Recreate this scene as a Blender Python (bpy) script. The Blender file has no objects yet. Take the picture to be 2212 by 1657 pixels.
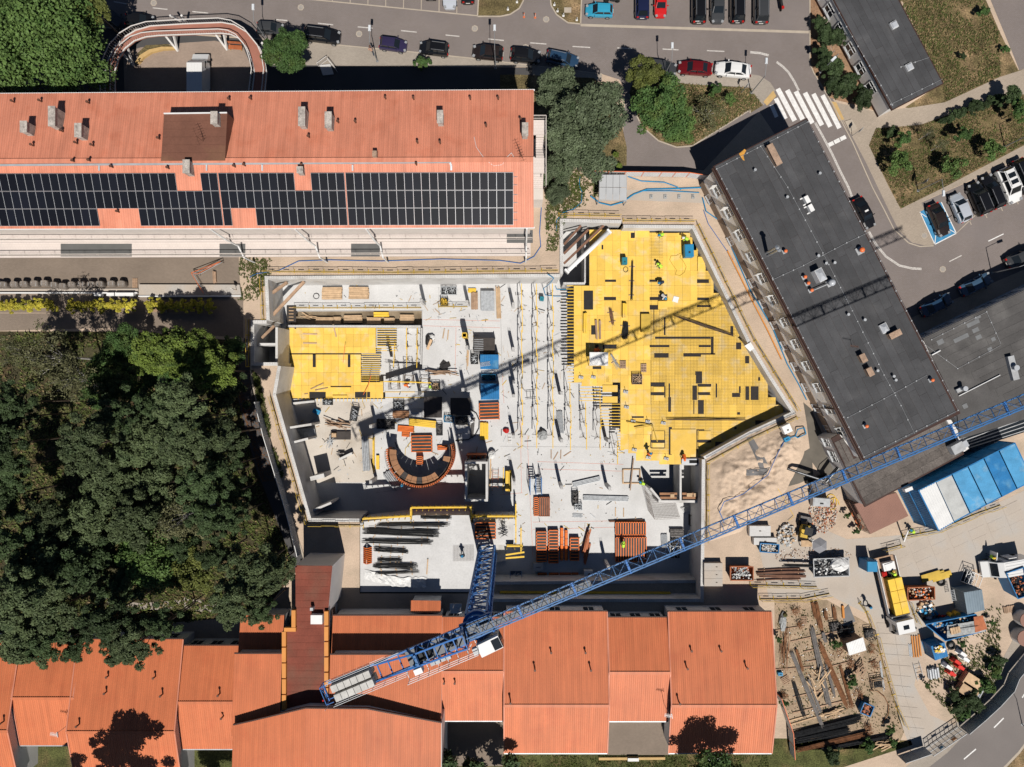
import bpy,bmesh,math,random
from mathutils import Vector,Matrix
from mathutils.geometry import tessellate_polygon
random.seed(7)
R_=math.radians
SC=bpy.context.scene
COL=SC.collection
# ---------------------------------------------------------------- camera, sky, sun
HC,KF=90.0,17.06            # drone height (m), plan scale at ground level
cam=bpy.data.objects.new('camera',bpy.data.cameras.new('camera'))
COL.objects.link(cam)
cam.location=(0,0,HC);cam.rotation_euler=(0,0,0)
cam.data.sensor_fit='HORIZONTAL'
cam.data.angle=2*math.atan((1106/KF)/HC)
cam.data.clip_start=1;cam.data.clip_end=3000
SC.camera=cam
wd=bpy.data.worlds.new('World');SC.world=wd;wd.use_nodes=True
nt=wd.node_tree;bg=nt.nodes['Background']
sky=nt.nodes.new('ShaderNodeTexSky');sky.sky_type='NISHITA';sky.sun_disc=False
SUN_EL,SUN_H=R_(56.5),Vector((0.216,-0.976))
sky.sun_elevation=SUN_EL;sky.sun_rotation=math.atan2(SUN_H.x,SUN_H.y)
sky.air_density=0.55;sky.dust_density=0.1
nt.links.new(sky.outputs[0],bg.inputs[0]);bg.inputs[1].default_value=0.05
sl=bpy.data.lights.new('sun','SUN');sl.energy=5.0;sl.angle=R_(0.5);sl.color=(1,.95,.88)
so=bpy.data.objects.new('sun',sl);COL.objects.link(so)
sv=Vector((SUN_H.x*math.cos(SUN_EL),SUN_H.y*math.cos(SUN_EL),math.sin(SUN_EL)))
so.rotation_euler=sv.to_track_quat('Z','Y').to_euler();so.location=sv*200
SC.view_settings.view_transform='Standard';SC.view_settings.look='None'
SC.view_settings.exposure=-0.04;SC.view_settings.gamma=1
SC.view_settings.use_curve_mapping=False
try:
    SC.cycles.max_bounces=5;SC.cycles.diffuse_bounces=1;SC.cycles.glossy_bounces=2
    SC.cycles.transparent_max_bounces=4;SC.cycles.use_denoising=True
except Exception:pass

# ---------------------------------------------------------------- survey: plan readings -> metres at a stated height
def Q(x,y,z=0.0):
    s=(HC-z)/HC/KF
    return Vector(((x-1106)*s,(828.5-y)*s,z))
def P(cr,u,v,z=0.0):
    c,r=divmod(cr,10)
    return Q(c*540.05+u*.24448,r*405.04+v*.24448,z)
def F(cr,u,v):
    c,r=divmod(cr,10)
    return (c*540.05+u*.24448,r*405.04+v*.24448)
def onplane(x,y,p0,n):
    d=Q(x,y,0)-Vector((0,0,HC));o=Vector((0,0,HC))
    return o+d*((p0-o).dot(n)/d.dot(n))

# ---------------------------------------------------------------- mesh builder
class MB:
    def __init__(s):s.v=[];s.f=[];s.m=[]
    def add(s,vs,fs,mi=0):
        b=len(s.v);s.v += [tuple(x) for x in vs]
        s.f += [tuple(b+i for i in f) for f in fs];s.m += [mi]*len(fs);return s
    def hexa(s,c,mi=0):       # 8 corners: bottom ring, top ring
        return s.add(c,[(3,2,1,0),(4,5,6,7),(0,1,5,4),(1,2,6,5),(2,3,7,6),(3,0,4,7)],mi)
    def box(s,c,d,rz=0,mi=0,tp=1.0):   # c = centre of base
        x,y,h=d[0]/2,d[1]/2,d[2];ca,sa=math.cos(rz),math.sin(rz);o=[]
        for zz,k in ((0,1),(h,tp)):
            for sx,sy in ((-1,-1),(1,-1),(1,1),(-1,1)):
                a,b=sx*x*k,sy*y*k
                o.append((c[0]+a*ca-b*sa,c[1]+a*sa+b*ca,c[2]+zz))
        return s.hexa(o,mi)
    def beam(s,a,b,w,h,mi=0,up=(0,0,1)):  # bar from a to b, centred
        a,b=Vector(a),Vector(b);d=(b-a)
        if d.length < 1e-6:return s
        d.normalize();u=Vector(up)
        if abs(d.dot(u)) > .97:u=Vector((1,0,0))
        r=d.cross(u).normalized();t=r.cross(d).normalized();r *= w/2;t *= h/2
        return s.hexa([a-r-t,a+r-t,b+r-t,b-r-t,a-r+t,a+r+t,b+r+t,b-r+t],mi)
    def tube(s,a,b,r,n=6,r2=None,mi=0,cap=True):
        a,b=Vector(a),Vector(b);d=(b-a)
        if d.length < 1e-6:return s
        d.normalize();u=Vector((0,0,1)) if abs(d.z) < .95 else Vector((1,0,0))
        x=d.cross(u).normalized();y=x.cross(d);r2=r if r2 is None else r2;vs=[]
        for p,q in ((a,r),(b,r2)):
            for i in range(n):
                t=2*math.pi*i/n;vs.append(p+(x*math.cos(t)+y*math.sin(t))*q)
        fs=[(i,(i+1) % n,n+(i+1) % n,n+i) for i in range(n)]
        if cap:fs += [tuple(range(n-1,-1,-1)),tuple(range(n,2*n))]
        return s.add(vs,fs,mi)
    def path(s,pts,r,n=5,mi=0):
        for a,b in zip(pts,pts[1:]):s.tube(a,b,r,n,mi=mi)
        return s
    def prism(s,pts,z0,z1,mi=0,bottom=False):
        pts=[(p[0],p[1]) for p in pts];n=len(pts)
        if sum(a[0]*b[1]-b[0]*a[1] for a,b in zip(pts,pts[1:]+pts[:1])) < 0:pts.reverse()
        tri=tessellate_polygon([[Vector((x,y,0)) for x,y in pts]])
        vs=[(x,y,z0) for x,y in pts]+[(x,y,z1) for x,y in pts];fs=[]
        for t in tri:
            a,b,c=[Vector(vs[i]) for i in t]
            if (b-a).cross(c-a).z < 0:t=t[::-1]
            fs.append(tuple(i+n for i in t))
            if bottom:fs.append(tuple(t[::-1]))
        fs += [(i,(i+1) % n,n+(i+1) % n,n+i) for i in range(n)]
        return s.add(vs,fs,mi)
    def sheet(s,pts,z,holes=(),mi=0):
        L=[[Vector((p[0],p[1],0)) for p in pts]]+[[Vector((p[0],p[1],0)) for p in h] for h in holes]
        vs=[v for l in L for v in l];fs=[]
        if holes:
            bm=bmesh.new();off=0
            for l in L:
                bv=[bm.verts.new(v) for v in l]
                for i in range(len(bv)):bm.edges.new((bv[i],bv[(i+1) % len(bv)]))
            bmesh.ops.triangle_fill(bm,use_beauty=True,use_dissolve=False,edges=bm.edges[:])
            bm.verts.index_update();tris=[tuple(v.index for v in f.verts) for f in bm.faces];vs=[v.co.copy() for v in bm.verts];bm.free()
        else:tris=tessellate_polygon(L)
        for t in tris:
            a,b,c=[vs[i] for i in t]
            cr=(b-a).cross(c-a).z
            if abs(cr) < 1e-9:continue
            fs.append(tuple(t) if cr > 0 else tuple(t[::-1]))
        return s.add([(v.x,v.y,z) for v in vs],fs,mi)
    def ball(s,c,r,n=8,m=5,mi=0,sq=(1,1,1),jit=0):
        vs=[];c=Vector(c)
        for j in range(m+1):
            ph=math.pi*j/m
            for i in range(n):
                t=2*math.pi*i/n;k=1+random.uniform(-jit,jit)
                vs.append(c+Vector((math.sin(ph)*math.cos(t)*sq[0],math.sin(ph)*math.sin(t)*sq[1],math.cos(ph)*sq[2]))*r*k)
        fs=[(j*n+i,(j+1)*n+i,(j+1)*n+(i+1) % n,j*n+(i+1) % n) for j in range(m) for i in range(n)]
        return s.add(vs,fs,mi)
    def mesh(s,name,mats):
        me=bpy.data.meshes.new(name);me.from_pydata(s.v,[],s.f)
        for m in (mats if isinstance(mats,(list,tuple)) else [mats]):me.materials.append(m)
        if any(s.m):me.polygons.foreach_set('material_index',s.m)
        me.validate();me.update();return me
def tag(o,label=None,cat=None,group=None,kind=None):
    if label:o['label'] =label
    if cat:o['category'] =cat
    if group:o['group'] =group
    if kind:o['kind'] =kind
    return o
def link(name,me,parent=None,loc=None,rot=None):
    o=bpy.data.objects.new(name,me);COL.objects.link(o)
    if loc is not None:o.location=loc
    if rot is not None:o.rotation_euler=(0,0,rot) if isinstance(rot,(int,float)) else rot
    if parent is not None:
        o.parent=parent
    return o
def obj(name,mb,mats,parent=None,label=None,cat=None,group=None,kind=None,smooth=False,local=False):
    """mesh object in world coordinates; under a parent the parent's own placement is taken out unless local"""
    me=mb.mesh(name,mats)
    if smooth:me.polygons.foreach_set('use_smooth',[True]*len(me.polygons))
    o=link(name,me,parent)
    if parent is not None and not local:
        p=parent;m=Matrix.Identity(4)
        while p is not None:
            m=Matrix.LocRotScale(p.location,p.rotation_euler,p.scale) @ m;p=p.parent
        o.matrix_local=m.inverted()
    return tag(o,label,cat,group,kind)
def thing(name,label,cat,loc=(0,0,0),rz=0,group=None):
    o=link(name,None,None,loc,rz);o.empty_display_size=.3
    return tag(o,label,cat,group)
def struct(name,mb,mat):return obj(name,mb,mat,kind='structure')
def dup(root,loc,rz=None,label=None,group=None,mats=None,scale=None):
    def cp(o,par):
        c=o.copy();COL.objects.link(c)
        if par is not None:c.parent=par
        if mats and c.type == 'MESH':
            for i,sl_ in enumerate(c.material_slots):
                if sl_.material and sl_.material.name in mats:
                    sl_.link='OBJECT';sl_.material=mats[sl_.material.name] if False else mats[o.material_slots[i].material.name]
        for ch in list(o.children):cp(ch,c)
        return c
    r=cp(root,None);r.location=loc
    if rz is not None:r.rotation_euler=(0,0,rz)
    if scale is not None:r.scale=(scale,)*3 if isinstance(scale,(int,float)) else scale
    if label:r['label'] =label
    if group:r['group'] =group
    return r

# ---------------------------------------------------------------- materials
MT={}
def mat(name,col,rough=.85,var=.12,scale=.6,fine=0.0,fscale=12,metal=0,spec=.3,stain=None,stamt=.5,stscale=.25,rnd=0,bump=0,bscale=20,brick=None,coat=0,streak=0):
    """colour with broad and fine variation in world space; stain = second colour in patches; brick=(w,h,rot,mortar colour)"""
    m=bpy.data.materials.new(name);m.use_nodes=True;n=m.node_tree.nodes;l=m.node_tree.links
    b=n['Principled BSDF'];b.inputs['Roughness'].default_value=rough;b.inputs['Metallic'].default_value=metal
    b.inputs['Specular IOR Level'].default_value=spec
    if coat:b.inputs['Coat Weight'].default_value=coat;b.inputs['Coat Roughness'].default_value=.05
    g=n.new('ShaderNodeNewGeometry');pos=g.outputs['Position']
    def noise(sc,det=4):
        t=n.new('ShaderNodeTexNoise');t.inputs['Scale'].default_value=sc;t.inputs['Detail'].default_value=det
        l.new(pos,t.inputs['Vector']);return t.outputs['Fac']
    def mrange(src,a,b_,lo=.3,hi=.7):
        r=n.new('ShaderNodeMapRange');r.inputs[1].default_value=lo;r.inputs[2].default_value=hi
        r.inputs[3].default_value=a;r.inputs[4].default_value=b_;l.new(src,r.inputs[0]);return r.outputs[0]
    cur=n.new('ShaderNodeRGB');cur.outputs[0].default_value=(*col,1);cur=cur.outputs[0]
    def mix(fac,c2):
        x=n.new('ShaderNodeMix');x.data_type='RGBA';l.new(fac,x.inputs[0]);l.new(cur,x.inputs[6])
        if isinstance(c2,tuple):x.inputs[7].default_value=(*c2,1)
        else:l.new(c2,x.inputs[7])
        return x.outputs[2]
    if brick:
        w,h,rot,mc=brick[:4]
        mp=n.new('ShaderNodeMapping');mp.inputs['Rotation'].default_value=(0,0,rot);l.new(pos,mp.inputs[0])
        bt=n.new('ShaderNodeTexBrick');l.new(mp.outputs[0],bt.inputs[0])
        bt.inputs['Scale'].default_value=1;bt.inputs['Brick Width'].default_value=w;bt.inputs['Row Height'].default_value=h
        bt.inputs['Mortar Size'].default_value=brick[4] if len(brick) > 4 else .012
        c2=brick[5] if len(brick) > 5 else tuple(x*.86 for x in col)
        bt.inputs[1].default_value=(*col,1);bt.inputs[2].default_value=(*c2,1);bt.inputs[3].default_value=(*mc,1)
        cur=bt.outputs[0]
    if stain:
        cur=mix(mrange(noise(stscale,6),0,1,.5+.2*(1-stamt)-.1,.62+.2*(1-stamt)),stain)
    def mul(fac):
        x=n.new('ShaderNodeMix');x.data_type='RGBA';x.blend_type='MULTIPLY';x.inputs[0].default_value=1
        cm=n.new('ShaderNodeCombineColor')
        for i in range(3):l.new(fac,cm.inputs[i])
        l.new(cur,x.inputs[6]);l.new(cm.outputs[0],x.inputs[7]);return x.outputs[2]
    if var:cur=mul(mrange(noise(scale),1-var,1+var))
    if fine:cur=mul(mrange(noise(fscale,2),1-fine,1+fine))
    if streak:
        sm=n.new('ShaderNodeMapping');sm.inputs['Scale'].default_value=(2.6,.14,.14);l.new(pos,sm.inputs[0]);pos=sm.outputs[0];cur=mul(mrange(noise(1,3),1-streak,1+streak));pos=g.outputs['Position']
    if rnd:
        oi=n.new('ShaderNodeObjectInfo');cur=mul(mrange(oi.outputs['Random'],1-rnd,1+rnd,0,1))
    l.new(cur,b.inputs['Base Color'])
    if bump:
        bp=n.new('ShaderNodeBump');bp.inputs['Strength'].default_value=bump;bp.inputs['Distance'].default_value=.1
        l.new(noise(bscale,5),bp.inputs['Height']);l.new(bp.outputs[0],b.inputs['Normal'])
    MT[name] =m;return m
M=MT
# ---------------------------------------------------------------- palette
mat('sand',(.50,.385,.29),.95,.12,.3,.10,8,bump=.5,bscale=3,stain=(.42,.335,.25),stamt=.5,stscale=.35)
mat('paver',(.218,.188,.178),.9,.08,.25,.05,9,stain=(.19,.165,.157),stamt=.45,stscale=.12,brick=(.24,.12,R_(4),(.15,.128,.118),.012,(.2,.17,.155)))
mat('paver_light',(.36,.315,.265),.9,.07,.25,.05,9,brick=(.24,.12,R_(4),(.26,.225,.19)))
mat('paver_tan',(.39,.325,.26),.9,.07,.3,.05,9,brick=(.24,.12,R_(-28),(.29,.24,.19)))
mat('paver_brown',(.245,.195,.155),.9,.10,.25,.06,9,brick=(.24,.12,0,(.17,.135,.105)))
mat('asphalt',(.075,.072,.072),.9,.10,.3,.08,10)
mat('street_asphalt',(.185,.165,.155),.9,.08,.2,.08,14)
mat('dry_lawn',(.125,.098,.045),1,.35,.8,.5,6,stain=(.28,.19,.105),stamt=.55,stscale=.3,bump=.6,bscale=9)
mat('lawn',(.075,.08,.026),1,.35,.8,.5,6,stain=(.17,.115,.055),stamt=.5,stscale=.3,bump=.6,bscale=9)
mat('forest_floor',(.05,.045,.022),1,.3,.4,.35,5,stain=(.12,.075,.04),stamt=.45,stscale=.25,bump=.8,bscale=6)
mat('concrete',(.575,.572,.568),.9,.07,.45,.06,6,stain=(.48,.475,.465),stamt=.4,stscale=.22)
mat('concrete_wall',(.57,.56,.545),.9,.10,.4,.06,5,stain=(.43,.41,.38),stamt=.35,stscale=.5)
mat('concrete_yard',(.45,.39,.33),.9,.08,.3,.05,7,stain=(.39,.365,.335),stamt=.6,stscale=.3)
mat('kerb',(.42,.36,.29),.9,.08,1)
mat('white_paint',(.72,.71,.69),.8,.12,3,.12,18)
mat('worn_paint',(.52,.49,.46),.85,.2,6,.3,16)
mat('blue_paint',(.05,.23,.42),.8,.15,2,.12,14)
mat('ochre_tile',(.52,.35,.15),.85,.08,2)
mat('leaf_litter',(.16,.078,.035),1,.3,2,.4,9)
Z1,Z2,Z3,Z4=.004,.008,.012,.016
# pit outline (top of the excavation), read at ground level
RIM=[(573,597),(1209,592),(1209,473),(1342,476),(1346,486),(1499,487),(1622,741),(1664,810),(1718,893),(1620,938),(1522,992),(1519,1300),
       (1032,1300),(1032,1282),(777,1282),(777,1127),(668,1126),(590,852),(601,790),(543,790),(543,692),(577,692)]
rimw=[Q(*p) for p in RIM]
big=[(-420,-420),(420,-420),(420,420),(-420,420)]
struct('ground',MB().sheet(big,0,[rimw]),M['sand'])
struct('outskirts',MB().sheet(big,.002,[[(-74,-56),(74,-56),(74,56),(-74,56)]]),M['dry_lawn'])
def sheet(name,pts,m,z=Z1,cr=None,holes=()):
    w=[P(cr,*p) if cr is not None else Q(*p) for p in pts]
    return struct(name,MB().sheet(w,z,[[Q(*p) for p in h] for h in holes]),m)
def arc(cx,cy,r,a0,a1,n=10,ry=None):
    return [(cx+r*math.cos(R_(a0+(a1-a0)*i/n)),cy+(ry or r)*math.sin(R_(a0+(a1-a0)*i/n))) for i in range(n+1)]
# ---- paved streets of the upper side
road=[(-900,-900),(1757,-900),(1757,128),(1800,215),(1838,290),(1870,350),(1925,465),(1943,500),(1970,524),(2005,532),(2028,524),
        (1985,440),(2212,340),(3200,-100),(3200,150),(2300,545),(1960,690),(1700,330),(1640,240),(1520,368),(1282,368),(1345,300),(1352,195),
        (1338,172),(1300,160),(1220,150),(1030,127),(907,114),(738,98),(660,90),(560,84),(230,60),(-900,20)]
sheet('road',road,M['paver'])
sheet('sidewalk',[(560,85),(660,91),(738,99),(907,115),(1030,128),(1220,151),(1300,161),(1300,175),(1150,165),(1150,145),(540,140)],M['paver_light'])
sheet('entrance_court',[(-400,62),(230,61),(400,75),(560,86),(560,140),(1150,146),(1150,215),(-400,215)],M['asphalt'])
mat('court_brick',(.33,.25,.2),.9,.1,.4,.08,8,brick=(.24,.12,0,(.25,.2,.16)))
sheet('loop_court',[F(0,1090,470),F(0,1240,420),F(0,1600,380),F(0,1900,360),F(0,2150,420),F(0,2209,560),F(0,2209,800),F(0,1100,800)],M['court_brick'],Z2)
sheet('sidewalk_strip',[F(20,1500,612),F(20,2209,690),F(30,0,655),F(30,90,670),F(30,180,730),F(30,225,800),F(30,120,930),F(30,0,810),F(20,2209,770),F(20,1700,745),F(20,1350,740),F(20,1340,640)],M['paver_light'],Z2)
sheet('lawn_island',[F(20,1140,830),F(20,1180,700),F(20,1350,700),F(20,1700,748),F(20,2209,775),F(30,0,812),F(30,118,930),F(30,0,1000),F(20,2209,972),F(20,1700,1290),F(20,1560,1302),F(20,1400,1245),F(20,1250,1115),F(20,1180,960)],M['dry_lawn'],Z3)
sheet('lawn_bank',[F(20,0,660),F(20,160,660),F(20,830,690),F(20,1020,850),F(20,1120,1300),F(20,1118,1462),F(20,820,1478),F(20,400,1478),F(20,300,1300),F(20,300,790),F(20,0,790)],M['dry_lawn'],Z3)
sheet('lawn_verge',[F(10,2022,-60),F(20,215,-60),F(20,205,10),F(20,170,75),F(20,90,128),F(20,0,146),F(10,2010,146)],M['dry_lawn'],Z3)
sheet('lawn_verge',[F(20,438,-60),F(20,722,-60),F(20,712,212),F(20,600,202),F(20,500,130),F(20,452,50)],M['dry_lawn'],Z3)
# kerb lines along the island and verges
def kerbline(name,pts,w=.16,h=.05,m='kerb',z=0):
    mb=MB();pts=[Q(*p) for p in pts]
    for a,b in zip(pts,pts[1:]):mb.beam(a+Vector((0,0,z+h/2)),b+Vector((0,0,z+h/2)),w,h)
    return struct(name,mb,M[m])
kerbline('kerb',[F(20,1140,830),F(20,1180,960),F(20,1250,1115),F(20,1400,1245),F(20,1560,1302),F(20,1700,1290),F(20,2209,972),F(30,0,1000)])
kerbline('kerb',[F(20,215,-60),F(20,205,10),F(20,170,75),F(20,90,128),F(20,0,146),F(10,2010,146),F(10,2022,-60)])
kerbline('kerb',[F(20,438,-60),F(20,452,50),F(20,500,130),F(20,600,202),F(20,712,212),F(20,722,-60)])
kerbline('kerb',[(230,60),(560,84),(660,90),(738,98),(907,114),(1030,127),(1220,150),(1300,160)],.12,.03)
# upper right: footpaths, lawns, planting bed
sheet('footpath',[F(30,700,890),F(30,1100,985),F(30,1380,955),F(30,1720,905),F(30,2209,680),(2212,148),(2400,60),(2400,130),(2212,204),F(30,2209,850),F(30,1500,1105),F(30,1110,1135),F(30,1050,1285),F(30,1230,1660),F(31,1330,190),(2045,402),(2212,314),(2500,190),(2500,215),(2212,338),(1990,437),(2028,524),(2005,532),(1970,524),(1943,500),(1925,465),(1870,350),(1838,290)],M['paver_tan'],Z2)
sheet('lawn_right',[F(30,1300,-80),F(30,2050,-80),F(30,2209,290),(2200,152),(2212,150),F(30,2209,680),F(30,1720,905),F(30,1400,955),F(30,1370,950),F(30,1700,730)],M['dry_lawn'],Z3)
sheet('lawn_corner',[F(30,1110,1135),F(30,1500,1105),F(30,2209,850),(2212,204),(2500,100),(2500,190),(2212,314),(2045,402),F(31,1330,188),F(30,1230,1658),F(30,1050,1285)],M['dry_lawn'],Z3)
sheet('upper_road',[(2115,-60),(2300,-60),(2300,120),(2202,152),(2186,112)],M['paver'],Z4)
mat('bark_soil',(.30,.19,.115),1,.2,.8,.25,6,stain=(.22,.12,.07),stamt=.6)
sheet('planting_bed',[F(30,528,-60),F(30,620,-60),F(30,1130,990),F(30,1000,940),F(30,780,890),F(30,700,860),F(30,560,640),F(30,528,560)],M['bark_soil'],Z2)
kerbline('kerb',[F(30,528,-60),F(30,528,560),F(30,560,640),F(30,700,870),F(30,800,1060),F(30,905,1260),F(30,1080,1657),F(31,1180,190),F(31,1270,370),F(31,1400,490),F(31,1500,522),F(31,1620,515)],.14)
# courtyard, terraces and wood on the left
sheet('courtyard',[F(1,-900,610),F(1,2110,612),F(1,2120,860),F(1,2150,950),F(1,2150,1110),F(1,1880,1110),F(1,-900,1105)],M['paver_brown'])
sheet('garden_path',[F(1,-900,1112),F(1,640,1112),F(1,2150,1110),F(1,2150,1330),F(1,1000,1240),F(1,-900,1290)],M['paver_brown'],Z2)
sheet('forest_floor',[(-600,716),(280,716),(500,735),(527,750),(513,800),(512,850),(530,930),(556,1020),(600,1130),(640,1215),(640,1235),(560,1330),(-600,1420)],M['forest_floor'])
sheet('service_lane',[(527,730),(541,735),(543,815),(560,890),(604,1030),(630,1120),(660,1215),(640,1235),(600,1130),(556,1020),(530,930),(512,850),(513,800)],M['asphalt'],Z2)
kerbline('kerb',[(541,735),(543,815),(560,890),(604,1030),(630,1120),(660,1215)],.2,.12)
random.seed(3)
mb=MB()
for i in range(2200):
    t=random.random();y=800+240*t;xl=515+46*max(0,(y-850)/170);xr=544+60*(y-815)/215
    k=random.random()**1.8;x=xl+(xr-xl)*k*.95
    if random.random() < .5*k:continue
    p=Q(x+random.gauss(0,.6),y,Z3+.01);s_=random.uniform(.03,.085);a=random.random()*6
    mb.add([p+Vector((math.cos(a+q)*s_,math.sin(a+q)*s_*.7,random.uniform(0,.03))) for q in (0,1.57,3.14,4.71)],[(0,1,2,3)])
obj('fallen_leaves',mb,M['leaf_litter'],kind='stuff',label='brown fallen leaves scattered on the grey lane by the wood',cat='leaves')
sheet('garden_walk',[F(3,800,240),F(3,1000,320),F(3,1230,360),F(3,1500,340),F(3,1640,305),F(3,1900,350),F(3,2000,420),F(3,1900,455),F(3,1600,400),F(3,1400,420),F(3,1230,410),F(3,1020,395),F(3,840,290)],M['paver_light'],Z3)
# lower right: concrete yard, drive, street
sheet('concrete_yard',[(1640,1180),(1750,1130),(1830,1165),(2020,1150),(2212,1060),(2600,900),(2600,1200),(2100,1230),(2040,1330),(1990,1410),(1975,1480),(2010,1545),(2064,1568),(1992,1640),(1975,1635),(1940,1550),(1920,1440),(1880,1330),(1800,1290),(1660,1290)],M['concrete_yard'],Z1)
mb=MB()
for i in range(12):   # the drive's cast slabs, each with open joints
    t0,t1=i/12,(i+1)/12-.002
    for side in range(2):
        def ed(t,sd):
            yy=1345+270*t;xa=1893+68*t+12*t*t;xb=1962+(5 if t < .5 else 5+90*(t-.5))
            f_={0:0,1:.497,2:.503,3:1}[sd];return (xa+(xb-xa)*f_,yy+4*f_)
        a,b=(0,1) if side == 0 else (2,3)
        q=[Q(*ed(t0,a)),Q(*ed(t0,b)),Q(*ed(t1,b)),Q(*ed(t1,a))]
        me=MB().prism(q,Z2,.03+random.uniform(0,.012))
        o=struct('drive_slab',me,M['concrete_yard'])
for i in range(7):    # and the yard's slabs beside the office containers
    for j in range(4):
        p0=Vector(F(32,1250+i*165,1600-i*66));ex=Vector((.905,-.425));ey=Vector((.38,.925))
        q=[p0+ex*a*36+ey*(b*21-30) for a,b in ((.003,j+.005),(.997,j+.005),(.997,j+.995),(.003,j+.995))]
        if j == 0 and i > 5:continue
        struct('yard_slab',MB().prism([Q(*p) for p in q],Z2,.02+random.uniform(0,.015)),M['concrete_yard'])
def along(pts,off):
    out=[]
    for i,p in enumerate(pts):
        a=Vector(pts[max(0,i-1)]);b=Vector(pts[min(len(pts)-1,i+1)]);d=(b-a).normalized()
        out.append(tuple(Vector(p)+Vector((-d.y,d.x))*off))
    return out
stc=[(1900,1800),(2000,1735),(2085,1668),(2160,1590),(2215,1515),(2262,1430),(2330,1280)]
def band(name,a,b,m,z):return sheet(name,along(stc,a)+along(stc,b)[::-1],m,z)
band('pavement',-88,-57,M['paver_light'],Z2)
band('street',-57,52,M['street_asphalt'],Z2)
band('far_kerb',52,57,M['kerb'],Z3)
band('far_verge',57,200,M['dry_lawn'],Z2)
for i,(a,b) in enumerate(((.13,.2),(.33,.40),(.52,.6),(.72,.79))):
    pass
def dash(name,p,q,w,m='worn_paint',z=Z4):
    a,b=Q(*p),Q(*q);d=(b-a).normalized();n=Vector((-d.y,d.x,0))*w/2
    return struct(name,MB().sheet([a-n,b-n,b+n,a+n],z),M[m])
for p,q in (((2147,1572),(2168,1551)),((2082,1640),(2108,1618)),((2208,1507),(2220,1488))):dash('lane_marking',p,q,.16,'white_paint')
# lane dashes on the paved road (tile readings)
for cr,a,b in ((0,(1005,15),(1120,35)),(0,(1350,70),(1480,84)),(0,(1700,103),(1840,116)),(10,(230,174),(330,182)),(10,(600,206),(735,220)),(10,(952,238),(1085,250)),(10,(1335,271),(1472,285)),(10,(1728,310),(1850,322)),(10,(2105,345),(2242,358)),
        (20,(265,379),(410,390)),(20,(640,411),(797,420)),(20,(1037,424),(1170,430)),(20,(1436,434),(1577,441)),(20,(1828,448),(1982,455)),(31,(1760,655),(1870,600))):
    dash('lane_marking',F(cr,*a),F(cr,*b),.13)
dash('lane_marking',F(31,2105,475),F(31,2240,410),.13,'white_paint')
for pts in ([F(30,235,548),F(30,290,590),F(30,340,640),F(30,390,720),F(30,430,800)],[F(30,0,462),F(30,90,470),F(30,165,490)],
            [F(30,575,1085),F(30,640,1200),F(30,720,1350),F(30,800,1520),F(30,870,1657),F(31,900,80)],
            [F(31,1050,390),F(31,1110,500),F(31,1200,610),F(31,1320,690),F(31,1430,715),F(31,1515,720)]):
    for o_ in (-1.3,1.3):
        pp=[Q(*p) for p in along(pts,o_)];mb=MB()
        for a,b in zip(pp,pp[1:]):
            d=(b-a).normalized();n=Vector((-d.y,d.x,0))*.065;mb.sheet([a-n,b-n,b+n,a+n],Z4+.002)
        struct('edge_line',mb,M['worn_paint'])
# zebra crossing
for i,(a,b,w) in enumerate((((188,928),(235,1035),.5),((228,870),(315,1050),.55),((245,785),(395,1067),.62),((328,797),(465,1055),.62),((405,808),(550,1090),.62),((485,820),(635,1107),.6),((560,830),(710,1120),.58),((640,842),(790,1133),.58))):
    dash('zebra_stripe',F(30,*a),F(30,*b),w,'white_paint',Z4)
for a,b in (((690,1285),(738,1262)),((745,1258),(792,1235)),((798,1232),(846,1208))):dash('stop_line',F(30,*a),F(30,*b),.5,'white_paint')
sheet('tactile_paving',[F(30,708,895),F(30,762,905),F(30,832,1055),F(30,790,1068)],M['ochre_tile'],Z4)
sheet('tactile_paving',[F(30,205,800),F(30,232,850),F(30,150,935),F(30,118,900)],M['ochre_tile'],Z4)
# parking bay lines, top
for i in range(9):
    u=575+i*157;v=3+i*14.5
    dash('bay_line',F(10,u,v-300),F(10,u-4,v),.1,'kerb')
dash('bay_line',F(10,400,-18),F(10,2010,140),.14,'kerb',Z4+.004)
dash('bay_line',F(20,712,222),F(30,520,285),.32,'kerb')
# accessible bay
sheet('blue_bay',[F(31,1500,215),F(31,1690,130),F(31,1822,405),F(31,1632,503)],M['blue_paint'],Z4)
for a,b,w in (((1500,215),(1632,503),.1),((1632,503),(1822,405),.12),((1822,405),(1690,130),.12),((1505,225),(1560,262),.09),((1822,405),(1750,365),.09),((1632,503),(1640,420),.09)):
    dash('bay_line',F(31,*a),F(31,*b),w,'white_paint',Z4+.004)
dash('bay_line',F(31,1822,405),(2215,362),.1,'kerb')
for i in range(4):
    a=Vector(F(31,1955,330))+Vector((54.5,-24))*i*.62;dash('bay_line',a,a+Vector((-10,-22)),.1,'kerb')
# manhole covers
mat('iron',(.32,.29,.26),.7,.1,3)
for cr,u,v in ((0,1358,26),(10,449,65),(10,964,300),(10,1986,252),(20,226,418),(20,408,171),(31,1703,722),(31,1540,425)):
    mb=MB();p=P(cr,u,v,Z4);mb.tube(p,p+Vector((0,0,.012)),.3,16)
    o=struct('manhole_cover',mb,M['iron'])
    c=P(cr,u,v,Z3);struct('manhole_collar',MB().tube(c,c+Vector((0,0,.008)),.42,7),M['kerb'])
# south garden
sheet('south_lawn',[(-600,1560),(2000,1600),(1690,1700),(1650,2200),(-600,2200)],M['lawn'])
sheet('south_court',[F(23,950,1380),F(23,1500,1380),F(23,1500,1700),F(23,950,1700)],M['paver_brown'],Z2)
sheet('south_court',[F(13,1690,1380),F(23,30,1380),F(23,30,1800),F(13,1690,1800)],M['paver_brown'],Z2)
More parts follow.
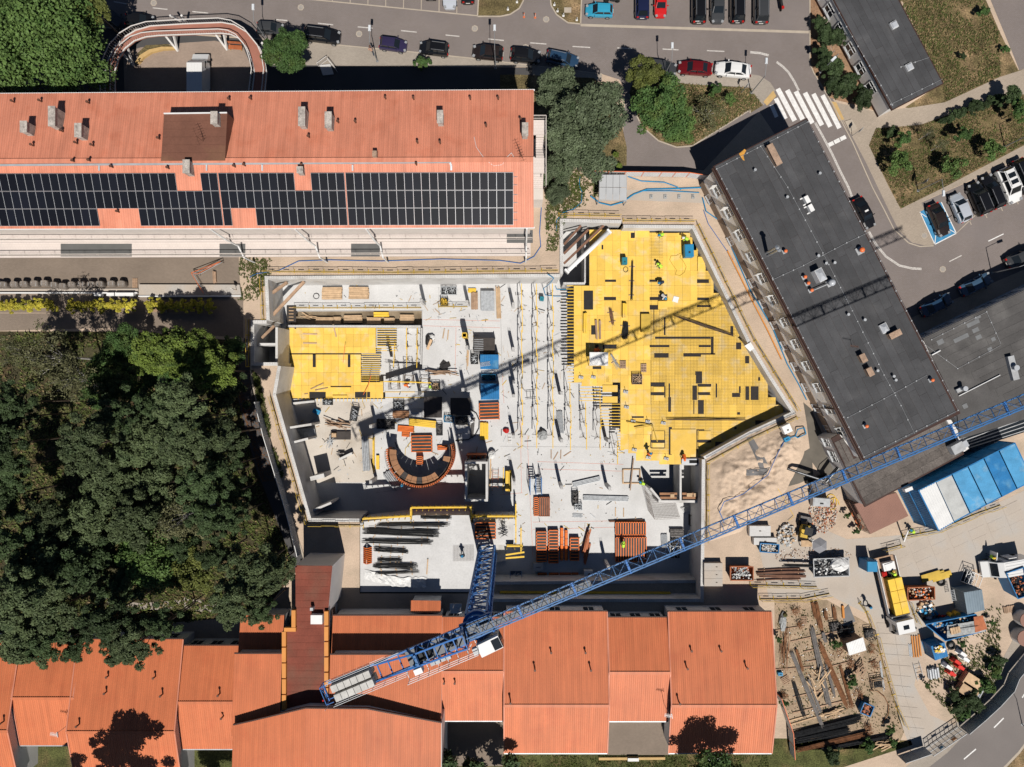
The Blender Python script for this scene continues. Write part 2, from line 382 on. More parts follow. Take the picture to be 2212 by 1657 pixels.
# ---------------------------------------------------------------- excavation
PZ,DZ=-5.5,-1.6
mat('rebar',(.11,.075,.055),.8,.2,3,metal=.2)
mat('rebar_dark',(.035,.036,.038),.7,.3,3,.3,14,metal=.2)
mat('yellow',(.80,.51,.055),.6,.08,1.2,.05,9,stain=(.68,.47,.16),stamt=.2,stscale=.8)
mat('yellow_dull',(.55,.37,.06),.7,.15,1.2)
mat('timber',(.52,.36,.22),.85,.15,2,.1,12,rnd=.12)
mat('timber_old',(.36,.24,.16),.9,.2,2,.1,12,rnd=.15)
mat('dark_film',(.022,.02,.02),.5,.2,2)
mat('hatch_shade_black',(.012,.012,.012),.9,0)
BZ,DL=-6.9,-5.45      # sunken basin under the small left deck
trench=[P(11,400,1088,PZ),P(11,1522,1082,PZ),P(11,1522,1600,PZ),P(12,1195,40,PZ),P(12,1195,212,PZ),P(12,285,212,PZ),P(11,318,1500,PZ),P(11,318,1214,PZ)]
struct('pit_floor',MB().sheet(rimw,PZ,[trench]),M['concrete'])
mat('trench_floor',(.26,.205,.14),.9,.2,.6,.1,6,stain=(.14,.10,.06),stamt=.6,stscale=.5)
tb=MB().sheet(trench,BZ)
for a,b in zip(trench,trench[1:]+trench[:1]):tb.add([a,b,b+Vector((0,0,BZ-PZ)),a+Vector((0,0,BZ-PZ))],[(0,1,2,3)])
struct('basin_floor',tb,M['concrete'])
struct('trench_floor',MB().sheet([P(11,405,1092,BZ),P(11,1518,1086,BZ),P(11,1518,1212,BZ),P(11,322,1214,BZ)],BZ+.006),M['trench_floor'])
walls=[(i,z) for i,z in enumerate([.2,.2,.2,.2,.2,.15,.2,.2,.15,.15,.25,.1,None,None,None,.15,.2,.15,.15,.15,.15,.2])]
def wallbox(mb,a,b,th,z0,z1,ext=0):
    d=(b-a);d.z=0;d.normalize();n=Vector((d.y,-d.x,0))    # inward for our winding
    a=a-d*ext;b=b+d*ext
    mb.hexa([Vector((p.x,p.y,z)) for z in (z0,z1) for p in (a,b,b+n*th,a+n*th)])
names=['upper long side','inner step by the balcony block','short top edge by the strut','small offset step','top edge by the sand strip','right slanting side below the office block','short right piece at the white board','right lower tip','lower tip facing the sand heap','edge above the shaft','right side by the sand heap','lower edge under the crane jib','','','','short lower left edge','left slanting side by the lane','small left return','left shaft underside','left shaft outer side','short top of the left shaft','upper left side']
for i,z in walls:
    if z is None:continue
    a,b=rimw[i],rimw[(i+1) % len(rimw)]
    if (b-a).length < 1.2:
        continue
    root=thing('retaining_wall',f'pale concrete retaining wall of the pit, {names[i]}','wall',a)
    mb=MB();wallbox(mb,a.copy(),b.copy(),.42,PZ-.2,z+i*.003,.0)
    obj('wall_panel',mb,M['concrete_wall'],root)
    mb=MB();d=(b-a).normalized();n=Vector((d.y,-d.x,0));L=(b-a).length;k=0
    while k < L:        # starter bars, too many and too thin to pick apart
        for o_ in (.1,.32):
            p=a+d*k+n*o_+Vector((0,0,z));mb.tube(p,p+Vector((random.uniform(-.06,.06),random.uniform(-.06,.06),random.uniform(.4,.6))),.007,3,cap=False)
        k += .3
    obj('starter_bars',mb,M['rebar'],root,kind='stuff')
mat('wire',(.22,.2,.16),.7,.1,3)
# guard fence panel: yellow frame, toe board, wires, dark plate
def panel_mesh(L=1.9,h=1.15):
    mb=MB()
    for z in (.08,h):mb.beam((0,0,z),(L,0,z),.04,.05)
    mb.beam((0,.02,.1),(L,.02,.1),.03,.16)
    mb.tube((0,0,0),(0,0,h),.025,5);
    for i in range(1,13):mb.tube((L*i/13,0,.1),(L*i/13,0,h),.007,3,mi=1,cap=False)
    for z in (.4,.7):mb.beam((0,0,z),(L,0,z),.014,.014,1)
    mb.box((L*.5,0,.55),(.75,.02,.13),0,1)
    mb.box((0,.15,0),(.12,.5,.06),0,0)
    return mb
pm=panel_mesh().mesh('fence_panel',[M['yellow_dull'],M['wire']])
def guard(pts,label,z=0,off=0,raw=False):
    w=[p.copy() if raw else Q(*p) for p in pts];root=thing('guard_fence',label,'fence',w[0],group='yellow guard fences round the pit')
    for a,b in zip(w,w[1:]):
        L=(b-a).length;n=max(1,round(L/1.9));rz=math.atan2((b-a).y,(b-a).x)
        for i in range(n):
            p=a.lerp(b,i/n);o=link('fence_panel',pm,root,p-root.location+Vector((0,0,z)),rz);o.scale.x=L/n/1.9
            o.rotation_euler=(random.uniform(-.05,.05),0,rz)
    return root
guard([(572,588),(860,590),(1100,587),(1205,586)],'yellow mesh guard fence along the upper long edge of the pit')
guard([(1207,466),(1340,468)],'yellow mesh guard fence above the pit strut corner')
guard([(1346,478),(1500,479)],'yellow mesh guard fence at the top pit edge below the sand strip')
guard([(1506,487),(1566,610),(1628,737),(1670,805),(1722,888)],'long yellow mesh guard fence slanting beside the office block')
guard([(1720,900),(1624,945),(1527,998)],'yellow mesh guard fence between deck and sand heap')
guard([(1527,1002),(1526,1170)],'yellow mesh guard fence on the sand heap side of the shaft')
guard([(664,1130),(584,856)],'yellow mesh guard fence along the left slanting edge by the lane')
guard([(785,1134),(670,1133)],'yellow mesh guard fence at the lower left pit corner')
guard([(571,690),(567,600)],'yellow mesh guard fence at the upper left pit corner')
guard([(538,792),(538,690)],'yellow mesh guard fence beside the small left shaft')
struct('lower_strip',MB().sheet([Q(1517,1300),Q(1034,1300),Q(1034,1262,-2.2),Q(1512,1258,-2.2)],-2.3),M['sand'])
struct('dusty_floor',MB().sheet([P(12,268,235,PZ),P(12,1090,235,PZ),P(12,1092,950,PZ),P(12,560,950,PZ)],PZ+.006),mat('dusty',(.54,.49,.43),.9,.08,.4,.05,6,stain=(.44,.37,.29),stamt=.4))
guard([P(11,400,1068,PZ),P(11,1515,1066,PZ)],'yellow mesh guard fence above the muddy trench',0,0,True);guard([P(11,1668,1056,PZ),P(11,1925,1056,PZ)],'short yellow mesh guard fence near the black bin of fittings',0,0,True)
# lower left upper slab (already cast, at ground level)
sl_=[Q(778,1128,-.25),Q(900,1113,-.25),Q(1018,1113,-.25),Q(1018,1130,-.25),Q(1031,1130,-.25),Q(1031,1279,-.25),Q(778,1279,-.25)]
struct('upper_slab',MB().prism(sl_,PZ,-.25),M['concrete'])

# ---------------------------------------------------------------- buildings: shared pieces
mat('roof_orange',(.62,.24,.15),.55,.07,.35,.04,6,stain=(.56,.195,.115),stamt=.4,stscale=.5,spec=.4,streak=.13)
mat('roof_orange2',(.555,.165,.068),.55,.06,.35,.04,6,stain=(.53,.145,.06),stamt=.35,stscale=.5,spec=.4,streak=.11)
mat('roof_brown',(.155,.068,.045),.85,.12,.6,.08,6,stain=(.17,.10,.05),stamt=.4)
mat('roof_red',(.20,.055,.035),.85,.12,.6,.1,6,stain=(.16,.075,.05),stamt=.4,rnd=.05)
mat('bitumen',(.062,.063,.067),.8,.16,.5,.12,9,stain=(.08,.08,.083),stamt=.35,stscale=.4,rnd=.14)
mat('bitumen_b',(.088,.084,.082),.85,.15,.5,.1,8,stain=(.12,.115,.11),stamt=.35,rnd=.08)
mat('bitumen_old',(.12,.105,.095),.9,.2,.8,.25,7,stain=(.07,.06,.055),stamt=.4,rnd=.12)
mat('cream',(.64,.58,.53),.8,.05,.8)
mat('cream_tile',(.66,.585,.545),.7,.04,.8,brick=(.33,.33,0,(.55,.48,.43),.012,(.64,.565,.525)))
mat('floor_grey',(.12,.12,.118),.8,.08,1)
mat('wall_white',(.66,.64,.62),.85,.05,.6)
mat('wall_grey',(.86,.85,.83),.85,.06,.6)
mat('steel',(.5,.52,.54),.35,.1,2,metal=.7)
mat('steel_dull',(.40,.41,.42),.6,.15,2,metal=.2)
mat('zinc',(.46,.48,.5),.5,.12,1,metal=.3)
mat('chimney',(.42,.38,.34),.95,.25,2.5,.2,9,stain=(.25,.22,.2),stamt=.5,stscale=2)
mat('brick_chim',(.36,.25,.18),.95,.2,2,.15,8)
mat('pipe_brown',(.12,.055,.035),.6,.1,2)
mat('orange_cap',(.75,.17,.05),.4,.05,2)
mat('trim_dark',(.05,.025,.02),.6,.1,2)
mat('glass',(.02,.025,.03),.08,0,spec=.6)
mat('glass_sky',(.12,.15,.18),.05,0,spec=.8)
mat('white_metal',(.75,.75,.74),.5,.05,1)
def corr(mb,a,b,c,d,pitch=.25,dep=.035):
    """ribbed sheet on the quad a-b (eave) / d-c (ridge); ribs run from eave to ridge"""
    a,b,c,d=map(Vector,(a,b,c,d));n=max(2,round((b-a).length/pitch))
    nr=(b-a).cross(d-a).normalized()
    if nr.z < 0:nr=-nr
    vs=[];fs=[]
    for i in range(n):
        for t,h in ((0,0),(.5,0),(.62,1),(.88,1)):
            k=(i+t)/n;o=nr*dep*h;vs += [a.lerp(b,k)+o,d.lerp(c,k)+o]
    vs += [b,c]
    for i in range(len(vs)//2-1):fs.append((2*i,2*i+2,2*i+3,2*i+1))
    return mb.add(vs,fs)
def vent(parent,p,h=.55,r=.07,m='pipe_brown',cap=True):
    mb=MB();p=Vector(p);mb.tube(p-Vector((0,0,.1)),p+Vector((0,0,h)),r,8);
    if cap:mb.tube(p+Vector((0,0,h+.02)),p+Vector((0,0,h+.1)),r*1.7,8)
    return obj('vent_pipe',mb,M[m],parent)
def chimney(parent,p,w,d,h,rz=0,m='chimney',name='chimney'):
    c=obj(name,MB().box((p[0],p[1],p[2]-.4),(w,d,h+.4),rz),M[m],parent)
    obj('cap',MB().box((p[0],p[1],p[2]+h+.002),(w+.12,d+.12,.1),rz),M[m],c)
    return c
def strips(parent,org,ex,ey,nx,wid,L,m,z,seed=1,name='membrane_strip',lens=(4,8),th=.012,clip=None):
    """felt strips laid side by side along ey, each with its own joints"""
    rnd=random.Random(seed)
    for i in range(nx):
        y=-rnd.uniform(0,4)
        while y < L:
            l=rnd.uniform(*lens);a,b=max(0,y),min(L,y+l);y += l
            if b-a < .15:continue
            q=[org+ex*(i*wid+o)+ey*t for o,t in ((.0,a),(wid-.02,a),(wid-.02,b-.02),(.0,b-.02))]
            obj(name,MB().prism(q,z,z+th+rnd.uniform(0,.012)),M[m],parent)

# ---- long block with orange ribbed roof, galleries and solar array
b1=thing('apartment_block','long block with orange ribbed roof, solar panels and cream galleries','building',Q(560,500))
e,rz_=13.3,15.4
N0,N1=Q(-140,203.3,e),Q(1153,194,e);S0,S1=Q(-140,494.6,e),Q(1153,491.5,e)
G0,G1=Q(-160,349,rz_),Q(1152,345,rz_)
obj('roof_slope',corr(MB(),N1,N0,G0,G1),M['roof_orange'],b1)
obj('roof_slope',corr(MB(),S0,S1,G1,G0),M['roof_orange'],b1)
mb=MB().beam(G0+Vector((0,0,.06)),G1+Vector((0,0,.06)),.5,.05);obj('ridge_cap',mb,M['roof_orange'],b1)
for a,b in ((N0,N1),(S0,S1)):obj('gutter',MB().beam(a+Vector((0,0,-.08)),b+Vector((.1,0,-.08)),.16,.12),M['white_metal'],b1)
yN,yS=N1.y-.35,S1.y+.5;xw=N1.x-.3
body=MB().prism([(-62,yN-.5),(xw,yN),(xw,yS),(-62,yS)],0,e-.05);obj('wall',body,M['cream'],b1)
gab=MB().add([(xw,yN,e-.06),(xw,yS,e-.06),(xw,G1.y,rz_-.15)],[(0,1,2)]);obj('gable',gab,M['cream'],b1)
nS=(S1-S0).cross(G0-S0).normalized();nS=nS if nS.z > 0 else -nS
nN=(N1-N0).cross(G0-N0).normalized();nN=nN if nN.z > 0 else -nN
# solar panels, one object each
mat('cell',(.006,.0075,.013),.45,.05,2,spec=.12,rnd=.25)
mat('panel_frame',(.5,.51,.53),.4,.05,2,metal=.3)
ax=(S1-S0).normalized();up=nS.cross(ax).normalized();up=up if up.y > 0 else -up
pw,ph=.885,1.79
mb=MB();mb.box((0,0,0),(pw-.012,ph-.012,.035),0,1);mb.box((0,0,.034),(pw-.05,ph-.05,.006),0,0)
pme=mb.mesh('solar_panel',[M['cell'],M['panel_frame']])
rotm=Matrix((ax,up,nS)).transposed().to_4x4()
org=onplane(1109,486.6,S0,nS)
rows={0:[(-200,209.5),(299,498),(553.5,1109)],1:[(-200,1109)],2:[(-200,378),(433,639),(675.5,1109)]}
for r,spans in rows.items():
    for i in range(76):
        c=org-ax*(pw*(i+.5)+(.12 if i >= 35 else 0)+(.12 if i >= 20 else 0))+up*((ph+.03)*(r+.5)+.02)+nS*.12
        s_=(HC-c.z)/HC/KF;fx=1106+c.x/s_
        if fx < -30 or not any(a-4 < fx < b+4 for a,b in spans):continue
        o=link('solar_panel',pme,b1);o.matrix_local=Matrix.Translation(c-b1.location) @ rotm
for r in range(3):
    for k in (.3,.75):
        p=org+up*((ph+.03)*(r+k))+nS*.08;obj('panel_rail',MB().beam(p-ax*.3,p+ax*.45,.04,.05),M['panel_frame'],b1)
# cable tray below the ridge
mb=MB();pp=[onplane(-30,357,S0,nS),onplane(540,353.5,S0,nS),onplane(972,350.5,S0,nS),onplane(975,358,S0,nS),onplane(975,368,S0,nS)]
for a,b in zip(pp,pp[1:]):mb.beam(a+nS*.1,b+nS*.1,.2,.08)
obj('cable_tray',mb,M['zinc'],b1)
for fx in (215,447,567,762):obj('cable_tray',MB().beam(onplane(fx,356,S0,nS)+nS*.09,onplane(fx,369,S0,nS)+nS*.09,.16,.06),M['zinc'],b1)
def rp(cr,u,v):
    x,y=F(cr,u,v);a=onplane(x,y,N0,nN);return a if a.y > G1.y else onplane(x,y,S0,nS)
for cr,u,v,w,d,h in ((0,285,1160,.62,1.1,1.3),(0,540,1075,.62,2.0,1.5),(0,758,1190,.62,1.35,1.3),(10,490,1070,.62,1.9,1.3),(10,720,1100,.62,1.6,1.3),(10,1690,1070,.55,1.25,1.2),(20,220,1180,.55,1.3,1.2),(0,1690,1500,.62,1.3,1.1),(10,464,1525,.55,.6,.9)):
    chimney(b1,rp(cr,u,v),w,d,h)
obj('chimney',MB().box(rp(10,1110,1375),(.45,.6,.7)),M['brick_chim'],b1)
for cr,u,v in ((0,130,905),(0,370,900),(0,793,915),(0,300,1290),(0,686,1270),(0,828,1290),(0,2033,885),(0,1412,1230),(0,662,1430),(0,803,1425),(0,560,1165),(0,1000,1480),(0,1495,1490),(0,2080,1475),(0,2168,1465),(10,14,880),(10,1200,875),(10,1448,880),(10,1947,880),(10,2193,880),(10,783,1085),(10,936,1085),(10,525,1215),(10,1482,1265),(10,1682,1270),(10,2087,1120),(10,1473,1458),(10,464,1465),(20,181,1065),(1,1053,218)):
    vent(b1,rp(cr,u,v),.5,.085)
# brown dormer box
z0=15.9
dq=[P(0,1450,1005,z0+.1),P(0,2008,998,z0+.1),P(0,1988,1418,z0-.35),P(0,1422,1420,z0-.35)]
mb=MB();lo=[Vector((p.x,p.y,13.6)) for p in dq];mb.hexa(lo[::-1]+dq[::-1]);dm=obj('dormer',mb,M['roof_brown'],b1)
obj('coping',MB().beam(dq[0]+Vector((0,0,.05)),dq[1]+Vector((0,0,.05)),.12,.12),M['white_metal'],dm)
for k in range(1,6):
    obj('felt_seam',MB().beam(dq[0].lerp(dq[3],k/6)+Vector((.05,0,.01)),dq[1].lerp(dq[2],k/6)+Vector((-.05,0,.01)),.04,.02),M['roof_brown'],dm)
chimney(b1,P(0,1925,1070,z0),.6,1.2,.9)
for cr,u,v,hh in ((0,1795,1250,1.6),(20,180,1385,1.4)):
    p=P(cr,u,v,z0 if cr == 0 else 15.2);mb=MB().tube(p,p+Vector((0,0,hh)),.025,5);q=p+Vector((-.35,.9,hh));q2=p+Vector((.35,-.9,hh))
    mb.tube(q,q2,.02,4)
    for k in range(7):
        c=q.lerp(q2,(k+.5)/7);mb.beam(c+Vector((-.28,-.1,0)),c+Vector((.28,.1,0)),.02,.02)
    obj('antenna',mb,M['pipe_brown'],b1)
mb=MB().path([rp(10,1980,1210),rp(10,2000,1300),rp(10,2070,1400),rp(10,2150,1465),rp(20,20,1455),rp(20,60,1390),rp(20,100,1350),rp(20,130,1400),rp(20,180,1410)],.025,4);obj('loose_cable',mb,M['white_metal'],b1)
# galleries on the sunny side: two decks with railings, dark grey floor patches, drainpipes
def rail(parent,a,b,h=1.05,m='cream',step=.14,name='railing'):
    a,b=Vector(a),Vector(b);mb=MB();d=(b-a);L=d.length
    mb.beam(a+Vector((0,0,h)),b+Vector((0,0,h)),.06,.05);mb.beam(a+Vector((0,0,.12)),b+Vector((0,0,.12)),.04,.04)
    n=int(L/step)
    for i in range(n+1):
        p=a.lerp(b,i/n);mb.beam(p+Vector((0,0,.12)),p+Vector((0,0,h)),.018 if i % 13 else .05,.018 if i % 13 else .05)
    return obj(name,mb,M[m],parent)
zu,zl=7.5,4.0
u0,u1=Q(-140,523.5,zu),Q(1150,521,zu);l0,l1=Q(-140,557,zl),Q(1146,552.5,zl)
for zz,p0,p1 in ((zu,u0,u1),(zl,l0,l1)):
    obj('gallery_deck',MB().prism([(p0.x,p0.y),(p1.x,p1.y),(p1.x,yS+.1),(p0.x,yS+.1)],zz-.25,zz),M['cream_tile'],b1)
rail(b1,u0+Vector((0,.22,0)),u1+Vector((-.05,.22,0)));rail(b1,l0+Vector((0,.2,0)),l1+Vector((-.05,.2,0)))
for a,b in ((537,1165),(1940,2168)):
    p,q=P(1,a,500,zl),P(1,b,500,zl);obj('floor_patch',MB().box(((p.x+q.x)/2,(p.y+l0.y)/2+.1,zl+.003),(q.x-p.x,1.55,.012)),M['floor_grey'],b1)
p,q=P(11,893,500,zl),P(11,1147,500,zl);obj('floor_patch',MB().box(((p.x+q.x)/2,(p.y+l0.y)/2+.1,zl+.003),(q.x-p.x,1.55,.012)),M['floor_grey'],b1)
p,q=P(21,60,380,zu),P(21,290,380,zu);obj('floor_patch',MB().box(((p.x+q.x)/2,p.y-.7,zu+.003),(q.x-p.x,1.5,.012)),M['floor_grey'],b1)
for xs in (Q(636,492,e).x,Q(790,492,e).x,Q(1138,492,e).x,Q(452,492,e).x):
    mb=MB();mb.path([(xs,S1.y-.1,e-.1),(xs+.05,u1.y-.15,zu+1.2),(xs+.1,u1.y-.15,zl+1.5),(xs+.12,l1.y-.15,zl-.3),(xs+.12,l1.y-.15,.1)],.1,8);obj('drainpipe',mb,M['white_metal'],b1)
# external stair on the gable end
x0,x1=xw+.02,xw+1.75
for zz,v0,v1 in ((10.0,1060,1190),(10.0,1395,1530)):
    a,b=P(20,310,v0,zz),P(20,310,v1,zz);obj('stair_landing',MB().box(((x0+x1)/2,(a.y+b.y)/2,zz-.2),(x1-x0,a.y-b.y,.2)),M['cream_tile'],b1)
a,b=P(20,310,1190,10),P(20,310,1395,10)
for k in range(11):
    y=a.y+(b.y-a.y)*(k+.5)/11;zz=9.9-.16*(min(k,10-k))
    obj('stair_step',MB().box(((x0+x1)/2+.25,y,zz-.16),((x1-x0)*.55,(a.y-b.y)/11-.03,.16)),M['cream_tile'],b1)
a,b=P(20,310,1535,7),P(20,310,1640,7)
for k in range(8):
    y=a.y+(b.y-a.y)*(k+.5)/8;obj('stair_step',MB().box(((x0+x1)/2,y,7.4-.17*k-.16),(x1-x0-.3,.32,.16)),M['cream_tile'],b1)
ya,yb=P(20,310,1050,10.).y,P(20,310,1657,10.).y
rail(b1,(x1,ya,10.),(x1,yb,10.));rail(b1,(x0,ya,10.),(x1,ya,10.))
obj('stair_wall',MB().box(((x0+x1)/2,(ya+yb)/2,0),(x1-x0-.1,ya-yb-.4,4)),M['cream'],b1)

# ---- row of houses with orange ribbed roofs
def house(label,x0,x1,yn,yr,ys,zn,zr,zs,vents=(),skew=0,m='roof_orange2',win=3,group='terraced houses with orange roofs'):
    A,B=Q(x0,yn,zn),Q(x1,yn,zn);C,D=Q(x1+skew,yr,zr),Q(x0+skew,yr,zr);
    xw0,xw1=A.x,B.x;C.x,D.x=xw1,xw0
    E_,F_=Q(x0,ys,zs),Q(x1,ys,zs);E_.x,F_.x=xw0,xw1
    h=thing('terraced_house',label,'house',((xw0+xw1)/2,(A.y+E_.y)/2,0),group=group)
    obj('roof_slope',corr(MB(),B,A,D,C),M[m],h);obj('roof_slope',corr(MB(),E_,F_,C,D),M[m],h)
    obj('ridge_cap',MB().beam(D+Vector((0,-.1,.07)),C+Vector((0,-.1,.07)),.34,.04),M[m],h)
    obj('gutter',MB().beam(A+Vector((-.02,.06,-.06)),B+Vector((.02,.06,-.06)),.14,.1),M['trim_dark'],h)
    obj('gutter',MB().beam(E_+Vector((0,-.06,-.06)),F_+Vector((0,-.06,-.06)),.14,.1),M['zinc'],h)
    i_=.25;pts=[(A.y-.3,0),(A.y-.3,zn-.12),(D.y,zr-.14),(E_.y+.3,zs-.12),(E_.y+.3,0)]
    vs=[(xw0+i_,y,z) for y,z in pts]+[(xw1-i_,y,z) for y,z in pts]
    w=MB().add(vs,[(4,3,2,1,0),(5,6,7,8,9)]+[(i,(i+1)%5,5+(i+1)%5,5+i) for i in range(5)])
    wl=obj('wall',w,M['wall_white'],h)
    for k in range(win):
        xx=xw0+(xw1-xw0)*(k+.5)/win;wn=obj('window',MB().box((xx,A.y-.29,.9),(1.4,.08,1.5)),M['white_metal'],h)
        for s_ in (-1,1):obj('pane',MB().box((xx+s_*.34,A.y-.25,.98),(.6,.04,1.34)),M['glass'],wn)
    nn=(A-B).cross(D-A).normalized();nn=nn if nn.z > 0 else -nn;ns=(F_-E_).cross(C-F_).normalized();ns=ns if ns.z > 0 else -ns
    for cr,u,v,hh in vents:
        x,y=F(cr,u,v);p=onplane(x,y,A,nn)
        if p.y < D.y:p=onplane(x,y,E_,ns)
        vent(h,p,hh,.085)
    for s_,xx in ((-1,xw0),(1,xw1)):
        q=[(xx,A.y,zn+.03),(xx,D.y,zr+.05),(xx,E_.y,zs+.03)]
        obj('verge_trim',MB().beam(q[0],q[1],.14,.09).beam(q[1],q[2],.14,.09),M['roof_orange'],h)
    return h
hl=house('orange roofed house at the right end beside the timber yard',1443.2,1666,1321.5,1523,1627,3.5,5.3,3.7,[(23,1685,770,.5),(23,1945,770,.5),(23,1645,920,.7),(23,2170,915,.7),(23,1575,1220,.9)])
house('narrow orange roofed house between the two wide right houses',1312.5,1442,1334,1451.8,1558,3.3,4.9,3.4,[])
house('wide orange roofed house whose upper corner lies under the crane jib',1089,1311.5,1321,1522.7,1627,3.5,5.3,3.7,[(23,450,785,.5),(23,752,785,.5),(23,307,930,.8),(23,797,930,.8),(23,92,1215,.9)])
house('narrow orange roofed house below the white crane cab',955.5,1088,1333,1449.8,1557,3.3,4.9,3.4,[(13,1718,1050,.6),(13,1812,1050,.6)])
house('narrow orange roofed house left of the central hall',391,522,1395,1516,1618,3.4,5.0,3.5,[(3,1945,1155,.7),(3,1975,1355,.7)])
house('wide orange roofed house half under pine branches on the left',168,396,1381,1580,1700,3.6,5.8,3.8,[(3,960,1000,.5),(3,945,1140,.6),(3,1375,1005,.6),(3,1440,1160,.7),(3,705,1425,.7)])
house('narrow orange roofed house carrying a white antenna',45,176,1388,1507,1610,3.4,5.0,3.5,[(3,648,1385,.6)])
house('orange roofed house cut by the left picture edge',-150,44,1384,1578,1690,3.6,5.8,3.8,[(3,38,1400,.7)])
# antennas over the houses
for lab,cr,u,v,z,zb in (('white antenna on a bent mast over the narrow left house',3,490,1520,7.0,4.6),('white antenna beside the right end house',23,1500,1355,7.2,4.6)):
    p=P(cr,u,v,z);mb=MB().tube((p.x,p.y,zb-1.0),p,.03,5);r=thing('roof_antenna',lab,'antenna',(p.x,p.y,zb))
    obj('mast',mb,M['zinc'],r);mb=MB().beam(p+Vector((-.6,.1,0)),p+Vector((.25,-.1,0)),.04,.04)
    for k in range(8):c=p+Vector((-.58+.1*k,.09-.02*k,0));mb.beam(c+Vector((.05,.22,0)),c-Vector((.05,.22,0)),.025,.02)
    mb.beam(p+Vector((.2,.3,0)),p+Vector((.3,-.3,0)),.06,.2);obj('aerial',mb,M['white_metal'],r)
# ---- central hall: stepped roofs round a brown flat corridor
hall=thing('school_hall','central hall with stepped orange roofs and a higher faceted front','building',Q(740,1480))
def blk(parent,pts,z,lowz,mw='wall_white'):
    return obj('wall',MB().prism([Q(x,y,z) for x,y in pts],lowz,z-.06),M[mw],parent)
def ribroof(parent,x0,x1,y0,y1,z0,z1,m='roof_orange2',gut=True):
    A,B,C,D=Q(x0,y0,z0),Q(x1,y0,z0),Q(x1,y1,z1),Q(x0,y1,z1);D.x,C.x=A.x,B.x
    obj('wall',MB().add([(A.x+.2,A.y-.25,0),(B.x-.2,A.y-.25,0),(B.x-.2,C.y+.1,0),(A.x+.2,C.y+.1,0),(A.x+.2,A.y-.25,z0-.08),(B.x-.2,A.y-.25,z0-.08),(B.x-.2,C.y+.1,z1-.08),(A.x+.2,C.y+.1,z1-.08)],
        [(3,2,1,0),(4,5,6,7),(0,1,5,4),(1,2,6,5),(2,3,7,6),(3,0,4,7)]),M['wall_white'],parent)
    obj('roof_slope',corr(MB(),B,A,D,C),M[m],parent)
    if gut:obj('gutter',MB().beam(A+Vector((0,.06,-.05)),B+Vector((0,.06,-.05)),.16,.12),M['trim_dark'],parent)
    return A,B,C,D
ribroof(hall,719,955.3,1330,1430,3.5,4.5)
ribroof(hall,713,954.6,1414.5,1590,6.3,7.2)
ribroof(hall,520,614,1329,1425,3.5,4.5);ribroof(hall,506,609,1412.5,1590,6.3,7.2)
zf=8.2;fp=[(503.6,1567),(540,1559),(659.8,1530.4),(791.8,1531.7),(953.3,1562)]
fw=[Q(x,y,zf-.5*abs(x-728)/225+.15) for x,y in fp];yS_=Q(0,1800,zf).y
mb=MB()
for a,b in zip(fw,fw[1:]):corr(mb,b,a,Vector((a.x,yS_,zf+.6)),Vector((b.x,yS_,zf+.6)))
obj('roof_slope',mb,M['roof_orange2'],hall)
w=MB();pts=[(p.x*1.0,p.y-.2) for p in fw]+[(fw[-1].x,yS_),(fw[0].x,yS_)];w.prism(pts,0,zf-.75);obj('wall',w,M['wall_white'],hall)
mb=MB()
for a,b in zip(fw,fw[1:]):mb.beam(a+Vector((0,.05,-.12)),b+Vector((0,.05,-.12)),.16,.3)
obj('gutter',mb,M['trim_dark'],hall)
# corridor with red-brown felt and orange coping
cor=thing('corridor_wing','flat red-brown felt roofed corridor wing with orange coping','building',Q(665,1380))
zg=6.3;tp=[(400,25),(728,30),(690,440),(655,440),(655,1245),(490,1262),(325,1300),(325,610),(405,600),(405,430)]
obj('wall',MB().prism([P(13,u,v,zg) for u,v in tp],0,zg),M['wall_white'],cor)
obj('roof_deck',MB().prism([P(13,u,v,zg) for u,v in tp],zg,zg+.008),M['roof_red'],cor)
rnd=random.Random(4);v=28
while v < 1240:
    hgt=62;u0=402+(0 if v < 420 else 4) if v < 590 else 329;u1=(722-.095*(v-30)) if v < 425 else 651
    cuts=sorted([u0,u1]+[rnd.uniform(u0+40,u1-40) for _ in range(rnd.choice((1,1,2)))])
    for a,b in zip(cuts,cuts[1:]):
        q=[P(13,a+1,v,zg),P(13,b-1,v,zg),P(13,b-1,v+hgt-2,zg),P(13,a+1,v+hgt-2,zg)]
        obj('felt_strip',MB().prism(q,zg+.009,zg+.02+rnd.uniform(0,.012)),M['roof_red'],cor)
    v += hgt
mat('coping_orange',(.62,.25,.055),.5,.06,1,rnd=.06)
def coping(pts,w):
    for (a,b) in zip(pts,pts[1:]):
        A,B=P(13,*a,zg+.45),P(13,*b,zg+.45);n=max(1,round((B-A).length/1.7))
        for i in range(n):
            p,q=A.lerp(B,i/n),A.lerp(B,(i+1)/n-.015);obj('coping',MB().beam(p+Vector((0,0,-.2)),q+Vector((0,0,-.2)),w,.5),M['coping_orange'],cor)
coping([(674,432),(674,1245)],.47);coping([(385,422),(385,575)],.47);coping([(405,593),(300,593)],.45);coping([(300,612),(300,1310)],.47)
obj('roof_hatch',MB().box(P(13,602,487,zg),(1.35,1.05,.75)),M['white_metal'],cor)
mb=MB();a=P(13,560,395,zg);mb.box(a,(.35,.35,.8));obj('roof_vent',mb,M['steel_dull'],cor)
p=P(13,727,440,3.2);mb=MB().box((p.x+.05,p.y,2.2),(.1,.9,1.3));obj('window',mb,M['trim_dark'],cor)
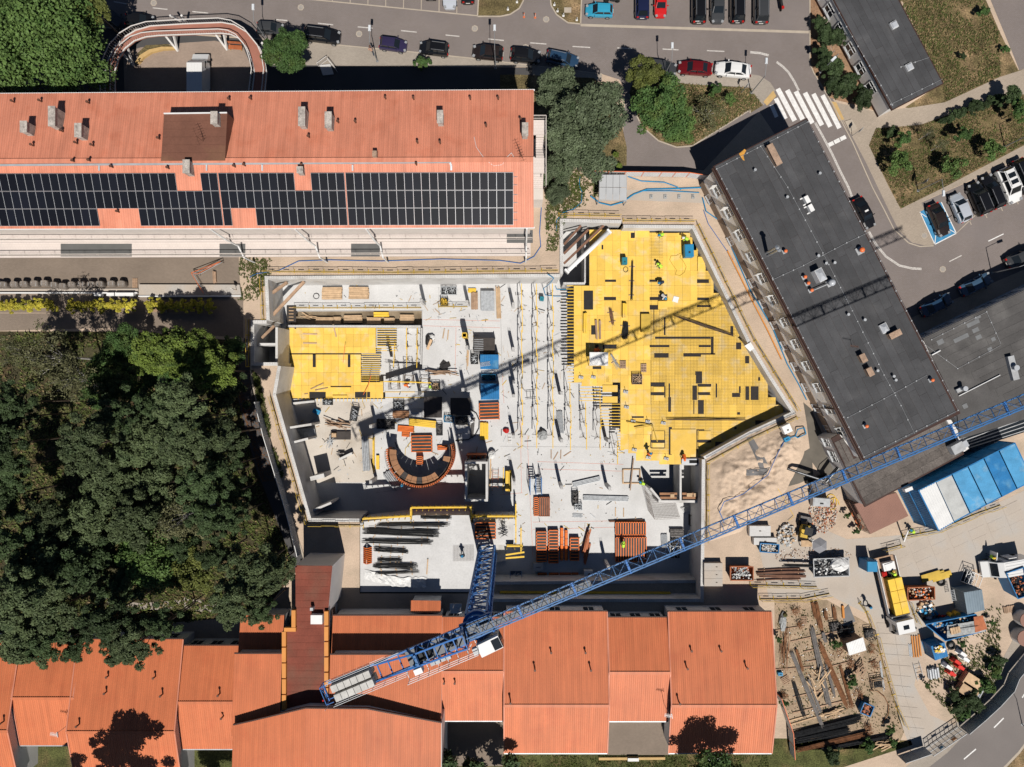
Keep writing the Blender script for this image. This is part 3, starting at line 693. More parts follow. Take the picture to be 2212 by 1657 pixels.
# little lean-to with orange roof in the gap
sh=thing('site_shed','small shed with orange ribbed roof in the shaded gap by the crane foot','shed',Q(920,1310))
z=2.7;A,B,C,D=P(13,1422,335,z),P(13,1686,338,z),P(13,1684,443,z+.4),P(13,1420,442,z+.4)
obj('roof_sheet',corr(MB(),B,A,D,C),M['roof_orange2'],sh);obj('wall',MB().prism([A+Vector((.15,-.15,0)),B+Vector((-.15,-.15,0)),C+Vector((-.15,.1,0)),D+Vector((.15,.1,0))],0,z-.1),M['steel_dull'],sh)
# ---- office block with dark felt roof (right)
class Wall:
    def __init__(s,a,b,out):s.a=Vector((a[0],a[1],0));s.d=(Vector((b[0],b[1],0))-s.a);s.L=s.d.length;s.d.normalize();s.n=Vector((s.d.y,-s.d.x,0));s.n=s.n if s.n.dot(Vector((*out,0))) > 0 else -s.n
    def p(s,t,z,o=0):return s.a+s.d*t+s.n*o+Vector((0,0,z))
    def box(s,mb,t0,t1,z0,z1,o0,o1,mi=0):
        return mb.hexa([s.p(t0,z0,o0),s.p(t1,z0,o0),s.p(t1,z0,o1),s.p(t0,z0,o1),s.p(t0,z1,o0),s.p(t1,z1,o0),s.p(t1,z1,o1),s.p(t0,z1,o1)],mi)
mat('sash',(.80,.80,.79),.45,.03,1)
def window(parent,w,t,z,wd=1.3,h=1.5,sash=0,glass='glass'):
    f=obj('window',w.box(MB(),t,t+wd,z,z+h,-.02,.03),M['glass'],parent)
    mb=MB()
    for a,b,c,d in ((t,t+wd,z,z+.07),(t,t+wd,z+h-.07,z+h),(t,t+.07,z,z+h),(t+wd-.07,t+wd,z,z+h),(t+wd*.5-.04,t+wd*.5+.04,z,z+h),(t,t+wd,z+h*.62,z+h*.62+.06)):w.box(mb,a,b,c,d,.031,.07)
    obj('frame',mb,M['sash'],f)
    obj('sill',w.box(MB(),t-.05,t+wd+.05,z-.08,z-.02,.0,.2),M['zinc'],f)
    if sash:   # casement standing open
        a=w.p(t+.05,z+.08,.07);e_=(w.d*math.cos(sash)+w.n*math.sin(sash))*wd*.48
        k=Vector((0,0,h-.16));nn=Vector((e_.y,-e_.x,0)).normalized()*.04
        obj('open_sash',MB().hexa([a,a+e_,a+e_+nn,a+nn,a+k,a+e_+k,a+e_+nn+k,a+nn+k]),M['sash'],f)
    return f
off=thing('office_block','slanting office block with dark felt roof and pale window facade','building',Q(1800,620))
zo=7.0
c0,c1,c2,c3=Q(1541,359,zo),Q(1743.5,254.5,zo),Q(2075,893,zo),Q(1867,996,zo)
inset=lambda p,c,k:p+(c-p).normalized()*k
cc=(c0+c2)/2
obj('wall',MB().prism([inset(p,cc,.35) for p in (c0,c1,c2,c3)],0,zo-.12),M['wall_grey'],off)
obj('roof_deck',MB().prism([c0,c1,c2,c3],zo-.25,zo),M['trim_dark'],off)
ex=(c1-c0).normalized();ey=(c3-c0);LL=ey.length;ey.normalize()
W_=(c1-c0).length
o0=c0+ex*.15+ey*.12
strips(off,o0,ex,ey,12,(W_-.3)/12,LL-.24,'bitumen',zo+.003,5)
def orf(cr,u,v,z=zo):return P(cr,u,v,z)
ang=math.atan2(ex.y,ex.x)
# lightning wire on little blocks
def wire(parent,pts,name='lightning_wire',r=.016,m='steel_dull',step=1.3):
    mb=MB();pts=[Vector(p)+Vector((0,0,.12)) for p in pts]
    mb.path(pts,r,4)
    for a,b in zip(pts,pts[1:]):
        n=max(1,int((b-a).length/step))
        for i in range(n):p=a.lerp(b,i/n);mb.box(p-Vector((0,0,.1)),(.14,.14,.1))
    return obj(name,mb,M[m],parent)
i0,i1,i2,i3=[inset(p,cc,.5) for p in (c0,c1,c2,c3)]
wire(off,[i0,i1,i2,i3,i0]);wire(off,[i0.lerp(i1,.48),orf(31,330,0),orf(31,640,580),orf(31,900,1090),orf(31,1180,1657),orf(32,1330,270),orf(32,1450,520)])
wire(off,[orf(31,200,815),orf(31,470,690),orf(31,640,600),orf(31,850,490),orf(31,1060,390)]);wire(off,[orf(32,860,375),orf(32,1180,210),orf(32,1560,0)])
chimney(off,orf(30,195,1385),.62,2.5,.75,ang,'brick_chim')
for cr,u,v,w,d in ((31,975,1510,.55,.9),(31,1035,1630,.55,.9),(31,1255,1300,1.3,.6)):chimney(off,orf(cr,u,v),w,d,.7,ang,'brick_chim')
def skylight(parent,p,w,d,rz,h=.35):
    s_=obj('skylight',MB().box(p,(w,d,h),rz),M['white_metal'],parent);hh=MB();hh.box((p[0],p[1],p[2]+h+.002),(w*.92,d*.92,.14),rz,0,.75);obj('dome',hh,M['glass_sky'],s_);return s_
mat('dome_grey',(.42,.44,.47),.3,.05,1,spec=.5)
for cr,u,v,w,d,h in ((31,590,785,.9,1.5,1.1),(31,1178,1245,.85,1.1,.3)):
    p=orf(cr,u,v);s_=obj('skylight',MB().box(p,(w,d,h),ang),M['white_metal'],off);obj('dome',MB().box(p+Vector((0,0,h+.002)),(w*.95,d*.95,.22),ang,0,.3),M['dome_grey'],s_)
for cr,u,v in ((31,490,115),(31,525,190)):
    p=orf(cr,u,v);s_=obj('air_unit',MB().box(p,(.5,.85,.55),ang),M['white_metal'],off)
    for k in (-1,1):obj('foot',MB().box(p+ey*.4*k-ex*.35,(.4,.14,.1),ang),M['white_metal'],s_)
def turbine(parent,p,h=.35,r=.22,m='orange_cap',base=.5):
    b_=obj('roof_cowl_base',MB().box(p,(base,base,.16),ang).tube(Vector(p)+Vector((0,0,.15)),Vector(p)+Vector((0,0,.15+h)),r*.7,10),M['steel_dull'],parent)
    obj('cowl',MB().ball(Vector(p)+Vector((0,0,.2+h)),r,10,6,sq=(1,1,.75)),M[m],b_,smooth=True)
turbine(off,orf(31,965,560),.5,.32,base=.85)
for cr,u,v in ((31,300,568),(31,472,795),(31,500,850),(31,530,912),(32,1012,450),(32,1590,45)):turbine(off,orf(cr,u,v),.35,.22)
turbine(off,orf(31,700,848),.55,.42,'dome_grey',.75)
for cr,u,v in ((31,318,92),(31,592,608),(31,660,675),(31,735,670),(31,855,1125),(31,1000,1172),(31,1112,1620),(32,1255,12),(32,1272,45),(30,605,1540),(30,35,1510)):vent(off,orf(cr,u,v),.4,.1,'zinc')
# steel flues rising at the facade
for k,(u,v) in enumerate(((75,615),(90,635))):
    a=orf(31,u,v,5.2);b=orf(31,u+122,v-72,9.6)+Vector((0,0,0));b.x,b.y=a.x+.25,a.y+.15
    fl=obj('flue',MB().tube((b.x,b.y,2.5),(b.x,b.y,10.6),.15,10),M['steel'],off,smooth=False);obj('flue_cap',MB().tube((b.x,b.y,10.6),(b.x,b.y,10.85),.28,10,.02),M['steel'],fl)
p=orf(31,700,848);q=orf(31,540,915);obj('cross_pipe',MB().tube(p+Vector((0,0,.4)),q+Vector((0,0,.4)),.06,6),M['steel_dull'],off)
w=orf(31,900,1410);mb=MB().tube(w,w+Vector((0,0,1.5)),.025,5).beam(w+Vector((-.9,.1,1.5)),w+Vector((.1,-.1,1.5)),.03,.03)
for k in range(8):c=w+Vector((-.85+.12*k,.1-.02*k,1.5));mb.beam(c+Vector((.03,.15,0)),c-Vector((.03,.15,0)),.02,.02)
obj('antenna',mb,M['pipe_brown'],off)
mat('rust_stain',(.55,.27,.05),.9,.2,2)
obj('overflow_patch',MB().prism([orf(20,2110,1360),orf(20,2160,1318),orf(20,2175,1330),orf(20,2150,1375),orf(20,2160,1420),orf(20,2145,1415)],zo+.03,zo+.034),M['rust_stain'],off)
# facade to the site
wl=Wall(inset(c0,cc,.35),inset(c3,cc,.35),(-1,-.5))
mat('brown_plinth',(.30,.225,.165),.9,.15,1,.1,6)
obj('plinth',wl.box(MB(),0,wl.L,0,1.75,0,.06),M['brown_plinth'],off)
t=1.6;k=0
while t < wl.L-2.2:
    window(off,wl,t,3.6,1.25,1.8,[1.9,2.0,1.7,1.85][k % 4] if k % 7 != 3 else 0)
    if k % 2 == 0 or k > 3:window(off,wl,t+.05,.35,1.15,1.2)
    t += 2.95;k += 1
obj('eaves_board',wl.box(MB(),-.2,wl.L+.2,zo-.5,zo-.26,0,.3),M['trim_dark'],off)
obj('downpipe',MB().tube(wl.p(wl.L*.51,0,.12),wl.p(wl.L*.51,zo-.3,.12),.07,8).tube(wl.p(wl.L*.83,0,.12),wl.p(wl.L*.83,zo-.3,.12),.07,8),M['trim_dark'],off)
obj('plinth_ledge',wl.box(MB(),wl.L-2.5,wl.L+.0,1.76,1.9,0,.5),M['wall_grey'],off)
# lower annex with weathered felt tiles
anx=thing('office_annex','lower annex of the office block with weathered patchwork felt roof','building',Q(1960,1000))
za=4.6
A=[P(32,700,550,za),P(32,780,515,za),P(32,1010,750,za),P(32,1740,400,za),P(32,1890,705,za),P(32,1015,1168,za)]
A=[P(32,720,560,za),P(32,785,520,za),P(32,960,745,za),P(32,1000,770,za),P(32,1800,430,za),P(32,1892,700,za),P(32,1016,1168,za)]
cA=sum(A,Vector())/len(A)
obj('wall',MB().prism([inset(p,cA,.25) for p in A],0,za-.1),M['wall_white'],anx);obj('roof_deck',MB().prism(A,za-.22,za),M['trim_dark'],anx)
ex2=(A[5]-A[6]).normalized();ey2=Vector((-ex2.y,ex2.x,0));L2=(A[5]-A[6]).length
strips(anx,A[6]+ex2*.25+ey2*.2,ey2,ex2,6,.93,L2-.4,'bitumen_old',za+.003,9,'felt_strip',(3,6),.03)
d3=(A[0]-A[6]).normalized();n3=Vector((-d3.y,d3.x,0));n3=n3 if n3.dot(cA-A[6]) > 0 else -n3
for k in range(2):obj('felt_strip',MB().prism([A[0]+n3*(.1+k*.62)-d3*(.6),A[0]+n3*(.65+k*.62)-d3*.6,A[0]+n3*(.65+k*.62)-d3*4.2,A[0]+n3*(.1+k*.62)-d3*4.2],za+.003,za+.04+k*.003),M['bitumen_old'],anx)
wa=Wall(inset(A[6],cA,.25),inset(A[0],cA,.25),(-1,-.3))
window(anx,wa,wa.L*.62,1.4,1.5,1.6);window(anx,wa,wa.L*.86,1.4,1.1,1.6)
p=P(32,1800,640,za+.1);s_=obj('air_handler',MB().box(p,(1.5,1.1,.9),math.atan2(ex2.y,ex2.x)),M['steel_dull'],anx);obj('duct',MB().box(p+ex2*1.1-ey2*.1,(.7,.8,.6),math.atan2(ex2.y,ex2.x)),M['dome_grey'],s_)
# right wing with dark felt roof and long white-framed side in shade
wing=thing('office_wing','dark flat roofed wing running off the right picture edge','building',Q(2150,720))
zw=5.2
Wp=[P(31,1525,1335,zw),P(31,2209,1010,zw),Q(2420,537,zw),Q(2560,820,zw),Q(2100,915,zw),Q(2070,885,zw)]
Wp=[Q(1994,731,zw),Q(2420,528,zw),Q(2560,800,zw),Q(2075,948,zw),Q(2065,875,zw)]
obj('wall',MB().prism([Wp[0]-Vector((0,.35,0)),Wp[1]-Vector((0,.35,0)),Wp[2],Wp[3],Wp[4]],0,zw-.15),M['wall_white'],wing)
obj('roof_deck',MB().prism(Wp,zw-.25,zw),M['bitumen_b'],wing)
xw_=(Wp[1]-Wp[0]).normalized();yw_=Vector((xw_.y,-xw_.x,0));aw=math.atan2(xw_.y,xw_.x)
for i in range(12):
    a=Wp[0]+xw_*(.2+i*.45)+yw_*(.15+i*1.0)
    y=-random.uniform(0,4)
    st=max(.15,i*.08)
    while y < 24:
        l=random.uniform(5,9);p,q=max(st,y),min(24,y+l);y += l
        if q-p < .2:continue
        o_=Wp[0]+yw_*(.15+i*1.0)+xw_*(i*.49)
        obj('felt_strip',MB().prism([o_+xw_*p,o_+xw_*(q-.02),o_+xw_*(q-.02)+yw_*.98,o_+xw_*p+yw_*.98],zw+.003,zw+.016+random.uniform(0,.01)),M['bitumen_b'],wing)
ww=Wall(Wp[0]-Vector((0,.35,0)),Wp[1]-Vector((0,.35,0)),(-.3,1))
for k in range(8):window(wing,ww,1+k*3.0,1.0,1.9,1.7)
obj('fascia',ww.box(MB(),0,ww.L,zw-.9,zw-.3,0,.25),M['white_metal'],wing)
mat('patch_grey',(.17,.175,.18),.8,.1,2)
for cr,u,v,w_,d_ in ((31,1970,1200,1.6,.5),(31,1865,1330,1.9,.5),(31,1993,1260,.8,.5),(31,1682,1365,.8,.6),(31,2020,1322,.7,.5),(31,2150,1340,.5,.45),(31,2120,1430,.55,.5),(32,1900,275,.6,.55),(31,2010,1150,.8,.3)):
    obj('felt_patch',MB().box(P(cr,u,v,zw+.03),(w_,d_,.012),aw),M['patch_grey'],wing)
wire(wing,[P(31,1530,1380,zw),P(31,1830,1600,zw)+xw_*0,P(31,2209,1395,zw)]);wire(wing,[P(31,1600,1345,zw),P(31,2085,1100,zw),P(31,2209,1380,zw)])
p=P(32,1840,130,zw);s_=obj('roof_fan',MB().box(p,(.9,.45,.4),aw),M['steel_dull'],wing);obj('fan_cowl',MB().tube(p+xw_*.3+Vector((0,0,.3)),p+xw_*.3+Vector((0,0,1.0)),.26,12,.3),M['dome_grey'],s_)
q0=Q(2183,795,zw);s_=obj('duct',MB().box(q0,(.75,2.9,.55),aw-.2),M['steel_dull'],wing);obj('fan_cowl',MB().tube(q0+Vector((0,0,.5)),q0+Vector((0,0,1.1)),.3,12,.33),M['dome_grey'],s_)
obj('roof_pipe',MB().tube(P(32,1845,185,zw+.15),P(32,2209,0,zw+.15),.06,6),M['white_metal'],wing);obj('roof_pipe',MB().tube(P(31,1605,1480,zw+.2),P(31,1680,1440,zw+.2),.09,6),M['white_metal'],wing)
# link strip between wing and annex, white parapet, glazed lean-to in shade
obj('parapet',MB().prism([P(32,1738,400,4.9),P(32,1775,395,4.9),P(32,1935,650,4.9),P(32,1890,680,4.9)],3.5,4.9),M['wall_white'],anx)
gl=thing('glass_canopy','dark ribbed canopy strip in the shade above the blue containers','canopy',Q(2130,975))
zc=2.6
for k in range(6):
    a,b=P(32,1925+k*6,640-k*0,zc),P(32,2330,400+k*10,zc);a=Q(2010+0*k,968+k*5,zc);b=Q(2230,880+k*9,zc)
    obj('canopy_rib',MB().beam(a,b,.09,.08),M['steel_dull'],gl)
obj('canopy_roof',MB().prism([Q(2010,965,zc-.1),Q(2230,877,zc-.1),Q(2230,928,zc-.1),Q(2012,998,zc-.1)],zc-.15,zc-.05),M['glass'],gl)
for fx,fy in ((2012,990),(2120,948),(2225,905)):q=Q(fx,fy,0);obj('canopy_post',MB().box(q,(.1,.1,zc-.15)),M['steel_dull'],gl)
# ---- low building upper right
lo_=thing('low_building','single storey building with dark felt roof beside the crossing','building',Q(1900,100))
zt=3.3
d0,d1,d2,d3_=P(30,735,0,zt),P(30,1320,0,zt),P(30,1714,740,zt),P(30,1255,976,zt)
el=(d0-d3_).normalized();er=(d1-d2).normalized()
d0=d3_+el*27;d1=d2+er*27;ce=(d0+d2)/2
obj('wall',MB().prism([inset(p,ce,.4) for p in (d0,d1,d2,d3_)],0,zt-.1),M['wall_white'],lo_);obj('roof_deck',MB().prism([d0,d1,d2,d3_],zt-.22,zt),M['trim_dark'],lo_)
xx=(d2-d3_).normalized();strips(lo_,d3_+xx*.12+el*.12,xx,el,8,((d2-d3_).length-.25)/8,26.6,'bitumen',zt+.003,12)
an4=math.atan2(xx.y,xx.x)
for u,v in ((1265,228),(1400,598)):
    p=P(30,u,v,zt);s_=obj('skylight',MB().box(p,(.8,.85,.3),an4),M['white_metal'],lo_);obj('dome',MB().box(p+Vector((0,0,.302)),(.76,.8,.14),an4,0,.7),M['dome_grey'],s_)
wire(lo_,[P(30,1240,925,zt),P(30,1700,700,zt)]);wire(lo_,[P(30,1330,595,zt),P(30,1580,510,zt)]);wire(lo_,[P(30,1255,930,zt),P(30,850,240,zt),P(30,720,0,zt)])
wl4=Wall(inset(d3_,ce,.4),inset(d0,ce,.4),(-1,-.4))
for k in range(8):window(lo_,wl4,2.6+k*2.75,.9,1.6,1.5)
obj('plinth',wl4.box(MB(),0,wl4.L,0,.35,0,.04),M['trim_dark'],lo_)
# ---- brown canopy cage beside the annex
cg=thing('bin_store','brown ribbed roof store with barred sides at the annex corner','shed',Q(1900,1120))
zb=2.9
mat('brown_sheet',(.27,.145,.11),.55,.06,.6)
B4=[P(32,925,1140,zb),P(32,1295,1040,zb),P(32,1400,1245,zb),P(32,1065,1405,zb)]
obj('roof_sheet',corr(MB(),B4[3],B4[2],B4[1],B4[0],.18,.025),M['brown_sheet'],cg);obj('roof_underside',MB().prism(B4,zb-.14,zb-.02),M['brown_sheet'],cg)
for a,b in zip(B4,B4[1:]+B4[:1]):
    A_,B_=Vector((a.x,a.y,0)),Vector((b.x,b.y,0));n=int((B_-A_).length/.13);mb=MB()
    for i in range(n+1):p=A_.lerp(B_,i/n);mb.beam(p,p+Vector((0,0,zb-.15)),.03,.03)
    for z in (.1,1.4,2.6):mb.beam(A_+Vector((0,0,z)),B_+Vector((0,0,z)),.04,.05)
    obj('barred_side',mb,M['brown_sheet'],cg)
# ---------------------------------------------------------------- formwork decks in the pit
def inpoly(p,poly):
    c=False;j=len(poly)-1
    for i in range(len(poly)):
        a,b=poly[i],poly[j]
        if (a[1] > p[1]) != (b[1] > p[1]) and p[0] < (b[0]-a[0])*(p[1]-a[1])/(b[1]-a[1])+a[0]:c=not c
        j=i
    return c
mat('deck_yellow',(.80,.515,.095),.6,.06,.8,.04,8,stain=(.74,.55,.25),stamt=.4,stscale=.9,rnd=.11)
def deckgrid(root,poly,pw_,pl,z,x0,y0,voids=(),seed=2):
    rnd=random.Random(seed);xs=[p[0] for p in poly];ys=[p[1] for p in poly];n=0
    ms=MB().box((0,0,0),(pw_-.016,pl-.016,.027)).mesh('deck_panel',M['deck_yellow'])
    ix=int((min(xs)-x0)//pw_)-1;X=x0+ix*pw_
    while X < max(xs):
        sh=(ix % 2)*0
        Y=y0+(int((min(ys)-y0)//pl)-1)*pl+sh
        while Y < max(ys):
            c=(X+pw_/2,Y+pl/2);ins=[inpoly((X+a*pw_,Y+b*pl),poly) for a in (.04,.5,.96) for b in (.04,.5,.96)]
            k=None
            if sum(ins) >= 8 :k=(c,1)
            elif sum(ins) >= 3:   # cut boards along the edge
                lo=[b for b in (.0,.25,.5,.75) if inpoly((c[0],Y+(b+.125)*pl),poly)]
                if lo:k=((c[0],Y+(min(lo)+max(lo)+.25)/2*pl),max(lo)+.25-min(lo))
            if k and not any(a < k[0][0] < b and c_ < k[0][1] < d for a,b,c_,d in voids):
                o=link('deck_panel',ms,root,Vector((k[0][0],k[0][1],z+rnd.uniform(0,.012)))-root.location);o.scale.y=k[1];n += 1
            Y += pl
        X += pw_;ix += 1
    return n
dk=thing('formwork_deck','large yellow formwork deck on the right side of the pit','formwork',Q(1450,750,PZ))
dpoly=[P(c,u,v,DZ) for c,u,v in ((21,770,380),(21,1700,380),(21,1738,560),(21,1812,620),(21,1860,760),(21,1890,930),(21,1955,945),(21,2030,1055),(21,2100,1180),(21,2150,1300),(21,2205,1400),(31,130,1640),(32,180,80),(32,185,200),(32,350,345),(32,190,432),(32,10,515),(22,2200,560),(22,2075,640),(22,1905,725),(22,1790,715),(22,1585,775),(22,1192,772),(22,1192,700),(22,1070,700),(22,1070,82),(22,690,85),(21,652,1657),(21,652,860),(21,768,856))]
vd=[(P(21,a,0,DZ).x,P(21,b,0,DZ).x,P(21,0,d,DZ).y,P(21,0,c,DZ).y) for a,c,b,d in ((740,912,822,1080),)]
deckgrid(dk,[(p.x,p.y) for p in dpoly],1.0,1.92,DZ,P(21,652,0,DZ).x,P(21,0,1657,DZ).y,())
def rects(cr,lst,z,name='gap_shade_board',m='dark_film',root=dk,th=.016):  # dark boards laid on top stand in for shaded gaps between panels
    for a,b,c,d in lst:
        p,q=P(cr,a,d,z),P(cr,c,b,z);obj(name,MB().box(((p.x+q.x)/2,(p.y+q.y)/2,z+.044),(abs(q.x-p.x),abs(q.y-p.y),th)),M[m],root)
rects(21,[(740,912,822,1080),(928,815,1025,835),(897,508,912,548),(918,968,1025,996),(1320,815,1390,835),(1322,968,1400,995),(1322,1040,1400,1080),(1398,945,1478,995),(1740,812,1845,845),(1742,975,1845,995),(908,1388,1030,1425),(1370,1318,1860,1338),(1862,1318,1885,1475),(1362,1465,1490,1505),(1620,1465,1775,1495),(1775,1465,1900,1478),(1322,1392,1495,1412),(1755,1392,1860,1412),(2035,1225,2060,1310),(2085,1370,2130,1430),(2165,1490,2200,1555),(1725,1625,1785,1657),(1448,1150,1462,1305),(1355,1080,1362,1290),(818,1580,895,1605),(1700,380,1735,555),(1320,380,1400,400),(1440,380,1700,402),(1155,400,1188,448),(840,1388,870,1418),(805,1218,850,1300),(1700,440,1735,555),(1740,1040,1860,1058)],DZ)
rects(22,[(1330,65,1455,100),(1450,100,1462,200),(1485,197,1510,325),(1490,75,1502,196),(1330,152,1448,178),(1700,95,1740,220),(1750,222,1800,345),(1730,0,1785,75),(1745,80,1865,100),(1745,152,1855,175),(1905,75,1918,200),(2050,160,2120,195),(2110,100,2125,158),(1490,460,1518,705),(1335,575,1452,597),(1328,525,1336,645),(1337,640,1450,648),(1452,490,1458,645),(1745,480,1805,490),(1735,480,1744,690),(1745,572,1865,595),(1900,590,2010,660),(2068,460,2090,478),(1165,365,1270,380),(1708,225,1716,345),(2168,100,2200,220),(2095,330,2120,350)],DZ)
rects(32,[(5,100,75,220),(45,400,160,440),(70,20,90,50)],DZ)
# raised shutter boxes and lids lying on the deck
rects(21,[(1190,385,1315,445),(1445,405,1570,435),(1745,615,1808,740),(1395,1005,1475,1075),(1075,1020,1118,1150),(735,1105,770,1290)],DZ+.05,'raised_board','deck_yellow',dk,.12)
rects(22,[(1505,480,1730,700),(1345,495,1450,570),(1345,600,1450,640),(1755,495,1862,570),(1755,598,1862,640),(1355,105,1448,150),(1355,180,1448,225),(1755,105,1862,150),(1755,178,1862,215),(905,90,1038,150),(905,190,1038,245)],DZ+.04,'raised_board','deck_yellow',dk,.05)
# reinforcement mesh on the deck: a mass of thin bars
mb=MB();poly=[(p.x,p.y) for p in dpoly]
def barline(x0,y0,x1,y1,z,t=.011):
    n=60;seg=None
    for i in range(n+1):
        k=i/n;p=(x0+(x1-x0)*k,y0+(y1-y0)*k);ok=inpoly(p,poly)
        if ok and seg is None:seg=p
        if (not ok or i == n) and seg is not None:mb.beam((*seg,z),(*p,z),t,t);seg=None
zA,zB=P(21,1330,1060,DZ),P(32,330,0,DZ);yb=P(22,0,700,DZ).y
y=zA.y
while y > yb:barline(zA.x,y,zB.x,y,DZ+.10);y -= .19
x=zA.x
while x < zB.x:barline(x,zA.y,x,P(22,0,260,DZ).y,DZ+.115);x += .19
y=P(21,0,400,DZ).y
while y > zA.y:barline(P(21,1320,0,DZ).x,y,P(21,1440,0,DZ).x,y,DZ+.1);barline(P(21,1740,0,DZ).x,y,P(21,1860,0,DZ).x,y,DZ+.1);y -= .19
obj('reinforcement_mesh',mb,M['rebar'],dk,kind='stuff')
# deck joists sticking out at the left edge
def joists(root,pts,axis,L,z,w=.08,h=.2,m='yellow'):
    for p in pts:
        p=Vector(p);d=Vector((L,0,0)) if axis == 'x' else Vector((0,-L,0))
        obj('joist',MB().beam(Vector((p.x,p.y,z)),Vector((p.x,p.y,z))+d,w,h),M[m],root)
joists(dk,[P(21,592+random.randint(-6,8),868+i*28.2,DZ) for i in range(28)]+[P(22,600,12+i*26,DZ) for i in range(3)],'x',1.3,DZ-.13)
joists(dk,[P(22,885+(i%3)*4,258+i*27,DZ) for i in range(8)],'x',2.7,DZ-.13)
joists(dk,[P(22,1035+(i%2)*8,480+i*26,DZ) for i in range(9)],'x',.8,DZ-.13)
joists(dk,[P(22,712-(i%3)*5,92+i*27,DZ) for i in range(6)],'x',2.7,DZ-.13)
joists(dk,[P(21,1040,455+i*40,DZ) for i in range(15)],'x',.42,DZ-.0,.08,.1)
joists(dk,[P(21,868,862+i*29,DZ) for i in range(8)],'x',.45,DZ-.0,.08,.1)
# supports under the deck: props
prop_m=MB();prop_m.tube((0,0,0),(0,0,2.0),.032,6).tube((0,0,2.0),(0,0,3.55),.024,6).box((0,0,0),(.16,.16,.012)).box((0,0,3.54),(.18,.18,.03))
mat('prop_steel',(.20,.15,.10),.6,.2,2,metal=.3)
pme_=prop_m.mesh('prop',M['prop_steel'])
tri_m=MB()
for k in range(3):
    a=k*2.094+.4;tri_m.tube((0,0,.75),(math.cos(a)*.55,math.sin(a)*.55,.03),.014,4);tri_m.tube((math.cos(a)*.5,math.sin(a)*.5,.05),(0,0,.2),.014,4)
tri_me=tri_m.mesh('tripod',M['prop_steel'])
def prop(root,p,tri=True,zt=None,zb=PZ):
    o=link('prop',pme_,root,Vector((p[0],p[1],zb))-root.location,random.random()*6)
    if zt is not None:o.scale.z=(zt-zb)/3.57
    if tri:link('tripod',tri_me,o)
for c,u,v in [(21,700,900+i*250) for i in range(4)]+[(22,1100,120+i*190) for i in range(4)]:prop(dk,P(c,u,v,DZ),False)
# long beam rows standing on props beside the deck
def beamrow(label,a,b,n,z=DZ-.23,zb=PZ):
    a,b=Vector(a),Vector(b);root=thing('beam_row',label,'formwork',(a.x,a.y,zb),group='yellow beams on props beside the deck')
    L=(b-a).length;ns=max(1,round(L/2.9));d=(b-a)/L;sd=Vector((-d.y,d.x,0))
    for i in range(ns):
        p,q=a+d*(L*i/ns-.15),a+d*(L*(i+1)/ns+.15);o_=sd*(.05 if i % 2 else -.05)
        obj('beam',MB().beam(Vector((p.x,p.y,z-.06))+o_,Vector((q.x,q.y,z-.06))+o_,.09,.2),M['yellow'],root)
    for i in range(n):prop(root,a.lerp(b,(i+.35)/n)+Vector((random.uniform(-.05,.05),0,0)),True,z-.16,zb)
for i,(u,lab) in enumerate(((195,'leftmost'),(327,'second from left'),(470,'third from left'))):
    beamrow(f'{lab} of the long yellow beam rows on props beside the deck',P(21,u-2,858,DZ),P(22,u+2,640,DZ),10)
beamrow('shorter yellow beam row on props, fourth from left',P(22,622,82,DZ),P(22,628,655,DZ),4)
beamrow('short yellow beam row below the small joist field',P(22,762,252,DZ),P(22,764,650,DZ),3)
beamrow('short yellow beam row at the ends of the long joists',P(22,889,110,DZ),P(22,891,652,DZ),4)
beamrow('stub of yellow beam row at the lower deck corner',P(22,1044,600,DZ),P(22,1045,780,DZ),2)
beamrow('yellow beam row right of the small left deck',P(11,1385,1245,DL),P(11,1378,1590,DL),3,DL-.23,BZ)
beamrow('yellow beam row next to the rusty cage column',P(11,1480,1240,DL),P(11,1468,1585,DL),3,DL-.23,BZ)
beamrow('yellow beam row at the tips of the left deck joists',P(11,1280,1380,DL),P(11,1268,1590,DL),2,DL-.23,BZ)
# left deck
dl=thing('formwork_deck','smaller yellow formwork deck on the left side of the pit','formwork',Q(710,780,PZ),group=None)
dlp=[P(c,u,v,DL) for c,u,v in ((11,322,1238),(11,1122,1238),(11,1112,1460),(11,985,1462),(11,948,1657),(12,948,52),(12,1195,60),(12,1195,205),(12,270,205),(12,265,60),(11,288,1657))]
deckgrid(dl,[(p.x,p.y) for p in dlp],1.0,1.72,DL,P(11,322,0,DL).x,P(12,0,205,DL).y,(),8)
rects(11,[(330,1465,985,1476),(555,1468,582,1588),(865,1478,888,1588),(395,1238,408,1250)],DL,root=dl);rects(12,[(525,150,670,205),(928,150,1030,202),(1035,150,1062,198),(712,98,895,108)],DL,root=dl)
rects(12,[(712,108,890,150),(730,180,860,200)],DL+.05,'raised_board','deck_yellow',dl,.1)
joists(dl,[P(11,1120,1248+i*21.5,DL) for i in range(10)],'x',2.65,DL-.13);joists(dl,[P(11,985-(i%2)*6,1475+i*19,DL) for i in range(10)],'x',2.6,DL-.13);joists(dl,[P(12,950,8+i*19,DL) for i in range(3)],'x',2.9,DL-.13)
joists(dl,[P(12,425+i*33.5,195,DL) for i in range(23)],'y',.6,DL-.13)
joists(dl,[P(12,1150,58,DL),P(12,1190,150,DL),P(12,1190,200,DL)],'x',5.6,DL-.1)
for c,u,v in [(11,360+i*230,1620) for i in range(3)]+[(12,400+i*250,190) for i in range(4)]:prop(dl,P(c,u,v,DL),False,DL-.25,BZ)
for a,b in (((11,465,1293),(11,595,1297)),((11,468,1375),(11,590,1377)),((11,735,1210),(11,762,1320))):
    obj('loose_board',MB().beam(P(*a,DL+.08),P(*b,DL+.08),.2,.05),M['timber'],dl)
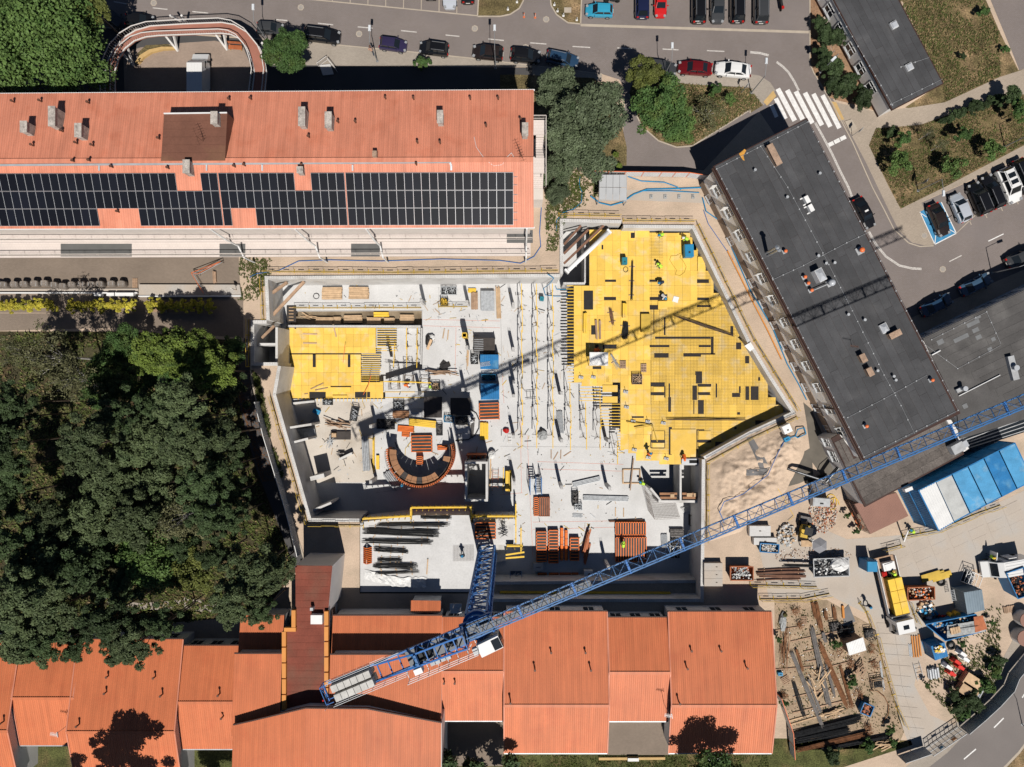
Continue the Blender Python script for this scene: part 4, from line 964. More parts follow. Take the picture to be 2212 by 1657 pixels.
for a,b in (((12,535,125),(12,648,72)),((12,575,135),(12,690,112)),((12,480,168),(12,512,165))):obj('loose_board',MB().beam(P(*a,DL+.09),P(*b,DL+.09),.12,.05),M['timber_old'],dl)
# concrete wall behind the left deck
def cwall(label,a,b,th,z0,z1,bars=True,m='concrete_wall'):
    a,b=Vector(a),Vector(b);r=thing('concrete_wall',label,'wall',(a.x,a.y,z0));A,B=Vector((a.x,a.y,(z0+z1)/2)),Vector((b.x,b.y,(z0+z1)/2))
    obj('wall_panel',MB().beam(A,B,th,z1-z0),M[m],r)
    if bars:
        mb=MB();n=int((B-A).length/.2);d=(B-A).normalized();s_=Vector((-d.y,d.x,0))*th*.3
        for i in range(n):
            for k in (-1,1):p=A.lerp(B,i/n)+s_*k;p.z=z1;mb.tube(p,p+Vector((random.uniform(-.05,.05),random.uniform(-.05,.05),.5)),.007,3,cap=False)
        obj('starter_bars',mb,M['rebar'],r,kind='stuff')
    return r
cwall('long low concrete wall with bars along the top of the left deck',P(11,325,1225,-5.3),P(11,1520,1228,-5.3),.3,BZ,-5.3)
cwall('thin rusty cage wall hanging at the right of the left deck',P(11,1512,1240,-4.2),P(11,1505,1560,-4.2),.2,BZ,-4.6)
zz=-.9
for k,(a,b,lab) in enumerate((((265,262),(490,240),'under the left deck corner'),((328,470),(535,438),'above the broken metal sheets'),((358,602),(505,565),'below the broken metal sheets'),((528,1210),(710,1135),'at the dark lower left corner'))):
    cwall(f'short concrete buttress wall {lab}',P(12,*a,zz),P(12,*b,zz),.28,PZ,(zz-.4-k*.01) if k else -5.0,False)
r=thing('concrete_pier','broad concrete pier block standing by the left slanting wall','pier',P(12,585,905,PZ))
obj('pier_block',MB().box(P(12,590,905,-1.7)*1+Vector((0,0,PZ+1.7)),(1.85,.55,3.6),R_(14)),M['concrete_wall'],r)
# left small shaft
for k,(a,b,lab) in enumerate((((235,1235),(235,1545),'inner side of the small left shaft'),((75,1385),(232,1385),'across the small left shaft'))):
    cwall(f'concrete wall, {lab}',P(11,*a,-.6),P(11,*b,-.6),.3,PZ,-.6-k*.01,False)
# central core box
core=thing('lift_core','tall hollow concrete lift core in the middle of the pit','core',P(12,1998,940,PZ))
zk=-.6
K4=[P(12,1905,790,zk),P(12,2092,768,zk),P(12,2090,1108,zk),P(12,1915,1108,zk)];K4=[P(12,1908,775,zk),P(12,2092,775,zk),P(12,2092,1108,zk),P(12,1908,1108,zk)]
for i,(a,b) in enumerate(zip(K4,K4[1:]+K4[:1])):
    d=(b-a).normalized()*.14;obj('core_wall',MB().beam(Vector((a.x,a.y,(PZ+zk)/2))-d*(i%2),Vector((b.x,b.y,(PZ+zk)/2))+d*(i%2),.28,zk-PZ-i*.006),M['concrete_wall'],core)
mat('form_orange',(.82,.19,.035),.5,.1,1.5,.08,9,rnd=.08)
mat('form_rust',(.40,.125,.05),.6,.2,1.5,.1,9)
mat('ply_brown',(.30,.15,.075),.7,.12,1.5,.1,9,rnd=.15)
mat('ply_black',(.045,.038,.036),.55,.2,1.2,rnd=.2)
q=P(12,1998,715,-2.2);obj('shutter_panel',MB().box((q.x,q.y,PZ),(2.6,.18,2.9)),M['form_rust'],core)
for k in range(5):obj('shutter_rib',MB().box((q.x-1.1+k*.55,q.y-.2,PZ),(.12,.2,2.85)),M['form_orange'],core)
# curved wall formwork
cf=thing('curved_formwork','half-round wall formwork with brown planked walkway','formwork',P(12,1500,690,PZ))
zc_=-2.3;cen=P(12,1500,695,zc_);Rr=4.15
for i in range(18):
    a0,a1=R_(172+i*(205/18)),R_(172+(i+1)*(205/18)-.6);am=(a0+a1)/2
    def pt(a,r,z):return Vector((cen.x+math.cos(a)*r,cen.y+math.sin(a)*r,z))
    o=obj('form_panel',MB().hexa([pt(a0,Rr,PZ),pt(a1,Rr,PZ),pt(a1,Rr+.12,PZ),pt(a0,Rr+.12,PZ),pt(a0,Rr,zc_),pt(a1,Rr,zc_),pt(a1,Rr+.12,zc_),pt(a0,Rr+.12,zc_)]),M['form_rust'],cf)
    mb=MB()
    for k in range(3):b_=a0+(a1-a0)*(k+.2)/3;mb.hexa([pt(b_,Rr+.12,PZ),pt(b_+.025,Rr+.12,PZ),pt(b_+.025,Rr+.3,PZ),pt(b_,Rr+.3,PZ),pt(b_,Rr+.12,zc_-.05),pt(b_+.025,Rr+.12,zc_-.05),pt(b_+.025,Rr+.3,zc_-.05),pt(b_,Rr+.3,zc_-.05)])
    obj('rib',mb,M['form_orange'],o)
    if i < 12 or i in (15,):
        m_='ply_black' if i in (5,8) else 'ply_brown';r0,r1=Rr-.15,Rr-1.05
        obj('walkway_board',MB().hexa([pt(a0,r0,zc_-.35),pt(a1,r0,zc_-.35),pt(a1,r1,zc_-.35),pt(a0,r1,zc_-.35),pt(a0,r0,zc_-.3),pt(a1,r0,zc_-.3),pt(a1,r1,zc_-.3),pt(a0,r1,zc_-.3)]),M[m_],cf)
    obj('inner_panel',MB().hexa([pt(a0,Rr-.3,PZ),pt(a1,Rr-.3,PZ),pt(a1,Rr-.2,PZ),pt(a0,Rr-.2,PZ),pt(a0,Rr-.3,zc_-.4),pt(a1,Rr-.3,zc_-.4),pt(a1,Rr-.2,zc_-.4),pt(a0,Rr-.2,zc_-.4)]),M['ply_black'],cf)
mb=MB()
for k in range(9):a=R_(175+k*25);p=pt(a,Rr+.25,zc_-.3);mb.tube(p,p+Vector((0,0,1.2)),.025,5)
for z in (.6,1.15):mb.path([pt(R_(175+k*8),Rr+.25,zc_-.3+z) for k in range(26)],.02,4)
obj('handrail',mb,M['rebar_dark'],cf)
# right lower shafts
sh2=thing('twin_shaft','pair of dark concrete shafts at the lower deck edge','shaft',P(22,1600,960,PZ))
zs_=-1.75
for i,(a,b,th) in enumerate((((1596,785),(1596,1130),.25),((1330,1000),(1420,1110),.25),((1400,1118),(1800,1118),.3),((1792,780),(1792,1118),.22),((1590,790),(1790,790),.22))):
    A,B=P(22,*a,zs_),P(22,*b,zs_);m_=(PZ+zs_)/2;obj('shaft_wall',MB().beam(Vector((A.x,A.y,m_)),Vector((B.x,B.y,m_)),th,zs_-PZ-i*.006),M['concrete_wall'],sh2)
for i,(a,b) in enumerate((((1410,1050),(1565,1050)),((1610,1050),(1770,1050)),((1415,1085),(1560,1085)),((1615,1085),(1765,1085)))):obj('edge_plank',MB().beam(P(22,*a,zs_+.1),P(22,*b,zs_+.1),.3,.06),M['ply_brown'],sh2)
for a,b in (((1505,1060),(1540,1075)),((1650,1045),(1700,1075)),((1710,1045),(1755,1075))):p,q=P(22,*a,zs_+.2),P(22,*b,zs_+.2);obj('edge_plank',MB().box(((p.x+q.x)/2,(p.y+q.y)/2,zs_+.2),(q.x-p.x,.45,.04)),M['timber'],sh2)
q=P(22,1700,765,-1.4);obj('hatch_frame',MB().box(q,(2.8,.75,.1)),M['zinc'],sh2);obj('hatch_shade_plate',MB().box(q+Vector((.15,0,.102)),(1.15,.4,.02)),M['hatch_shade_black'],sh2)  # black plate on the frame paints the shade of an open hatch
# concrete columns with starter bars
cols=[(21,118,1030,'beside the leftmost beam row, upper'),(21,118,1425,'beside the leftmost beam row, middle'),(22,122,60,'at the crossing of the jib shadow'),(22,122,185,'below the jib shadow'),(22,120,545,'next to the red sack'),(22,125,955,'at the yellow board stack'),(22,545,160,'between second and third beam rows'),(22,545,580,'at the foot of the grey pole bundle'),(22,545,990,'alone on the open lower floor'),(22,970,1000,'with a cage and tall shadow, lower floor'),(22,965,580,'below the long joists'),(11,1512,1000,'near the step of the upper floor'),(11,1915,1010,'by the plank stack'),(11,1915,1410,'above the blue tarped rack'),(11,1205,1530,'at the left deck joists'),(22,950,50+0,'under the deck corner joists') ,(23,960,45,'in the shadow under the jib'),(12,1880,130,'above the pair of black boards'),(12,1470,160,'between scaffold and black boards'),(12,1065,455,'near the wire baskets'),(12,1065,945,'by the dark lower wall')]
cm_=MB().box((0,0,0),(.35,.45,3.7)).mesh('shaft',M['concrete_wall'])
bm_=MB()
for sx in (-.13,0,.13):
    for sy in (-.17,.17):bm_.tube((sx,sy,3.65),(sx*1.1,sy*1.05,4.5),.014,4)
bm_=bm_.mesh('starter_bars',M['rebar'])
for c,u,v,lab in cols:
    p=P(c,u,v,-1.8);r=thing('concrete_column',f'concrete column with starter bars {lab}','column',(p.x,p.y,PZ),group='concrete columns on the pit floor');link('shaft',cm_,r);link('starter_bars',bm_,r)
# struts across the pit corners
def strut(label,a,b,r,m,name='strut',n=10,sq=False):
    mb=MB();(mb.beam(a,b,r*2,r*2) if sq else mb.tube(a,b,r,n));o=obj(name,mb,M[m],label=label,cat='strut');return o
mat('steel_white',(.80,.80,.80),.45,.05,1)
ws=thing('pipe_strut','thick white steel pipe strut across the upper pit corner','strut',P(21,770,570,-.7))
a,b=P(21,590,742,-.7),P(21,962,392,-.7);obj('pipe',MB().tube(a,b,.3,16),M['steel_white'],ws,smooth=True)
for p in (a,b):obj('end_plate',MB().box(p+Vector((0,0,-.45)),(.25,.7,.9),R_(44)),M['steel_white'],ws)
mat('rust_steel',(.20,.105,.07),.75,.2,1.5,.1,9)
for i,(a,b,lab) in enumerate((((565,505),(715,338),'shortest rusty'),((565,585),(782,372),'middle rusty'),((565,672),(915,338),'longest rusty'))):strut(f'{lab} steel strut in the upper pit corner',P(21,*a,-1.1),P(21,*b,-1.1),.14,'rust_steel','steel_strut',sq=True)
for a,b,lab in (((200,1130),(480,832),'long brown timber strut across the upper left pit corner'),((198,932),(330,838),'short brown timber strut across the upper left pit corner')):strut(lab,P(11,*a,-1.4),P(11,*b,-1.4),.17,'timber_old','timber_strut',sq=True)
strut('brown timber strut leaning in the small left shaft',P(11,105,1330,-1.2),P(11,215,1222,-1.2),.15,'timber_old','timber_strut',sq=True)
# wall beside the strut opening
cwall('concrete wall with bars beside the strut opening',P(21,752,400,-1.2),P(21,752,840,-1.2),.2,PZ,-1.3);cwall('concrete wall with bars at the foot of the strut opening',P(21,560,845,-1.2),P(21,752,845,-1.2),.25,PZ,-1.31)
# yellow guard boards on the lower edges
def yboards(label,segs,z,tall=.9):
    r=thing('edge_guard',label,'barrier',P(*segs[0][0],z))
    for a,b in segs:
        A,B=P(*a,z),P(*b,z);
        for k in (.1,.5,.9):obj('guard_board',MB().beam(A+Vector((0,0,k*tall)),B+Vector((0,0,k*tall)),.16,.14),M['yellow'],r)
        n=max(2,int((B-A).length/.7))
        for i in range(n+1):p=A.lerp(B,i/n);obj('bracket',MB().beam(p+Vector((0,.1,-.6)),p+Vector((0,-.35,tall)),.09,.09),M['yellow_dull'],r)
yboards('yellow boarded edge guard along the small slab, left stretch',[((12,1005,1262),(12,1430,1238))],-.25)
yboards('yellow boarded edge guard along the small slab, top stretch',[((12,1425,1165),(12,1960,1160)),((12,1955,1165),(12,1955,1265)),((12,1428,1170),(12,1428,1265))],-.25)
yboards('yellow boarded edge guard by the crane foot',[((12,1965,1240),(22,130,1240))],-.25)
yboards('yellow boarded edge guard right of the crane foot',[((22,140,1130),(22,140,1470)),((22,60,1500),(22,200,1500)),((22,185,1340),(22,185,1560))],-.25)
yboards('thin yellow edge guard along the lower pit wall',[((23,0,255),(23,1500,262))],-2.3,.6)
cwall('low concrete wall closing the pit on its lower side',Q(1512,1256,-2.1),Q(1036,1260,-2.1),.4,PZ,-2.1)
for k,(a,b) in enumerate((((22,50,1590),(22,215,1565)),((22,50,1618),(22,215,1605)))):obj('yellow_beam',MB().beam(P(*a,.6),P(*b,.6),.2,.15),M['yellow'],label=f'yellow beam lying {"above" if k == 0 else "below"} its twin at the crane foot',cat='beam')
# ---------------------------------------------------------------- tower crane
mat('crane_blue',(.03,.145,.42),.45,.12,1.5,.08,8)
mat('crane_blue2',(.042,.145,.34),.45,.12,1.5)
mat('grate',(.16,.17,.185),.6,.1,2)
cr_=thing('tower_crane','blue tower crane with long lattice jib over the site','crane',(-3.15,-21.9,PZ))
TX,TY=-3.15,-21.9;ZT=25.2;hw=.95;ta=R_(8)
def tc(sx,sy,z,w=hw):x,y=sx*w,sy*w;return Vector((TX+x*math.cos(ta)-y*math.sin(ta),TY+x*math.sin(ta)+y*math.cos(ta),z))
crn=[(-1,-1),(1,-1),(1,1),(-1,1)]
nsec=10
for i in range(nsec):
    z0=PZ+i*(ZT-PZ)/nsec;z1=PZ+(i+1)*(ZT-PZ)/nsec;mb=MB()
    for s_ in crn:mb.beam(tc(*s_,z0),tc(*s_,z1),.2,.2)
    for a,b in zip(crn,crn[1:]+crn[:1]):
        for k in range(2):
            za,zb_=z0+(z1-z0)*k/2,z0+(z1-z0)*(k+1)/2
            mb.beam(tc(*a,zb_),tc(*b,zb_),.1,.1);mb.beam(tc(*(a if k else b),za),tc(*(b if k else a),zb_),.09,.09)
    sec=obj('mast_section',mb,M['crane_blue'],cr_)
    mb=MB().prism([tc(-.8,-.8,z1),tc(.8,-.8,z1),tc(.8,.1,z1),tc(-.8,.1,z1)],z1-.06,z1-.03);obj('rest_platform',mb,M['grate'],sec)
    mb=MB();a,b=tc(.3,.6-.5*(i%2),z0),tc(-.3,.1+.5*(i%2),z1)
    for s_ in (-.18,.18):mb.beam(a+Vector((s_,0,0)),b+Vector((s_,0,0)),.04,.04)
    for k in range(9):p=a.lerp(b,k/9);mb.beam(p-Vector((.18,0,0)),p+Vector((.18,0,0)),.03,.03)
    obj('ladder',mb,M['zinc'],sec)
obj('slewing_ring',MB().tube((TX,TY,ZT),(TX,TY,ZT+.5),1.35,20).tube((TX,TY,ZT+.5),(TX,TY,ZT+1.1),1.1,16),M['crane_blue'],cr_)
ja=R_(22.7);jd=Vector((math.cos(ja),math.sin(ja),0));jn=Vector((-jd.y,jd.x,0));ZJ=26.9;J0=Vector((TX,TY,0))
def jp(t,s_,z):return J0+jd*t+jn*s_+Vector((0,0,z))
# turntable frame
mb=MB()
for s_ in (-1,1):
    mb.beam(jp(-1.4,s_*.75,ZJ-.6),jp(1.6,s_*.75,ZJ-.6),.22,.4);mb.beam(jp(-1.2,s_*.7,ZJ-.6),jp(-1.2,s_*.6,ZJ+2.0),.16,.16);mb.beam(jp(1.4,s_*.7,ZJ-.6),jp(1.4,s_*.6,ZJ+.2),.16,.16)
obj('turntable',mb,M['crane_blue'],cr_)
obj('turntable_floor',MB().hexa([jp(-1.4,-.7,ZJ-.45),jp(1.6,-.7,ZJ-.45),jp(1.6,.7,ZJ-.45),jp(-1.4,.7,ZJ-.45),jp(-1.4,-.7,ZJ-.4),jp(1.6,-.7,ZJ-.4),jp(1.6,.7,ZJ-.4),jp(-1.4,.7,ZJ-.4)]),M['grate'],cr_)
# jib: triangular lattice, sections
seclen=5.2;nj=12;bw,jh=.58,1.25
for i in range(nj):
    t0,t1=-1+i*seclen,-1+(i+1)*seclen;mb=MB()
    for s_ in (-1,1):mb.beam(jp(t0,s_*bw,ZJ),jp(t1,s_*bw,ZJ),.11,.11)
    tq=MB()
    mb.beam(jp(t0,0,ZJ+jh),jp(t1,0,ZJ+jh),.09,.09)
    for k in range(4):
        ta_,tb_,tm=t0+seclen*k/4,t0+seclen*(k+1)/4,t0+seclen*(k+.5)/4
        for s_ in (-1,1):mb.beam(jp(ta_,s_*bw,ZJ),jp(tm,0,ZJ+jh),.04,.04);mb.beam(jp(tm,0,ZJ+jh),jp(tb_,s_*bw,ZJ),.04,.04)
        mb.beam(jp(ta_,-bw if k % 2 else bw,ZJ),jp(tb_,bw if k % 2 else -bw,ZJ),.035,.035);mb.beam(jp(ta_,-bw,ZJ),jp(ta_,bw,ZJ),.05,.05)
    o=obj('jib_section',mb,M['crane_blue2'],cr_)
    obj('section_joint',MB().beam(jp(t0,-bw-.06,ZJ),jp(t0,bw+.06,ZJ),.2,.2),M['crane_blue'],o)
    obj('trolley_rope',MB().tube(jp(t0,.15,ZJ+.3),jp(t1,.15,ZJ+.3),.02,4),M['rebar_dark'],o)
mat('jib_walk',(.30,.28,.27),.7,.1,2)
obj('jib_walkway',MB().hexa([jp(0,-.3,ZJ-.05),jp(11,-.3,ZJ-.05),jp(11,.25,ZJ-.05),jp(0,.25,ZJ-.05),jp(0,-.3,ZJ),jp(11,-.3,ZJ),jp(11,.25,ZJ),jp(0,.25,ZJ)]),M['grate'],cr_)
# counter jib
mb=MB();CJ=-13.9
for s_ in (-1,1):
    mb.beam(jp(-1,s_*.75,ZJ),jp(CJ,s_*.75,ZJ),.16,.34);mb.beam(jp(-1,s_*.6,ZJ+1.9),jp(-5.5,s_*.55,ZJ+1.3),.14,.14);mb.beam(jp(-5.5,s_*.55,ZJ+1.3),jp(-9.5,s_*.7,ZJ+.2),.13,.13)
    for k in range(5):t0,t1=-1-k*1.1,-1-(k+1)*1.1;mb.beam(jp(t0,s_*.6,ZJ+1.9-.12*k),jp(t1,s_*.7,ZJ),.08,.08);mb.beam(jp(t0,s_*.7,ZJ),jp(t0,s_*.6,ZJ+1.9-.12*k),.08,.08)
for k in range(14):t=-1.2-k*1.02;mb.beam(jp(t,-.75,ZJ-.05),jp(t,.75,ZJ-.05),.1,.14)
for k in range(6):mb.beam(jp(-1-k*.9,-.6,ZJ+1.85-.12*k),jp(-1-k*.9,.6,ZJ+1.85-.12*k),.09,.09)
obj('counter_jib',mb,M['crane_blue'],cr_)
GC=-6.6;mb=MB();mb.hexa([jp(GC,-.7,ZJ+.17),jp(-1,-.7,ZJ+.17),jp(-1,.7,ZJ+.17),jp(GC,.7,ZJ+.17),jp(GC,-.7,ZJ+.2),jp(-1,-.7,ZJ+.2),jp(-1,.7,ZJ+.2),jp(GC,.7,ZJ+.2)]);obj('grating',mb,M['grate'],cr_)
mb=MB()     # side walkway with rails
for z in (.1,.6,1.1):mb.beam(jp(-.5,-1.75,ZJ+z),jp(-7.2,-1.75,ZJ+z),.04,.04);mb.beam(jp(-7,-1.05,ZJ+z),jp(CJ,-1.05,ZJ+z),.035,.035);mb.beam(jp(-7,1.0,ZJ+z),jp(CJ,1.0,ZJ+z),.035,.035)
for k in range(8):mb.beam(jp(-.5-k*.95,-1.75,ZJ),jp(-.5-k*.95,-1.75,ZJ+1.1),.04,.04);mb.beam(jp(-7-k*1.1,-1.05,ZJ),jp(-7-k*1.1,-1.05,ZJ+1.1),.035,.035);mb.beam(jp(-.5-k*.95,-1.75,ZJ),jp(-.5-k*.95,-.75,ZJ),.05,.05)
obj('handrail',mb,M['zinc'],cr_)
# the A-shaped tie piece
mb=MB()
for s_ in (-1,1):mb.beam(jp(-6.2,s_*.95,ZJ+.4),jp(-5.6,s_*.15,ZJ+1.5),.2,.2)
mb.beam(jp(-5.6,-.5,ZJ+1.4),jp(-5.6,.5,ZJ+1.4),.22,.22);obj('tie_frame',mb,M['crane_blue2'],cr_)
obj('winch',MB().tube(jp(-4.6,-.4,ZJ+.6),jp(-4.6,.4,ZJ+.6),.38,12).box(jp(-5.4,0,ZJ+.2),(.7,.8,.6),ja),M['rebar_dark'],cr_)
obj('slewing_motor',MB().tube(jp(-2.7,.1,ZJ+.2),jp(-2.7,.1,ZJ+1.0),.25,10).box(jp(-2.2,-.1,ZJ+.2),(.6,.4,.5),ja),M['rebar_dark'],cr_)
obj('switch_box',MB().box(jp(-5.9,-1.05,ZJ+.2),(.75,.5,.9),ja),M['white_metal'],cr_)
for k in range(4):obj('switch_box',MB().box(jp(-4.6+k*.5,-1.1,ZJ+.2),(.42,.3,.35+.1*(k%2)),ja),M['steel_dull'],cr_)
mat('ballast',(.50,.49,.465),.9,.1,1,.08,8,rnd=.06)
for k in range(6):
    for s_ in (-1,1):obj('counterweight',MB().box(jp(CJ+.55+k*.62,s_*.42-.1,ZJ-.9),(.58,.62,1.7),ja),M['ballast'],cr_)
mb=MB()
for s_ in (-1,1):mb.beam(jp(CJ,s_*.8,ZJ-.6),jp(CJ-.7,s_*.8,ZJ-.6),.06,.06);mb.beam(jp(CJ,s_*.8,ZJ+.6),jp(CJ-.7,s_*.8,ZJ+.6),.06,.06);mb.beam(jp(CJ-.7,s_*.8,ZJ-.6),jp(CJ-.7,s_*.8,ZJ+.6),.06,.06)
for z in (-.6,0,.6):mb.beam(jp(CJ-.7,-.8,ZJ+z),jp(CJ-.7,.8,ZJ+z),.05,.05)
mb.beam(jp(CJ-.7,-.8,ZJ-.6),jp(CJ-.7,.8,ZJ+.6),.05,.05);obj('end_cage',mb,M['crane_blue'],cr_)
mat('red_lamp',(.6,.02,.02),.3,0);obj('warning_lamp',MB().ball(jp(CJ-.8,-.3,ZJ+.65),.1,6,4),M['red_lamp'],cr_)
# cab
cab=obj('cab',MB().box(jp(.55,-1.75,ZJ-1.9),(2.1,1.15,2.1),ja+R_(3)),M['white_metal'],cr_)
obj('cab_window',MB().box(jp(1.2,-1.75,ZJ+.205),(.75,.95,.03),ja+R_(3)),M['glass'],cab)
obj('cab_front',MB().box(jp(1.64,-1.75,ZJ-1.5),(.06,1.0,1.5),ja+R_(3)),M['glass'],cab)
mb=MB();mb.beam(jp(-1.6,-1.6,ZJ-.2),jp(-.9,-1.0,ZJ-.2),.08,.08);mb.box(jp(-.75,-1.65,ZJ-.3),(.5,.6,.6),ja);obj('cab_bracket',mb,M['steel_dull'],cr_)
mb=MB()
for k in range(4):a=R_(90*k+20);mb.tube(Vector((TX-2.1,TY+.9,ZT-1.5))+Vector((math.cos(a)*.5,math.sin(a)*.4,0)),Vector((TX-2.1,TY+.9,ZT-.4))+Vector((math.cos(a)*.5,math.sin(a)*.4,0)),.03,4)
mb.box((TX-2.1,TY+.9,ZT-1.55),(1.1,.9,.04));mb.beam((TX-2.1,TY+.9,ZT-1.5),(TX-.9,TY+.3,ZT-1.5),.06,.06);obj('climb_platform',mb,M['zinc'],cr_)
obj('crane_base',MB().box((TX,TY,PZ),(4.2,4.2,.6),ta),M['concrete_wall'],cr_)
# ---------------------------------------------------------------- vehicles
mat('tyre',(.018,.018,.018),.9,.1,3);mat('rim',(.45,.46,.47),.35,.05,3,metal=.6)
mat('car_glass',(.012,.016,.02),.06,0,spec=.6);mat('lamp_glass',(.3,.31,.32),.15,0,spec=.6);mat('tail_red',(.42,.015,.012),.25,0)
mat('plate',(.7,.7,.66),.5,0)
PAINT={}
def paint(key,col,rough=.22,metal=.0):
    PAINT[key] =mat('paint_'+key,col,rough,0,metal=metal,spec=.5,coat=.6);return PAINT[key]
for k,c in dict(base=(.01,.01,.01),black=(.008,.008,.009),navy=(.012,.016,.05),brown=(.022,.015,.013),blue=(.02,.05,.10),red=(.50,.012,.012),darkred=(.12,.006,.008),white=(.72,.72,.71),silver=(.42,.45,.50),cyan=(.035,.30,.46),grey=(.045,.047,.05),steelblue=(.045,.09,.15),purple=(.03,.024,.065)).items():paint(k,c)
def car_proto(name,L,W,H,hood,boot,kind):
    """x forward. hood/boot = lengths ahead of / behind the cabin base"""
    root=thing(name,'x','car');h2=L/2;w2=W/2;belt=.92 if kind != 'suv' else 1.0
    xf,xr=h2-hood,-h2+boot
    st=[(h2,.62,.50),(h2-.10,.80,.62),(h2-.45,.93,.74),(xf+.1,.985,belt-.02),(xf-.6,1,belt),(0,1,belt),(xr+.5,1,belt+.02),(xr-.05,.985,belt+.03 if boot > .35 else belt),(-h2+.35,.95,belt if boot > .35 else belt-.02),(-h2+.08,.86,.80),(-h2,.74,.62)]
    vs=[];fs=[]
    for x,wf,zt in st:
        w=w2*wf;r=[( w*.93,.22),(w,.42),(w,.62 if zt > .66 else zt-.08),(w*.95,zt-.05),(w*.72,zt),(0,zt+.035)]
        ring=[(x,y,z) for y,z in r]+[(x,-y,z) for y,z in r[-2::-1]]
        vs += ring
    n=11
    for i in range(len(st)-1):
        for j in range(n-1):a=i*n+j;fs.append((a,a+1,a+n+1,a+n))
    fs += [tuple(range(n-1,-1,-1)),tuple(range((len(st)-1)*n,len(st)*n))]
    body=MB().add(vs,fs)
    ws=.62 if kind != 'van' else .5;rsl={'sedan':.75,'hatch':.38,'suv':.3,'wagon':.35}[kind]
    bw_,rw=w2*.90,w2*.70;x1,x2=xf-ws,xr+rsl
    B=[(xf,bw_*.86,belt),(xf,-bw_*.86,belt),(xr,-bw_*.84,belt),(xr,bw_*.84,belt)];mid=[(xf-.5,bw_,belt),(xr+.4,bw_,belt)]
    T=[(x1,rw,H-.05),(x1,-rw,H-.05),(x2,-rw*.95,H-.06),(x2,rw*.95,H-.06)]
    # roof skin, gently domed, with rails of paint down the pillars
    g=[];
    for i in range(5):
        for j in range(5):
            u,v_=i/4,j/4-.5;x=x1+(x2-x1)*u;y=2*v_*rw*(1-.05*u);z=H-.05+.05*math.sin(math.pi*u)**.6*1+(.03 if abs(v_) < .3 else 0)-(.01 if abs(v_) > .4 else 0)
            g.append((x,y,z))
    body.add(g,[(i*5+j,(i+1)*5+j,(i+1)*5+j+1,i*5+j+1) for i in range(4) for j in range(4)])
    for s_ in (-1,1):
        for a,b,t in (((xf,s_*bw_*.86,belt),(x1,s_*rw,H-.05),.09),((xr,s_*bw_*.84,belt),(x2,s_*rw*.95,H-.06),.12),(((x1+x2)/2,s_*bw_,belt),((x1+x2)/2,s_*rw,H-.05),.08),((x1,s_*rw,H-.05),(x2,s_*rw*.95,H-.06),.07)):body.beam(a,b,t,t)
    o=obj('body',body,PAINT['base'],root,local=True,smooth=False)
    def gl(nm,q):obj(nm,MB().add(q,[(0,1,2,3)]),M['car_glass'],root,local=True)
    gl('windscreen',[B[0],T[0],T[1],B[1]]);gl('rear_window',[B[2],T[2],T[3],B[3]])
    for s_ in (-1,1):gl('side_window',[(xf,s_*bw_*.86,belt),(xr,s_*bw_*.84,belt),(x2,s_*rw*.95,H-.06),(x1,s_*rw,H-.05)])
    tm=MB().tube((0,-.1,0),(0,.1,0),.31,14).mesh('wheel',M['tyre']);rm=MB().tube((0,-.105,0),(0,.105,0),.2,10).mesh('rim',M['rim'])
    for sx in (h2-.78,-h2+.72):
        for s_ in (-1,1):wh=link('wheel',tm,root,(sx,s_*(w2-.08),.31));link('rim',rm,wh)
    for s_ in (-1,1):
        obj('headlight',MB().box((h2-.2,s_*w2*.66,.6),(.3,.3,.14),-s_*.35),M['lamp_glass'],root,local=True)
        obj('tail_light',MB().box((-h2+.08,s_*w2*.68,.68),(.16,.26,.2),s_*.2),M['tail_red'],root,local=True)
        obj('mirror',MB().box((xf-.35,s_*(w2+.09),belt-.02),(.12,.22,.14)),PAINT['base'],root,local=True)
    obj('number_plate',MB().box((-h2-.005,0,.55),(.03,.5,.11)),M['plate'],root,local=True)
    if kind in ('suv','wagon'):
        for s_ in (-1,1):obj('roof_rail',MB().beam((x1-.2,s_*rw*.86,H+.03),(x2+.1,s_*rw*.86,H+.03),.04,.04),M['rim'],root,local=True)
    return root
PR={'hatch':car_proto('parked_car',3.75,1.68,1.47,.95,.12,'hatch'),'sedan':car_proto('parked_car',4.5,1.78,1.44,1.15,.62,'sedan'),'suv':car_proto('parked_car',4.25,1.82,1.68,1.05,.14,'suv'),'wagon':car_proto('parked_car',4.55,1.78,1.5,1.15,.14,'wagon')}
